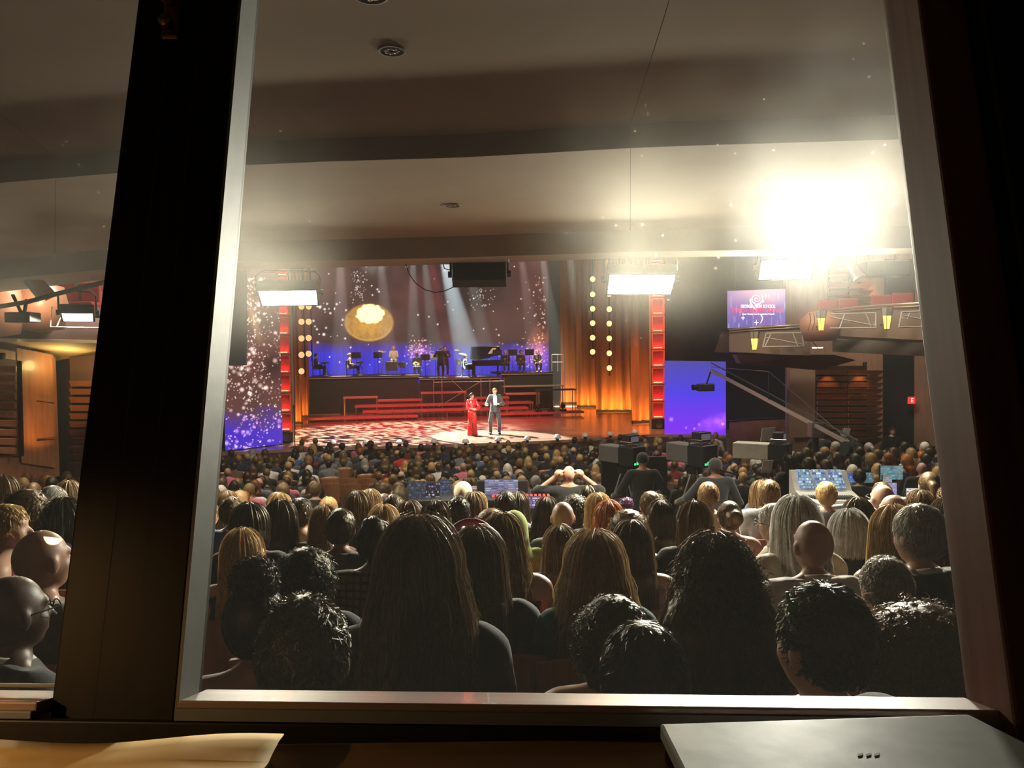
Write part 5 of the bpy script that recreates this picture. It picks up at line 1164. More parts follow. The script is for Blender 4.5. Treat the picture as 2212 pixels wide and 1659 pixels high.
hw = standing('woman in red sequin wide-leg suit with dark ponytail standing in the spotlight', pW, R(180) + R(30), 1.64, (((-.27, .10, 1.16), (-.05, .24, 1.10)), ((.27, .10, 1.16), (.05, .24, 1.10))), 'tan', 'black', 'pony',
   [('jacket', red_seq, ('torso', 'arms'), .018, .93, 1.50), ('trousers', red_seq, ('wide',), 0, .02, 1.02)], res=.0115, legs=((.10, 0), (.10, .02)), headyaw=R(20), wd=.92, seed=3)
suit = mat('charcoal_dinner_suit', (.028, .030, .032), .7, sheen=.2, var=.1, vscale=30)
hm = standing('man in charcoal dinner suit with bow tie gesturing in the spotlight', pM, R(180) + R(5), 1.80, (((-.30, .06, 1.14), (-.14, .28, 1.16)), ((.32, .08, 1.14), (.32, .32, 1.13))), 'pale', 'darkblonde', 'short',
   [('jacket', suit, ('torso', 'arms', 'skirt'), .024, .84, 1.52), ('trousers', suit, ('legs',), .018, .06, 1.02)], res=.0115, legs=((.12, .02), (.15, 0)), headyaw=R(-15), seed=4)
b = B().add([(-.055, .134, 1.50), (.055, .134, 1.50), (.075, .152, 1.30), (.045, .150, 1.02), (-.045, .150, 1.02), (-.075, .152, 1.30)], [(0, 1, 2, 3, 4, 5)]); o = b.obj('shirt_front', mat('dress_shirt', (.85, .84, .80), .6), hm); md = o.modifiers.new('t', 'SOLIDIFY'); md.thickness = .02; md.offset = -1
B().lathe([(.066, 0), (.066, .05)], 18, (0, -.002, 1.485)).obj('shirt_collar', MATS['dress_shirt'], hm, True)
b = B()
for q in (-1, 1): b.prism([(0, .155, 1.505), (q * .055, .15, 1.535), (q * .055, .15, 1.475)][::q], (0, .012, 0))
b.obj('bow_tie', BLACK, hm)
for hst in (hm,):
    for q, (dx, dy) in zip((-1, 1), ((.12, .02), (.15, 0))): B().rbox(q * dx * 1.25 - .05, q * dx * 1.25 + .05, dy - .10, dy + .19, 0, .085, .03).obj('shoe', BLACK, hst, True)
for q, (dx, dy) in zip((-1, 1), ((.10, 0), (.10, .02))): B().rbox(q * dx * 1.2 - .04, q * dx * 1.2 + .04, dy - .06, dy + .19, 0, .06, .02).obj('shoe', seat_red, hw, True)
# ------------------------------------------------------------------ band
chair_m = mat('band_chair_black', (.015, .015, .016), .6)
def band_chair(p, rz, lab):
    t = thing('band_chair', lab, 'chair', p, rz); B().rbox(-.21, .21, -.2, .22, .42, .47, .02).obj('seat', chair_m, t); B().rbox(-.2, .2, -.23, -.19, .55, .86, .015).obj('backrest', chair_m, t)
    for x in (-.18, .18):
        for y in (-.2, .18): B().cyl((x, y, 0), (x, y, .86 if y < 0 else .42), .013, 6).obj('leg', chair_m, t)
def music_stand(p, rz, lab):
    t = thing('music_stand', lab, 'music stand', p, rz); B().cyl((0, 0, 0), (0, 0, 1.0), .014, 6).obj('pole', BLACK, t)
    B().obox((0, .02, 1.14), (.26, 0, 0), (0, .012, 0), (0, .05, .17)).obj('desk', BLACK, t)
    for k in range(3): a = k * 2.09; B().cyl((0, 0, .12), (.22 * math.cos(a), .22 * math.sin(a), .01), .01, 6).obj('leg', BLACK, t)
def bpos(px_, v, zb): u_, _, _ = sp(px_, 800, v); return S(u_, v, zb)
def player(px_, v, zb, rz, style, hair, skin, cloth, arms, lab, seed, wd=1., chair=True, dz=0, **kw):
    p = bpos(px_, v, zb); person(p + Vector((0, 0, dz)), rz + TH, 1.02, style, hair, skin, cloth, arms, wd, lab, None, 1, seed, **kw)
    if chair: band_chair(p + Vector((0, 0, 0)), rz + TH, 'black band chair under the ' + lab.replace(' in black', ''))
def keyboard(p, rz, lab):
    t = thing('keyboard', lab, 'keyboard', p, rz); B().rbox(-.62, .62, -.16, .16, .70, .80, .015).obj('body', BLACK, t); B().box(-.58, .58, -.15, -.02, .80, .808).obj('white_keys', WHITE, t)
    b = B()
    for k in range(25): b.box(-.56 + k * .046, -.545 + k * .046, -.09, -.02, .808, .818)
    b.obj('black_keys', BLACK, t)
    for q in (-1, 1): B().bar((q * .45, -.15, 0), (q * -.25 + q * .1, .0, .70), .03).obj('stand_leg', STEEL, t); B().bar((q * .45, .15, 0), (q * -.25 + q * .1, .02, .70), .03).obj('stand_leg', STEEL, t)
E_ = R(-90)
player(684, 13.4, ZB, E_, 'short', 'darkbrown', 'tan', 'black', 'L', 'keyboard player in black jacket and white shirt facing sideways', 31, collar='white')
keyboard(bpos(702, 13.4, ZB), E_ + TH, 'keyboard on crossed stand before the man in black jacket')
player(757, 13.4, ZB, E_, 'updo', 'lightbrown', 'fair', 'black', 'N', 'keyboard player woman in sleeveless black dress', 32, .92)
keyboard(bpos(778, 13.4, ZB), E_ + TH, 'keyboard on crossed stand before the woman in black dress'); music_stand(bpos(770, 12.9, ZB), R(180), 'black music stand in front of the woman at the keyboard')
music_stand(bpos(817, 14.2, ZB), R(180), 'black music stand standing alone against the blue screen base')
player(851, 14.6, ZB + .25, R(180), 'curly', 'blonde', 'fair', 'cream', 'L', 'percussionist with blonde curls and cream shirt', 33, dz=.12)
def drum(p, r, h, lab, colr=(.06, .045, .04), z0=.25):
    t = thing('drum', lab, 'drum', p); m = mat('drum_shell', colr, .35, coat=.4); B().lathe([(r, z0), (r, z0 + h)], 22).obj('shell', m, t, True); B().lathe([(r, z0 + h), (0, z0 + h + .004)], 22).obj('head', WHITE, t); B().lathe([(r + .012, z0 + h - .02), (r + .012, z0 + h + .012), (r - .01, z0 + h + .012)], 22).obj('hoop', STEEL, t)
    for k in range(3): a = k * 2.09 + .5; B().cyl((r * .8 * math.cos(a), r * .8 * math.sin(a), z0 + .05), (r * 1.15 * math.cos(a), r * 1.15 * math.sin(a), 0), .012, 6).obj('leg', STEEL, t)
drum(bpos(845, 13.6, ZB), .32, .5, 'large dark drum in front of the blonde percussionist'); drum(bpos(868, 13.8, ZB), .22, .3, 'small dark drum right of the blonde percussionist', z0=.4)
def cymbal(p, z, lab):
    t = thing('cymbal', lab, 'cymbal', p); B().lathe([(.24, 0), (.08, .02), (.03, .045), (0, .05)], 22, (0, 0, z), (.15, -.2, 1)).obj('disc', mat('cymbal_bronze', (.55, .36, .14), .25, metal=1), t, True); B().cyl((0, 0, 0), (0, 0, z), .012, 6).obj('stand', STEEL, t)
    for k in range(3): a = k * 2.09; B().cyl((0, 0, .2), (.24 * math.cos(a), .24 * math.sin(a), .01), .01, 6).obj('leg', STEEL, t)
cymbal(bpos(826, 14, ZB), 1.35, 'bronze cymbal left of the blonde percussionist'); cymbal(bpos(985, 14.2, ZB2), 1.55, 'bronze cymbal behind the conductor'); cymbal(bpos(1000, 14.0, ZB2), 1.3, 'bronze cymbal near the piano player'); drum(bpos(992, 14.2, ZB2), .2, .3, 'drum under the bronze cymbals by the conductor', z0=.7)
player(901, 14.2, ZB2, R(175), 'short', 'black', 'dark', 'black', 'L', 'guitarist in black suit holding a cream electric guitar', 34, collar='white', dz=.1)
gp = bpos(901, 14.2, ZB2) + SV * -.24 + Vector((0, 0, .78)); t = thing('electric_guitar', 'cream electric guitar held by the seated guitarist', 'guitar', gp, TH)
pts = [(.16 * math.cos(a) * (1 + .25 * math.cos(2 * a)) - .05, 0, .12 * math.sin(a) * (1 + .2 * math.cos(3 * a))) for a in np.linspace(0, 2 * PI, 24, endpoint=False)]
B().prism(pts, (0, .04, 0)).obj('body', mat('guitar_cream', (.85, .62, .28), .3, coat=.5), t); B().bar((.12, .02, .02), (.62, .02, .16), .045, .02).obj('neck', mat('guitar_neck', (.25, .13, .06), .4), t); B().bar((.62, .02, .16), (.74, .02, .20), .07, .02).obj('headstock', MATS['guitar_cream'], t); B().box(-.12, .0, -.008, 0, -.03, .03).obj('pickup', BLACK, t)
music_stand(bpos(919, 13.6, ZB2), R(180), 'black music stand beside the guitarist')
bs = [('clothes', 'black', ('torso', 'arms', 'legs', 'skirt'), .018, .06, 1.50)]
standing('conductor in black standing with back turned before the band', bpos(952, 12.8, ZB2), TH, 1.74, (((-.34, .06, 1.20), (-.36, .30, 1.24)), ((.34, .06, 1.20), (.40, .30, 1.26))), 'tan', 'grey', 'short', bs, res=.017, seed=8)
standing('bass player in black standing behind the conductor', bpos(962, 15.2, ZB2), R(180) + TH, 1.78, (((-.28, .06, 1.16), (-.12, .26, 1.1)), ((.3, .06, 1.18), (.2, .3, 1.3))), 'fair', 'brown', 'short', bs, res=.017, seed=9)
music_stand(bpos(941, 13.2, ZB2), 0, 'conductor music stand with white score')
o = B().obox(bpos(940, 13.05, ZB2) + Vector((0, 0, 1.22)), SU * .22, SV * .06, Vector((0, 0, .10))).obj('score', WHITE); tag(o, 'open white score on the conductor music stand', 'sheet music')
# piano
pp = bpos(1046, 13.2, ZB2); t = thing('grand_piano', 'black grand piano with raised lid beside the horn players', 'piano', pp, TH)
out_ = [(-.75, -.7), (-.75, .7), (-.2, .75), (.4, .55), (.9, .15), (1.0, -.25), (.85, -.7)]
pm = mat('piano_black', (.008, .008, .009), .12, coat=.6); B().prism([(x, y, .62) for x, y in out_], (0, 0, .32)).obj('case', pm, t)
B().prism([(x, .72 - (.72 - y) * .55, .96 + (.72 - y) * .52) for x, y in out_], (0, .01, .025)).obj('lid', pm, t); B().cyl((.5, -.4, .94), (.5, .02, 1.42), .012, 6).obj('lid_prop', STEEL, t)
for x, y in ((-.6, -.5), (-.6, .5), (.75, -.2)): B().cyl((x, y, 0), (x, y, .62), .05, 8).obj('leg', pm, t)
B().rbox(-1.0, -.75, -.65, .65, .62, .72, .01).obj('key_bed', pm, t); B().box(-.97, -.8, -.6, .6, .72, .735).obj('keys', WHITE, t)
o = B().obox(bpos(1064, 13, ZB2) + Vector((0, 0, 1.45)), SU * .12, SV * .01 + Vector((0, 0, .0)), Vector((.12, 0, .16))).obj('score', WHITE); tag(o, 'white score sheet tilted on the grand piano', 'sheet music')
player(1006, 13.2, ZB2, E_, 'short', 'darkbrown', 'fair', 'black', 'L', 'pianist in black jacket bent over the grand piano', 35, collar='white')
def horn(p, rz, lab, s_=1.):
    t = thing('saxophone', lab, 'saxophone', p, rz); g = mat('brass_horn', (.75, .48, .14), .22, metal=1)
    B().tube([(0, 0, .62), (0, -.02, .60), (.0, -.03, .30), (.02, -.02, .02), (.08, 0, -.05), (.14, .02, .0), (.16, .05, .16), (.17, .06, .26)], [.01, .014, .022, .035, .045, .05, .062, .095], 10).obj('tube', g, t, True); B().tube([(0, 0, .62), (-.02, .10, .66), (-.02, .15, .64)], .008, 6).obj('neck', g, t, True)
for x, stl, hr, sk, lab, hl, sd in ((1092, 'short', 'grey', 'fair', 'trumpeter in black with pale hands beside the piano', 'brass horn held by the trumpeter beside the piano', 36), (1125, 'short', 'brown', 'tan', 'saxophonist in black with brown hair in the middle of the horn row', 'brass saxophone of the brown-haired player', 37), (1161, 'short', 'lightbrown', 'fair', 'saxophonist in black at the rail end of the horn row', 'brass saxophone of the player at the rail end', 38)):
    player(x, 13.6, ZB3, R(180), stl, hr, sk, 'black', 'L', lab, sd, collar='white'); horn(bpos(x, 13.6, ZB3) + SV * -.30 + SU * .08 + Vector((0, 0, .55)), R(180) + TH, hl); music_stand(bpos(x - 17, 12.9, ZB3), R(180), 'black music stand before the ' + lab.split(' in ')[0] + (' beside the piano' if x < 1100 else ' of the middle' if x < 1140 else ' by the rail'))
# ------------------------------------------------------------------ audience: the rear rows, one by one
ORD = ['first', 'second', 'third', 'fourth', 'fifth', 'sixth', 'seventh', 'eighth', 'ninth', 'tenth', 'eleventh', 'twelfth', 'thirteenth', 'fourteenth', 'fifteenth', 'sixteenth', 'seventeenth', 'eighteenth', 'nineteenth', 'twentieth', 'twenty-first', 'twenty-second', 'twenty-third', 'twenty-fourth', 'twenty-fifth', 'twenty-sixth', 'twenty-seventh']
SEATED = []          # (x, y) already taken
SEATPOS = []
HT = dict(short=1.262, crop=1.262, bald=1.25, fringe=1.25, long=1.268, wavy=1.268, lcurl=1.285, bob=1.268, curly=1.285, afro=1.30, bun=1.345, pony=1.262, updo=1.262, cap=1.262, hijab=1.268)
def near_person(px_, py_, d, style, hair, skin, cloth, arms, label, wd=1., rz=0., lod=None, seat_=True, **kw):
    P_ = aty(px_, py_, d); fz = floor_z(d); ht = 1.18 + .12 * kw.get('vol', 1) if style in ('curly', 'afro') else HT[style]
    s_ = min(1.12, max(.84, (P_.z - fz) / ht)); yw = math.atan2(C0.x - P_.x, C0.y - P_.y)
    lod = (0 if d < 3.3 else 1) if lod is None else lod
    t = person(Vector((P_.x, P_.y, P_.z - ht * s_)), -yw + rz, s_, style, hair, skin, cloth, arms, wd, label, None, lod, int(px_), **kw)
    SEATED.append((P_.x, P_.y)); 
    if seat_: SEATPOS.append((P_.x, P_.y, d, -yw))
    return t
NP = near_person
# row against the booth
NP(655, 1281, 1.42, 'crop', 'darkbrown', 'brown', 'black', 'S', 'person with close-cropped dark curls and temple glasses directly under the window', glasses=True, wd=1.02)
NP(1388, 1340, 1.40, 'short', 'black', 'tan', 'charcoal', 'S', 'person with sleek black hair bending low just under the sill', wd=.95)
NP(1775, 1256, 1.48, 'crop', 'black', 'fair', 'charcoal', 'L', 'person with black twisted hair, green tie and bare ear beside the fuzzy brown hair', rz=R(22))
NP(1985, 1283, 1.85, 'afro', 'brown', 'tan', 'black', 'S', 'person with huge fuzzy brown hair next to the right window jamb', vol=1.5)
# second row
NP(548, 1196, 2.0, 'bun', 'black', 'brown', 'charcoal', 'N', 'person with black hair gathered in a top bun behind the cropped head')
NP(905, 1133, 2.1, 'wavy', 'brown', 'fair', 'black', 'S', 'woman with long brown hair edged gold and black short-sleeved shirt', length=.50, vol=1.25)
NP(1325, 1266, 1.95, 'curly', 'darkbrown', 'tan', 'green', 'N', 'person with round dark curls and green sleeveless top by the red armrest', vol=.95, rz=R(-10))
NP(1545, 1163, 2.3, 'lcurl', 'darkbrown', 'tan', 'black', 'S', 'person with very long mass of dark brown curls', length=.62, vol=1.35)
NP(1912, 1200, 2.55, 'crop', 'grey', 'fair', 'charcoal', 'L', 'man with thin cropped grey hair between white-shirted man and grey-haired man')
NP(28, 1240, 2.1, 'bald', 'black', 'dark', 'black', 'L', 'bald dark-skinned man with glasses and white collar in the left pane', glasses=True, collar='white', rz=R(-35))
# third row
NP(660, 1168, 2.9, 'curly', 'black', 'tan', 'black', 'S', 'person with damp black ringlets in front of the top bun', vol=1.0)
NP(1032, 1148, 2.85, 'long', 'brown', 'fair', 'charcoal', 'S', 'woman with long smooth brown hair beside the gold-edged hair', length=.6, vol=1.15)
NP(1285, 1163, 2.8, 'wavy', 'darkblonde', 'fair', 'teal', 'S', 'woman with wavy gold-streaked hair and dark patterned sleeves', length=.46, vol=1.3)
NP(1985, 1087, 3.0, 'short', 'grey', 'fair', 'black', 'L', 'man with thick grey-black hair and dark jacket at the right jamb', collar='white', rz=R(12), wd=1.08)
NP(1755, 1121, 3.2, 'bald', 'grey', 'tan', 'white', 'L', 'bald man in loose white shirt', wd=1.08, collar='white')
NP(92, 1142, 2.8, 'bald', 'black', 'tan', 'brown', 'L', 'bald man in brown jacket in the left pane behind the dark-skinned man', rz=R(-30))
# fourth row
NP(525, 1143, 3.6, 'long', 'blonde', 'fair', 'black', 'N', 'woman with long straight blonde hair and bare shoulders near the dark post', length=.6)
NP(808, 1113, 3.6, 'short', 'black', 'brown', 'plaid', 'L', 'man with short black hair in brown checked shirt', wd=1.05)
NP(1085, 1112, 3.5, 'wavy', 'lightbrown', 'tan', 'black', 'B', 'woman with long golden-brown hair and bare shoulder beside the dark suit', length=.46)
NP(1210, 1137, 4.0, 'long', 'lightbrown', 'fair', 'black', 'S', 'woman with long light brown hair behind the wavy gold-streaked hair', length=.5)
NP(1365, 1125, 3.7, 'long', 'brown', 'fair', 'grey', 'N', 'woman with narrow long brown hair and grey top', length=.55)
NP(1720, 1076, 3.8, 'long', 'white', 'fair', 'cream', 'S', 'woman with long silver-blonde hair in front of the bald white-shirted man', length=.42, vol=1.1)
NP(1830, 1103, 4.2, 'bob', 'white', 'pale', 'black', 'L', 'woman with smooth white bob and black top')
NP(1925, 1093, 3.6, 'long', 'blonde', 'fair', 'cream', 'N', 'woman with long yellow-blonde hair beside the grey-haired man', length=.46, rz=R(12))
# fifth row
NP(540, 1090, 4.4, 'bob', 'darkbrown', 'fair', 'black', 'L', 'person with round dark brown bowl haircut near the dark post')
NP(735, 1097, 4.4, 'short', 'darkbrown', 'brown', 'charcoal', 'L', 'man with short dark hair and slate shirt beside the checked shirt', wd=1.05)
NP(1355, 1090, 4.5, 'curly', 'lightbrown', 'fair', 'charcoal', 'N', 'person with loose sandy curls piled up', vol=.95)
NP(1500, 1083, 4.5, 'long', 'brown', 'fair', 'black', 'S', 'woman with long sleek brown hair by the yellow flag', length=.55)
NP(1672, 1086, 4.6, 'short', 'white', 'pale', 'cream', 'L', 'elderly man with white hair and glasses turned sideways', rz=R(45), glasses=True)
NP(900, 1118, 4.5, 'bob', 'darkblonde', 'fair', 'black', 'S', 'person with blonde parted hair in front of the gold-edged hair')
NP(2045, 1075, 4.6, 'wavy', 'brown', 'fair', 'charcoal', 'S', 'woman with long brown waves half hidden by the jamb', length=.45)
NP(18, 1088, 4.2, 'short', 'blonde', 'fair', 'pink', 'N', 'child with short blonde hair and pink straps in the left pane', rz=R(-70), wd=.85)
NP(62, 1045, 4.5, 'curly', 'brown', 'fair', 'navy', 'L', 'person with brown curls and navy jacket in the left pane', vol=.9)
NP(140, 1076, 4.6, 'long', 'black', 'tan', 'black', 'L', 'woman with long black hair by the post in the left pane', length=.45)
# sixth and seventh rows
for a in ((605, 1082, 4.95, 'long', 'darkbrown', 'fair', 'olive', 'L', 'woman with long dark hair and olive jacket', .5), (702, 1091, 5.0, 'long', 'darkblonde', 'fair', 'black', 'N', 'woman with long sandy hair between two short-haired men', .5), (650, 1074, 5.6, 'short', 'darkbrown', 'fair', 'black', 'B', 'person with short dark hair and bare shoulders holding a phone', .4),
          (830, 1094, 4.9, 'bob', 'blonde', 'fair', 'grey', 'S', 'person with pale blonde parted bob', .4), (885, 1083, 5.3, 'long', 'brown', 'fair', 'black', 'S', 'woman with long brown hair lit gold, seated before the monitors', .5), (940, 1083, 5.05, 'long', 'darkbrown', 'fair', 'black', 'S', 'woman with long dark brown hair below the left monitors', .5),
          (990, 1070, 5.7, 'crop', 'black', 'dark', 'black', 'L', 'man with cropped black hair and dark collar before the capped man', .4), (1022, 1064, 6.3, 'long', 'lightbrown', 'fair', 'black', 'L', 'woman with light brown hair half hiding a monitor', .5), (1060, 1090, 5.4, 'curly', 'lightbrown', 'fair', 'brown', 'L', 'person with tousled sandy hair before the lime headscarf', .4),
          (1092, 1059, 6.3, 'short', 'black', 'tan', 'grey', 'L', 'man with short black hair and grey shirt before the bright monitor', .4), (1118, 1063, 6.9, 'long', 'darkbrown', 'fair', 'burgundy', 'N', 'woman with dark hair beside the small tablet', .45), (1110, 1100, 4.95, 'hijab', 'lime', 'tan', 'lime', 'L', 'person in lime-green headscarf and lime top', .4),
          (1215, 1082, 5.2, 'bald', 'grey', 'fair', 'charcoal', 'L', 'bald man in dark suit', .4), (1292, 1066, 5.9, 'long', 'blonde', 'fair', 'black', 'S', 'woman with straight blonde hair beside the red-haired woman', .5), (1314, 1083, 5.2, 'wavy', 'red', 'fair', 'black', 'S', 'woman with bright copper-red hair', .45), (1345, 1073, 6.6, 'bun', 'purple', 'fair', 'black', 'L', 'person with purple-tinted hair bun', .4),
          (1405, 1060, 6.2, 'short', 'brown', 'fair', 'black', 'L', 'man with thick short brown hair below the camera operator', .4), (1427, 1082, 5.4, 'long', 'black', 'tan', 'black', 'B', 'woman with long black hair and bare shoulders', .5), (1575, 1081, 5.4, 'updo', 'brown', 'fair', 'cream', 'N', 'woman with brown pinned-up hair and bare arms', .4),
          (1850, 1077, 5.0, 'long', 'brown', 'fair', 'black', 'L', 'woman with long brown hair behind the white bob', .45), (1928, 1067, 5.1, 'fringe', 'grey', 'fair', 'navy', 'L', 'bald man with glasses and navy shirt', .4), (1905, 1045, 6.1, 'bald', 'grey', 'fair', 'charcoal', 'L', 'bald man at the sound desk edge before the bespectacled bald man', .4),
          (500, 1072, 6.0, 'short', 'brown', 'fair', 'blue', 'L', 'person with short brown hair and blue shirt by the wooden seat arm', .4), (770, 1064, 6.1, 'bob', 'brown', 'tan', 'black', 'L', 'person with round brown hair behind the slate shirt', .4), (800, 1058, 6.9, 'wavy', 'darkblonde', 'fair', 'black', 'S', 'woman with wavy sandy hair before the left monitors', .4), (850, 1066, 6.1, 'short', 'darkbrown', 'tan', 'black', 'L', 'person with dark brown hair before the left monitors', .4),
          (1240, 1060, 6.6, 'curly', 'black', 'brown', 'black', 'L', 'person with big black curls behind the bald man in suit', .4), (1180, 1075, 6.2, 'wavy', 'darkbrown', 'fair', 'olive', 'L', 'woman with dark waves and olive wrap beside the bald man in suit', .45), (1270, 1050, 7.2, 'long', 'black', 'tan', 'green', 'S', 'woman with black hair and green striped top', .4), (1985, 1060, 6.0, 'wavy', 'lightbrown', 'fair', 'charcoal', 'L', 'woman with brown waves near the open laptop', .45), (2050, 1045, 6.4, 'short', 'brown', 'fair', 'black', 'L', 'person with raised hand near the jamb and brown hair', .4),
          (113, 1048, 5.4, 'short', 'grey', 'fair', 'charcoal', 'L', 'man with short grey hair in the left pane', .4), (8, 1030, 6.2, 'bob', 'brown', 'fair', 'black', 'L', 'person with brown bob at the outer edge of the left pane', .4), (150, 1040, 6.4, 'long', 'darkblonde', 'fair', 'black', 'L', 'woman with sandy hair by the post in the left pane', .4)):
    NP(*a[:9], length=a[9], glasses='glasses' in a[8] or 'bespectacled' in a[8])
NP(664, 1026, 16.8, 'short', 'black', 'dark', 'grey', 'L', 'man in slate-grey suit beside the empty wooden seats', lod=1)
# small things on the near heads
hb = thing('headband', 'pink braided headband on the long smooth brown hair', 'headband', aty(1018, 1162, 3.05)); B().tube([(.085 * math.cos(a), .0, .07 * math.sin(a)) for a in np.linspace(.1, PI - .1, 14)], .014, 8).obj('band', mat('pink_velvet', (.55, .03, .18), .6), hb, True)
ht = thing('hair_tie', 'green glinting hair tie on the black twisted hair', 'hair tie', aty(1722, 1278, 1.44)); B().tube([(-.02, 0, .0), (-.015, .0, -.03), (-.005, 0, -.06), (.012, 0, -.075)], .004, 6).obj('cord', mat('green_gloss', (.02, .14, .06), .15, coat=.6), ht, True); B().ell((-.01, -.004, -.03), (.012, .008, .012)).obj('bead', MATS['green_gloss'], ht, True)
# ------------------------------------------------------------------ the rows further down the hall
rnd = random.Random(11)
STY = [('short', .30), ('long', .24), ('wavy', .12), ('bob', .10), ('curly', .06), ('updo', .05), ('fringe', .04), ('bald', .03), ('pony', .03), ('crop', .03)]
SDESC = dict(short='short {} hair', long='long {} hair', wavy='wavy {} hair', bob='bobbed {} hair', curly='curly {} hair', updo='pinned-up {} hair', fringe='bald crown and {} fringe', bald='bald head', pony='{} ponytail', crop='cropped {} hair')
HDESC = dict(black='black', darkbrown='dark brown', brown='brown', lightbrown='light brown', darkblonde='sandy', blonde='blonde', grey='grey', white='white', auburn='auburn', red='copper')
HCOL = [('brown', .2), ('darkbrown', .2), ('lightbrown', .15), ('darkblonde', .12), ('blonde', .14), ('black', .08), ('grey', .06), ('white', .03), ('auburn', .03), ('red', .02)]
CCOL = [('black', .34), ('charcoal', .12), ('navy', .1), ('grey', .08), ('white', .09), ('cream', .06), ('burgundy', .05), ('green', .03), ('blue', .04), ('red', .03), ('pink', .03), ('brown', .03)]
def pick(L):
    x = rnd.random() * sum(w for _, w in L)
    for v, w in L:
        x -= w
        if x <= 0: return v
    return L[-1][0]
BLOCK = [(870, 985, 7.2, 9.8), (1030, 1140, 7.0, 9.8), (1290, 1480, 7.8, 13.9), (1180, 1270, 7.9, 9.3), (1455, 1625, 7.2, 11.6), (1600, 1760, 9.2, 13.4), (1730, 2000, 7.6, 12.4), (690, 806, 9.0, 18.3), (640, 690, 15.9, 17.6)]
rows = []
for k, d in enumerate(ROWS):
    if d < 6.4: continue
    Rk = R0 - d; off = .28 * (k % 2); n = int(Rk * 1.0 / .56)
    for i in range(-n, n + 1):
        a = (i * .56 + off) / Rk; X = C0.x + Rk * math.sin(a); Yp = C0.y - Rk * math.cos(a)
        if Yp < 5.8: continue
        fz = floor_z(d); x, y = pix((X, Yp, fz + 1.2))
        hid = 190 <= x <= 445
        if not (445 < x < 2075 or -40 < x < 190 or hid): continue
        if any(x0 < x < x1 and d0 < Yp < d1 for x0, x1, d0, d1 in BLOCK): continue
        if any((X - sx) ** 2 + (Yp - sy) ** 2 < .2 for sx, sy in SEATED): continue
        if y < 940 or Yp > 26.6: continue
        if X < -9.2 or (x > 1560 and Yp > 21): continue
        if d > 17 and x < 640 and Yp > 22.6: continue
        if 695 < x < 806 and 18.3 < Yp < 19.3: SEATPOS.append((X, Yp, d, -a)); continue     # the empty wooden seats by the aisle
        if rnd.random() < .07: SEATPOS.append((X, Yp, d, -a)); continue
        rows.append((Yp + (100 if hid else 0), k, d, X, a, fz, x, Yp))
rows.sort()
N_NEAR = len(SEATED); N_IND = 300 - N_NEAR - 24
def traits():
    st = pick(STY); h = pick(HCOL); c = pick(CCOL); sk = pick([('fair', .45), ('pale', .15), ('tan', .2), ('brown', .12), ('dark', .08)])
    if sk in ('brown', 'dark'): h = pick([('black', .7), ('darkbrown', .3)])
    ar = pick([('L', .6), ('S', .2), ('N', .15), ('B', .05)]) if st not in ('short', 'fringe', 'bald', 'crop') else 'L'
    return st, h, c, sk, ar
def descr(st, h, c): return SDESC[st].format(HDESC[h]), {'charcoal': 'dark grey'}.get(c, c)
far = []
for j, (_key, k, d, X, a, fz, x, Yp) in enumerate(rows):
    st, h, c, sk, ar = traits(); s_ = rnd.uniform(.94, 1.05) * (.98 if st in ('long', 'wavy', 'bob') else 1.02)
    jx, jr = rnd.uniform(-.05, .05), rnd.gauss(0, .18)
    P_ = Vector((X + jx, Yp + rnd.uniform(-.05, .05), fz))
    if j < N_IND:
        hd, cd = descr(st, h, c); lab = 'person with %s and %s top, %s row from stage' % (hd, cd, ORD[NR - 1 - k])
        person(P_, -a + jr, s_, st, h, sk, c, ar, .92 if st in ('long', 'wavy', 'bob', 'updo', 'pony') else 1.0, lab, 'audience in the %s row from the stage' % ORD[NR - 1 - k], 1 if d < 8.5 else 2, j % 3, length=.42)
        if d < 17: SEATPOS.append((P_.x, P_.y, d, -a))
    else: far.append((P_, -a + jr, s_, st, h, sk, c, ar))
# raised side section at the right wall, heads turned to the stage
side = []
for r_ in range(4):
    for i in range(9):
        px_ = 1728 + 38 * i + 14 * (r_ % 2) + rnd.uniform(-5, 5); py_ = 952 + 12.5 * r_ + rnd.uniform(-3, 3) + .02 * (px_ - 1740); Y_ = 15.6 - 1.0 * r_
        if px_ > 2062 or (r_ == 0 and px_ < 1790) or 1805 < px_ < 1850 and r_ < 2 or 1915 < px_ < 1945 and r_ == 0: continue
        st, h, c, sk, ar = traits(); q = aty(px_, py_, Y_); hd, cd = descr(st, h, c)
        if len(side) < 24:
            person(Vector((q.x, q.y, q.z - 1.25)), R(38) + rnd.gauss(0, .25), 1.0, st, h, sk, c, ar, .95, 'person with %s and %s top, %s row of raised side' % (hd, cd, ORD[r_]), 'audience in the raised side section by the exit', 2, r_, length=.42); side.append(q)
sidez = min(q.z for q in side) - 1.25
for r_ in range(4):
    Y_ = 15.6 - r_; a_ = aty(1700, 960 + 12.5 * r_, Y_); b_ = aty(2120, 960 + 12.5 * r_, Y_); o = B().box(a_.x, b_.x + 1.5, Y_ - .5, Y_ + .5, a_.z - 1.6, a_.z - 1.30).obj('floor_side_%d' % (r_ + 1), carpet); struct(o)
# seats of the nearer rows
for (X, Yp, d, rz_) in SEATPOS:
    k = min(range(NR), key=lambda i: abs(ROWS[i] - d)); ep = any(abs(X - sx) < .2 and abs(Yp - sy) < .3 for sx, sy in SEATED)
    if d > 9.5 and not (17.8 < Yp < 19.6): continue
    p = Vector((X, Yp, floor_z(d))) - Vector((math.sin(-rz_), math.cos(-rz_), 0)) * .02
    seat(p, rz_, 'wooden theatre seat with red cushion in the %s row from the stage' % ORD[max(0, NR - 1 - k)], 'seats in the %s row from the stage' % ORD[max(0, NR - 1 - k)], full=d < 8)
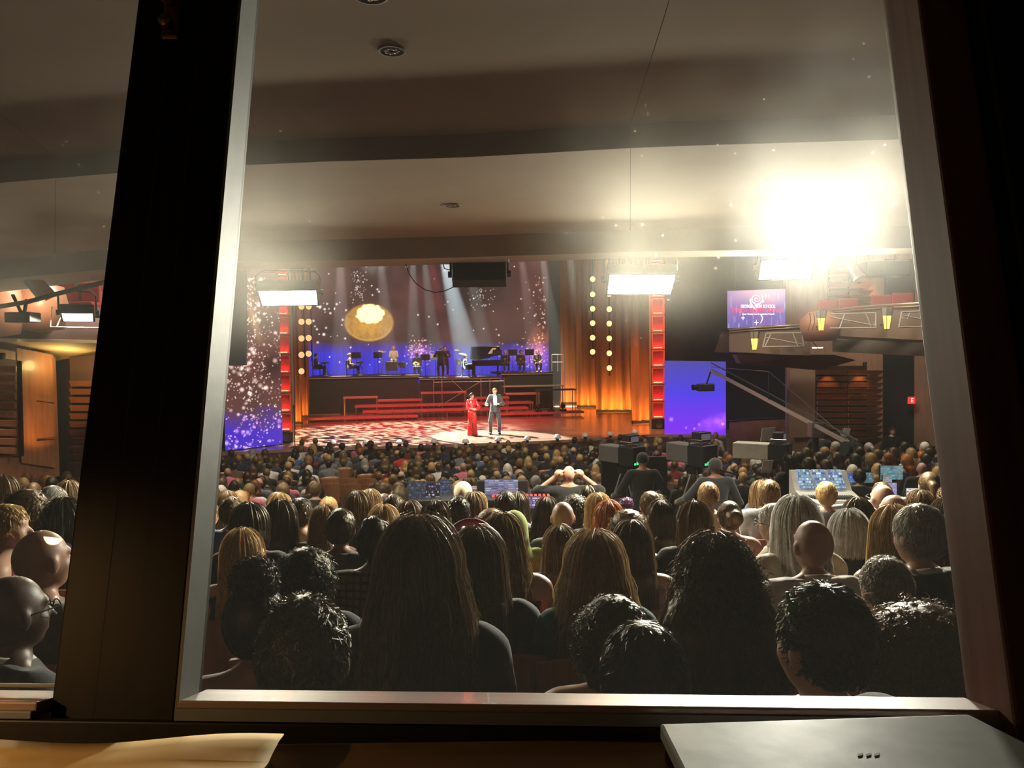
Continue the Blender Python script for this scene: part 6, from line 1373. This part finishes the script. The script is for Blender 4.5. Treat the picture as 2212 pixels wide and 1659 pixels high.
# the rest of the crowd towards the stage
if far:
    V = []; Fc = []; Mi = []; off = 0; slots = []; smap = {}
    def slot(m):
        if m.name not in smap: smap[m.name] = len(slots); slots.append(m)
        return smap[m.name]
    cache = {}
    def arr(me):
        if me.name not in cache:
            v = np.empty(len(me.vertices) * 3, np.float32); me.vertices.foreach_get('co', v); f = np.empty(len(me.loops), np.int32); me.loops.foreach_get('vertex_index', f); cache[me.name] = (v.reshape(-1, 3), f.reshape(-1, 4))
        return cache[me.name]
    def far_body():
        if 'farb' not in PROTO:
            s = SDF((-.3, -.2, .38), (.3, .3, 1.30), .026); torso_parts(s, 1, .01, 'L', legs=False); s.cut(lambda X, Y, Z: .42 - Z); PROTO['farb'] = s.mesh('farb')
            s = SDF((-.2, -.2, .95), (.2, .2, 1.30), .024); s.cap((0, -.012, .98), (0, 0, 1.08), .052, .05); s.ell((0, -.008, 1.145), (.078, .094, .1)); s.ell((0, .03, 1.09), (.058, .062, .068)); PROTO['farh'] = s.mesh('farh')
        return PROTO['farb'], PROTO['farh']
    for P_, rz_, s_, st, h, sk, c, ar in far:
        ms = [(far_body()[0], clothm(c)), (far_body()[1], skinm(sk))]
        if st != 'bald': ms.append((hair_mesh(st, .024, 0, .01, 0, .34), hairm(h)))
        ms.append((SEATM['back_shell'], MATS['seat_wood']))
        ca, sa = math.cos(rz_), math.sin(rz_)
        for me, m in ms:
            v, f = arr(me); w_ = np.stack([(v[:, 0] * ca - v[:, 1] * sa) * s_ + P_.x, (v[:, 0] * sa + v[:, 1] * ca) * s_ + P_.y, v[:, 2] * s_ + P_.z], 1)
            V.append(w_); Fc.append(f + off); Mi.append(np.full(len(f), slot(m), np.int32)); off += len(v)
    me = np_mesh('audience_crowd', np.concatenate(V), np.concatenate(Fc), True, np.concatenate(Mi))
    for m in slots: me.materials.append(m)
    o = link('audience_crowd', me); o['kind'] = 'stuff'; tag(o, 'packed audience in the rows nearest the stage', 'audience')
print('AUDIENCE individual', N_NEAR + min(len(rows), N_IND) + len(side), 'far', len(far), 'seats', len(SEATPOS))
# ------------------------------------------------------------------ crew, broadcast cameras, desks
cs = lambda c='black': [('clothes', c, ('torso', 'arms', 'legs', 'skirt'), .018, .06, 1.50)]
def crew(px_, py_, Y, lab, arms, hair='black', style='cap', skin='tan', rz=0., cloth='black', seed=0, h=1.78):
    q = aty(px_, py_, Y); p = Vector((q.x, q.y, q.z - h - .01)); return standing(lab, p, rz, h, arms, skin, hair, style, cs(cloth), res=.0125, seed=seed, legs=((.12, 0), (.12, 0)))
DOWN = (((-.30, .10, 1.16), (-.26, .32, 1.16)), ((.30, .10, 1.16), (.26, .32, 1.16)))
crew(1388, 976, 11.2, 'camera operator in black shirt and cap behind the left broadcast camera', (((-.34, .02, 1.16), (-.38, .26, 1.06)), ((.34, .02, 1.16), (.30, .28, 1.08))), seed=51)
crew(1545, 988, 10.0, 'camera operator in black with cap and headset behind the middle broadcast camera', (((-.34, .10, 1.20), (-.40, .34, 1.10)), ((.32, .02, 1.14), (.36, .24, 1.02))), 'black', 'cap', 'brown', seed=52)
crew(1704, 984, 12.0, 'camera operator in black with long dark hair behind the pale broadcast camera', DOWN, 'black', 'long', 'tan', R(25), seed=53, h=1.72)
crew(1229, 1004, 9.0, 'bald man in black standing with hands raised to his head', (((-.40, .05, 1.42), (-.16, .0, 1.62)), ((.40, .05, 1.42), (.16, .0, 1.62))), 'black', 'bald', 'fair', seed=54, h=1.70)
crew(1771, 925, 17.5, 'crane operator in dark clothes at the foot of the camera crane', DOWN, 'darkbrown', 'short', 'tan', R(-30), seed=55)
crew(1827, 924, 16.6, 'crane operator in dark shirt holding the counterweight end of the crane', (((-.32, .1, 1.2), (-.2, .36, 1.2)), ((.32, .1, 1.2), (.2, .36, 1.2))), 'brown', 'short', 'fair', R(35), seed=56)
us = crew(1928, 921, 20.2, 'usher in dark suit and white collar standing in the side doorway', (((-.26, .04, 1.14), (-.1, .2, 1.0)), ((.26, .04, 1.14), (.1, .2, 1.0))), 'brown', 'short', 'fair', R(170), seed=57)
B().lathe([(.066, 0), (.066, .05)], 16, (0, -.002, 1.485)).obj('shirt_collar', MATS['dress_shirt'], us, True)
cam_grey = mat('camera_grey', (.13, .13, .13), .4); cam_pale = mat('camera_pale', (.52, .52, .42), .4, var=.08, vscale=10); ledg = mat('green_display', (.0, .5, .15), .5, emit=(.02, 1, .22), strength=2.5)
def broadcast_camera(px_, py_, Y, yaw, L, lab, m, floor_y=None, wdt=.28):
    q = aty(px_, py_, Y); fz = max(floor_z(math.hypot(q.x - 0, q.y)), 0); h = q.z - fz; t = thing('broadcast_camera', lab, 'video camera', Vector((q.x, q.y, fz)), yaw)
    B().rbox(-wdt / 2, wdt / 2, 0, L, h - .14, h + .14, .015).obj('lens_box', m, t); B().rbox(-wdt / 2 - .01, wdt / 2 + .01, -.34, -.01, h - .17, h + .16, .02).obj('body', BLACK, t)
    B().box(-.05, .05, L, L + .03, h - .06, h + .06).obj('lens_front', mat('lens_glass', (.02, .02, .03), .05, coat=1), t)
    B().tube([(-wdt / 2, -.30, h + .16), (-wdt / 2, -.30, h + .23), (-wdt / 2, -.04, h + .23), (-wdt / 2, -.04, h + .16)], .012, 6).obj('handle', STEEL, t); B().tube([(wdt / 2, -.32, h - .15), (wdt / 2 + .02, -.33, h + .15)], .012, 6).obj('handle', STEEL, t)
    v = B().rbox(-.12, .12, -.24, -.06, h + .20, h + .35, .015).obj('viewfinder', BLACK, t); B().box(-.09, .09, -.246, -.24, h + .23, h + .32).obj('viewfinder_screen', mat('dim_screen', (.1, .1, .12), .3, emit=(.35, .32, .4), strength=.25), v)
    b = B()
    for i in range(4): b.box(-.12 + i * .055, -.085 + i * .055, -.346, -.338, h - .13, h - .10 + .02 * (i % 2))
    b.obj('tally_display', ledg, t)
    B().bar((-.05, -.1, h - .17), (-.42, -.5, h - .30), .022).obj('pan_handle', BLACK, t); B().bar((.05, -.1, h - .17), (.42, -.5, h - .30), .022).obj('pan_handle', BLACK, t)
    B().lathe([(.11, h - .30), (.13, h - .18)], 14).obj('fluid_head', BLACK, t)
    for k in range(3): a = k * 2.094 + .5; B().cyl((.05 * math.cos(a), .05 * math.sin(a), h - .30), (.50 * math.cos(a), .50 * math.sin(a), .01), .02, 8).obj('tripod_leg', STEEL, t)
    return t
broadcast_camera(1348, 982, 12.3, R(38), .46, 'grey broadcast camera with long box lens pointing left to the stage', cam_grey)
broadcast_camera(1500, 980, 11.2, R(30), .48, 'dark grey broadcast camera on steel tripod before the headset operator', cam_grey)
broadcast_camera(1664, 975, 13.0, R(58), .62, 'pale broadcast camera with long box lens seen from the side', cam_pale, wdt=.32)
# black partition behind the first camera
def upright_panel(x0, x1, y0, y1, Y, m, name, lab, cat):
    q = aty((x0 + x1) / 2, y1, Y); w = (x1 - x0) / F * Y; h = (y1 - y0) / F * Y; t = thing(name, lab, cat, q); B().rbox(-w / 2, w / 2, 0, .08, 0, h, .01).obj('panel', m, t)
    for x in (-w / 2 + .06, w / 2 - .06): B().rbox(x - .03, x + .03, -.15, .25, 0, .04, .01).obj('foot', BLACK, t)
upright_panel(1299, 1443, 986, 1075, 13.3, mat('partition_black', (.02, .02, .022), .6), 'partition', 'plain black partition panel behind the cap-wearing operator', 'partition')
# cue cards / white sheets
for x, y, Y, w, h, lab in ((1659, 938, 13.6, .27, .24, 'white sheet clipped above the pale broadcast camera'), (1657, 1008, 12.4, .19, .21, 'white script sheet on a stand below the pale camera'), (1829, 934, 16.2, .16, .18, 'white sheet held near the crane counterweight')):
    q = aty(x, y, Y); t = thing('paper_sheet', lab, 'paper', q - Vector((0, 0, h / 2)), R(12)); B().obox((0, 0, h / 2), (w / 2, 0, 0), (0, .004, 0), (.02, 0, h / 2)).obj('sheet', WHITE, t); B().cyl((0, .02, h * .3), (0, .02, -1.0), .012, 6).obj('stand', BLACK, t)
# camera crane
def P3(x, y, Y): return aty(x, y, Y)
pv = P3(1762, 922, 17.0); base = Vector((pv.x, pv.y, floor_z(17))); t = thing('camera_crane', 'long silver camera crane reaching across the blue side screen', 'camera crane', base)
tip = P3(1536, 800, 22.0) - base; tail = P3(1853, 968, 15.4) - base; piv = pv - base
B().bar(tip, tail, .06, .08).obj('boom', mat('crane_silver', (.5, .5, .48), .3, metal=.7), t); B().cyl(tip + Vector((0, 0, .22)), tail + Vector((0, 0, .16)), .018, 6).obj('control_rod', STEEL, t)
B().cyl(tip.lerp(tail, .48) + Vector((0, 0, .75)), tip + Vector((0, 0, .1)), .008, 5).obj('stay_cable', STEEL, t); B().cyl(tip.lerp(tail, .48) + Vector((0, 0, .75)), tail, .008, 5).obj('stay_cable', STEEL, t); B().cyl(tip.lerp(tail, .48), tip.lerp(tail, .48) + Vector((0, 0, .75)), .02, 6).obj('stay_post', BLACK, t)
B().cyl((0, 0, .1), piv, .07, 12).obj('column', BLACK, t); B().rbox(-.14, .14, -.14, .14, piv.z - .25, piv.z + .1, .02).obj('pivot_head', STEEL, t)
for k in range(3): a = k * 2.094; B().bar((0, 0, .55), (.7 * math.cos(a), .7 * math.sin(a), .02), .05).obj('leg', BLACK, t)
B().bar(tip, tip + Vector((-.15, 0, -.45)), .04).obj('drop_arm', BLACK, t); c_ = B().rbox(tip.x - .42, tip.x + .08, tip.y - .12, tip.y + .12, tip.z - .62, tip.z - .40, .03).obj('remote_camera', BLACK, t); B().lathe([(.07, 0), (.09, .14)], 12, (tip.x - .42, tip.y, tip.z - .5), (-1, -.2, 0)).obj('remote_lens', BLACK, c_, True)
for k in range(3): B().lathe([(0, -.05), (.16, -.05), (.16, .05), (0, .05)], 16, tail + Vector((-.05 - .1 * k, .0, -.02)), (1, .3, -.3)).obj('counterweight', BLACK, t)
# ------------------------------------------------------------------ lighting desk with monitors in the middle
def monitor(x0, y0, x1, y1, Y, lab, fn, nx=60, ny=36, yaw=0, st=1.0, name='monitor'):
    dY = math.tan(yaw) * (x1 - x0) / F * Y
    return led(name, lab, aty(x0, y1, Y), aty(x1, y1, Y + dY), aty(x1, y0, Y + dY), aty(x0, y0, Y), nx, ny, fn, st, .03, 'laptop' if name == 'open_laptop' else 'monitor')
def ui(seed, base, acc, rows_=9, bright=1.):
    def fn(PX, PY, S_, T_):
        r = np.random.default_rng(seed); img = np.zeros(S_.shape + (3,)) + np.array(base) * bright
        for j in range(rows_):
            y0 = j / rows_; hgt = .7 / rows_; x = .02
            while x < .97:
                w = r.uniform(.03, .22); c = np.array(acc[r.integers(len(acc))]) * r.uniform(.3, 1.1) * bright; m = (S_ > x) & (S_ < x + w * .85) & (T_ > y0 + .1 / rows_) & (T_ < y0 + hgt); img[m] = c; x += w
        return img
    return fn
monitor(882, 1040, 919, 1082, 8.6, 'dark monitor with sparse lighting plot, outermost on the lighting desk', ui(1, (.02, .025, .04), [(.05, .06, .1), (.12, .14, .22), (.03, .04, .06)], 8), yaw=.25)
monitor(919, 1042, 950, 1082, 8.7, 'dark monitor with violet faders on the lighting desk', ui(2, (.012, .012, .02), [(.3, .22, .55), (.02, .02, .03), (.6, .6, .6), (.02, .02, .03)], 7), yaw=.05)
monitor(949, 1037, 976, 1076, 8.9, 'narrow dark blue monitor on the lighting desk', ui(3, (.02, .025, .05), [(.07, .09, .16), (.15, .18, .28)], 10), yaw=-.1)
monitor(975, 1050, 1030, 1074, 9.2, 'monitor with white page and orange shapes behind the capped man', ui(4, (.5, .48, .42), [(.6, .58, .5), (.7, .25, .12), (.15, .15, .18)], 5))
monitor(1047, 1036, 1119, 1074, 8.8, 'large bright monitor with lilac cue list on the lighting desk', ui(5, (.16, .17, .32), [(.38, .38, .72), (.30, .32, .62), (.6, .62, .75), (.1, .12, .2)], 9))
monitor(1141, 1073, 1167, 1098, 7.4, 'small tilted tablet with white and violet tiles', ui(6, (.12, .08, .22), [(.75, .7, .85), (.12, .05, .25), (.4, .35, .6)], 5), name='tablet')
q0 = aty(878, 1084, 8.4); q1 = aty(1150, 1080, 8.4); fz = floor_z(8.4); t = thing('lighting_desk', 'long black lighting desk carrying the row of monitors', 'desk', ((q0.x + q1.x) / 2, 8.85, fz)); w = q1.x - q0.x
B().rbox(-w / 2, w / 2, -.35, .4, q0.z - fz - .05, q0.z - fz - .01, .01).obj('top', BLACK, t); B().box(-w / 2, w / 2, .36, .4, 0, q0.z - fz - .05).obj('modesty_panel', BLACK, t)
for x in (-w / 2 + .05, w / 2 - .05): B().box(x - .03, x + .03, -.3, .36, 0, q0.z - fz - .05).obj('leg', BLACK, t)
b = B()
for i in range(14): b.box(.25 + i * .05, .28 + i * .05, -.25, -.10, q0.z - fz - .01, q0.z - fz + .005)
b.obj('fader_strip', mat('fader_red', (.4, .02, .02), .5, emit=(1, .05, .03), strength=.4), t)
upright_panel(1030, 1048, 1038, 1080, 8.9, BLACK, 'partition', 'black side screen left of the bright lilac monitor', 'partition'); upright_panel(1119, 1141, 1038, 1078, 8.9, BLACK, 'partition', 'black side screen right of the bright lilac monitor', 'partition')
NP(1000, 1038, 7.9, 'cap', 'cream', 'fair', 'charcoal', 'L', 'lighting operator in cream cap before the monitors', seat_=False)
# ------------------------------------------------------------------ sound desk on the right
fz = floor_z(10.0); a0, a1 = aty(1742, 1075, 10.2), aty(1838, 1075, 10.2); cx = (a0.x + a1.x) / 2
t = thing('mixing_console', 'white digital mixing console with three bright screens', 'mixing desk', (cx, 10.3, fz), R(-6)); h = a0.z - fz; w = (a1.x - a0.x) / 2 + .08
B().prism([(-w, -.35, h - .12), (-w, -.35, h), (-w, .10, h + .06), (-w, .35, h + .30), (-w, .42, h + .30), (-w, .42, h - .12)], (2 * w, 0, 0)).obj('body', mat('console_white', (.62, .60, .54), .4), t)
b = B()
for i in range(22): b.box(-w + .06 + i * (2 * w - .12) / 22, -w + .075 + i * (2 * w - .12) / 22, -.30, -.05, h + .01, h + .035)
b.obj('faders', BLACK, t)
for x in (-w + .1, w - .1): B().box(x - .04, x + .04, -.2, .3, 0, h - .12).obj('leg', BLACK, t)
for k in range(3):
    x0 = -w + .06 + k * (2 * w - .12) / 3; x1 = x0 + (2 * w - .12) / 3 - .03
    nxx, nyy = 26, 20; vv = []; SS, TT = np.meshgrid(np.linspace(0, 1, nxx + 1), np.linspace(0, 1, nyy + 1)); rgb = ui(7 + k, (.10, .14, .26), [(.2, .35, .55), (.5, .6, .7), (.08, .1, .2), (.3, .55, .4)], 7)(SS, TT, SS, TT)
    pts = np.stack([x0 + (x1 - x0) * SS, .085 + .24 * TT - .012, h + .085 + .23 * TT + .012], 2).reshape(-1, 3); i = (np.arange(nyy)[:, None] * (nxx + 1) + np.arange(nxx)[None, :]).ravel()
    me = np_mesh('screen', pts, np.stack([i, i + 1, i + nxx + 2, i + nxx + 1], 1), False); ca = me.color_attributes.new('picture', 'FLOAT_COLOR', 'POINT'); ca.data.foreach_set('color', np.concatenate([rgb.reshape(-1, 3), np.ones((rgb.shape[0] * rgb.shape[1], 1))], 1).astype(np.float32).ravel()); me.materials.append(screen_mat('screen_1.7', 1.7)); link('screen', me, t)
q = aty(1857, 1012, 10.9); t2 = person(Vector((q.x, q.y, q.z - 1.26)), R(-25), 1.0, 'short', 'darkbrown', 'fair', 'charcoal', 'L', 1.05, 'sound engineer in dark suit beside the white mixing console', None, 1, 77, collar='white'); 
B().cyl((0, -.02, .0), (0, -.02, .40), .03).obj('stool_post', STEEL, t2)
monitor(1829, 1024, 1853, 1042, 11.6, 'small blue monitor behind the sound engineer', ui(11, (.05, .12, .4), [(.2, .4, .8), (.1, .2, .6)], 4), 24, 18)
monitor(1866, 1021, 1887, 1043, 11.6, 'teal monitor right of the sound engineer', ui(12, (.10, .18, .20), [(.2, .35, .35), (.1, .15, .2)], 6), 24, 18)
monitor(1902, 1006, 1950, 1036, 11.4, 'large teal and grey monitor on the sound desk', ui(13, (.10, .22, .25), [(.25, .4, .42), (.1, .35, .5), (.35, .38, .36)], 8), 48, 30, .12)
monitor(1907, 1027, 1927, 1043, 10.8, 'small pale tablet in front of the large teal monitor', ui(14, (.3, .33, .36), [(.4, .42, .45), (.2, .22, .25)], 4), 20, 16, name='tablet')
def laptop(x0, y0, x1, y1, Y, lab, fn):
    t = monitor(x0, y0, x1, y1, Y, lab, fn, 30, 22, .2, 1.2, 'open_laptop'); w = (x1 - x0) / F * Y; B().obox((0, -.14, -.01), (w / 2, 0, 0), (0, .13, 0), (0, 0, .008)).obj('keyboard_base', mat('laptop_silver', (.5, .5, .5), .3, metal=.6), t)
laptop(1912, 1043, 1937, 1068, 9.6, 'open laptop with lilac list beside the bald man at the sound desk', ui(15, (.3, .28, .5), [(.45, .42, .7), (.25, .25, .4)], 6))
laptop(1958, 1055, 1988, 1078, 9.0, 'open laptop with white page and red strip on the sound desk', ui(16, (.75, .75, .72), [(.8, .8, .78), (.7, .7, .68), (.8, .15, .15)], 5))
a0, a1 = aty(1835, 1046, 11.6), aty(2030, 1080, 9.2); fz = floor_z(10.4); t = thing('sound_desk', 'long black table carrying laptops and teal monitors', 'desk', ((a0.x + a1.x) / 2 + .25, 10.2, fz), R(-52)); hh = a0.z - fz
B().rbox(-1.3, 1.3, -.35, .35, hh - .25, hh - .2, .01).obj('top', BLACK, t)
for x in (-1.2, 1.2): B().box(x - .03, x + .03, -.4, .4, 0, hh - .25).obj('leg', BLACK, t)
# pale handrails of the cross aisle before the desks
for pts, lab in (([(1480, 1112, 7.0), (1700, 1104, 7.2), (1830, 1093, 7.4)], 'pale metal handrail along the cross aisle before the mixing console'), ([(1740, 1076, 8.6), (1782, 1092, 7.9)], 'short white rail end at the corner of the mixing console'), ([(1870, 1086, 7.6), (2060, 1070, 7.6)], 'pale metal handrail before the sound desk laptops')):
    P_ = [aty(*p) for p in pts]; o0 = Vector((P_[0].x, P_[0].y, floor_z(pts[0][2]))); t = thing('handrail', lab, 'rail', o0); B().tube([p - o0 for p in P_], .025, 8).obj('rail', mat('rail_pale', (.55, .52, .46), .3, metal=.5), t, True)
    B().tube([p - o0 - Vector((0, 0, .10)) for p in P_], .014, 6).obj('rail', MATS['rail_pale'], t, True)
    for p in (P_[0], P_[-1]): B().cyl(p - o0, Vector((p.x - o0.x, p.y - o0.y, 0)), .02, 8).obj('post', MATS['rail_pale'], t)
o = B().prism([aty(1468, 1113, 6.9), aty(1489, 1113, 6.9), aty(1484, 1104, 6.9), aty(1476, 1104, 6.9)], (0, .02, 0)).obj('flag', mat('yellow_cloth', (.75, .55, .05), .7)); tag(o, 'small yellow cloth on the handrail by the sleek brown hair', 'cloth')
# ------------------------------------------------------------------ stage haze and the beams that show in it
hz = bpy.data.materials.new('stage_haze'); hz.use_nodes = True; nt = hz.node_tree; nt.nodes.clear()
o_ = nt.nodes.new('ShaderNodeOutputMaterial'); vs_ = nt.nodes.new('ShaderNodeVolumeScatter'); vs_.inputs['Color'].default_value = (1, .96, .92, 1); vs_.inputs['Density'].default_value = .009; vs_.inputs['Anisotropy'].default_value = .2
nt.links.new(vs_.outputs[0], o_.inputs['Volume'])
b = B().box(-10.5, 9.5, 6.0, 16.7, .05, 11.5); hzo = b.obj('haze', hz); hzo.location = S(0, 0, 0); hzo.rotation_euler = (0, 0, TH); hzo['kind'] = 'stuff'; tag(hzo, 'thin haze hanging over the rear stage', 'haze')
def beam(x0, x1, y1, e, c, ang):  # lamps stand above the view, assumed where the beams start
    u0_, _, _ = sp(x0, 570, 13.5); u1_, _, z1_ = sp(x1, y1, 13.5); a = S(u0_ - (u1_ - u0_) * .6, 13.5, 10.8)
    lamp('SPOT', 'beam_spot', a, S(u1_, 13.5, z1_), e * 4, c, .06, spot=ang, blend=.5)
    t = thing('moving_head_light', 'assumed moving-head lamp on the overhead pipe throwing a beam', 'stage light', a + Vector((0, 0, .12)), 0, 'assumed moving-head lamps on the overhead pipe')
    B().ell((0, 0, .05), (.16, .16, .12), 10, 6).obj('head', BLACK, t, True); B().rbox(-.18, .18, -.14, .14, .2, .34, .03).obj('base', BLACK, t); B().bar((0, 0, .3), (0, 0, 1.5), .05).obj('clamp', BLACK, t)
for q in ((963, 1005, 750, 60000, (.75, .9, 1), 13), (735, 737, 690, 16000, (1, .85, .85), 10), (822, 832, 680, 12000, (1, .9, .9), 9), (892, 893, 660, 16000, (.85, 1, .95), 8), (915, 928, 660, 14000, (.9, 1, .95), 8), (928, 948, 660, 9000, (1, .1, .12), 9), (1125, 1142, 670, 12000, (1, .7, .7), 9), (1172, 1192, 690, 14000, (.85, 1, .92), 9), (1010, 1030, 660, 10000, (.9, 1, .95), 10), (1230, 1262, 700, 9000, (.85, 1, .92), 11)): beam(*q)
o = B().cyl(S(-10, 13.5, 11.6), S(9, 13.5, 11.6), .05, 8).obj('assumed_overhead_pipe', BLACK); tag(o, 'assumed black pipe carrying the moving-head lamps above the band', 'pipe')  # pipe above the view, assumed as what carries the beam lamps
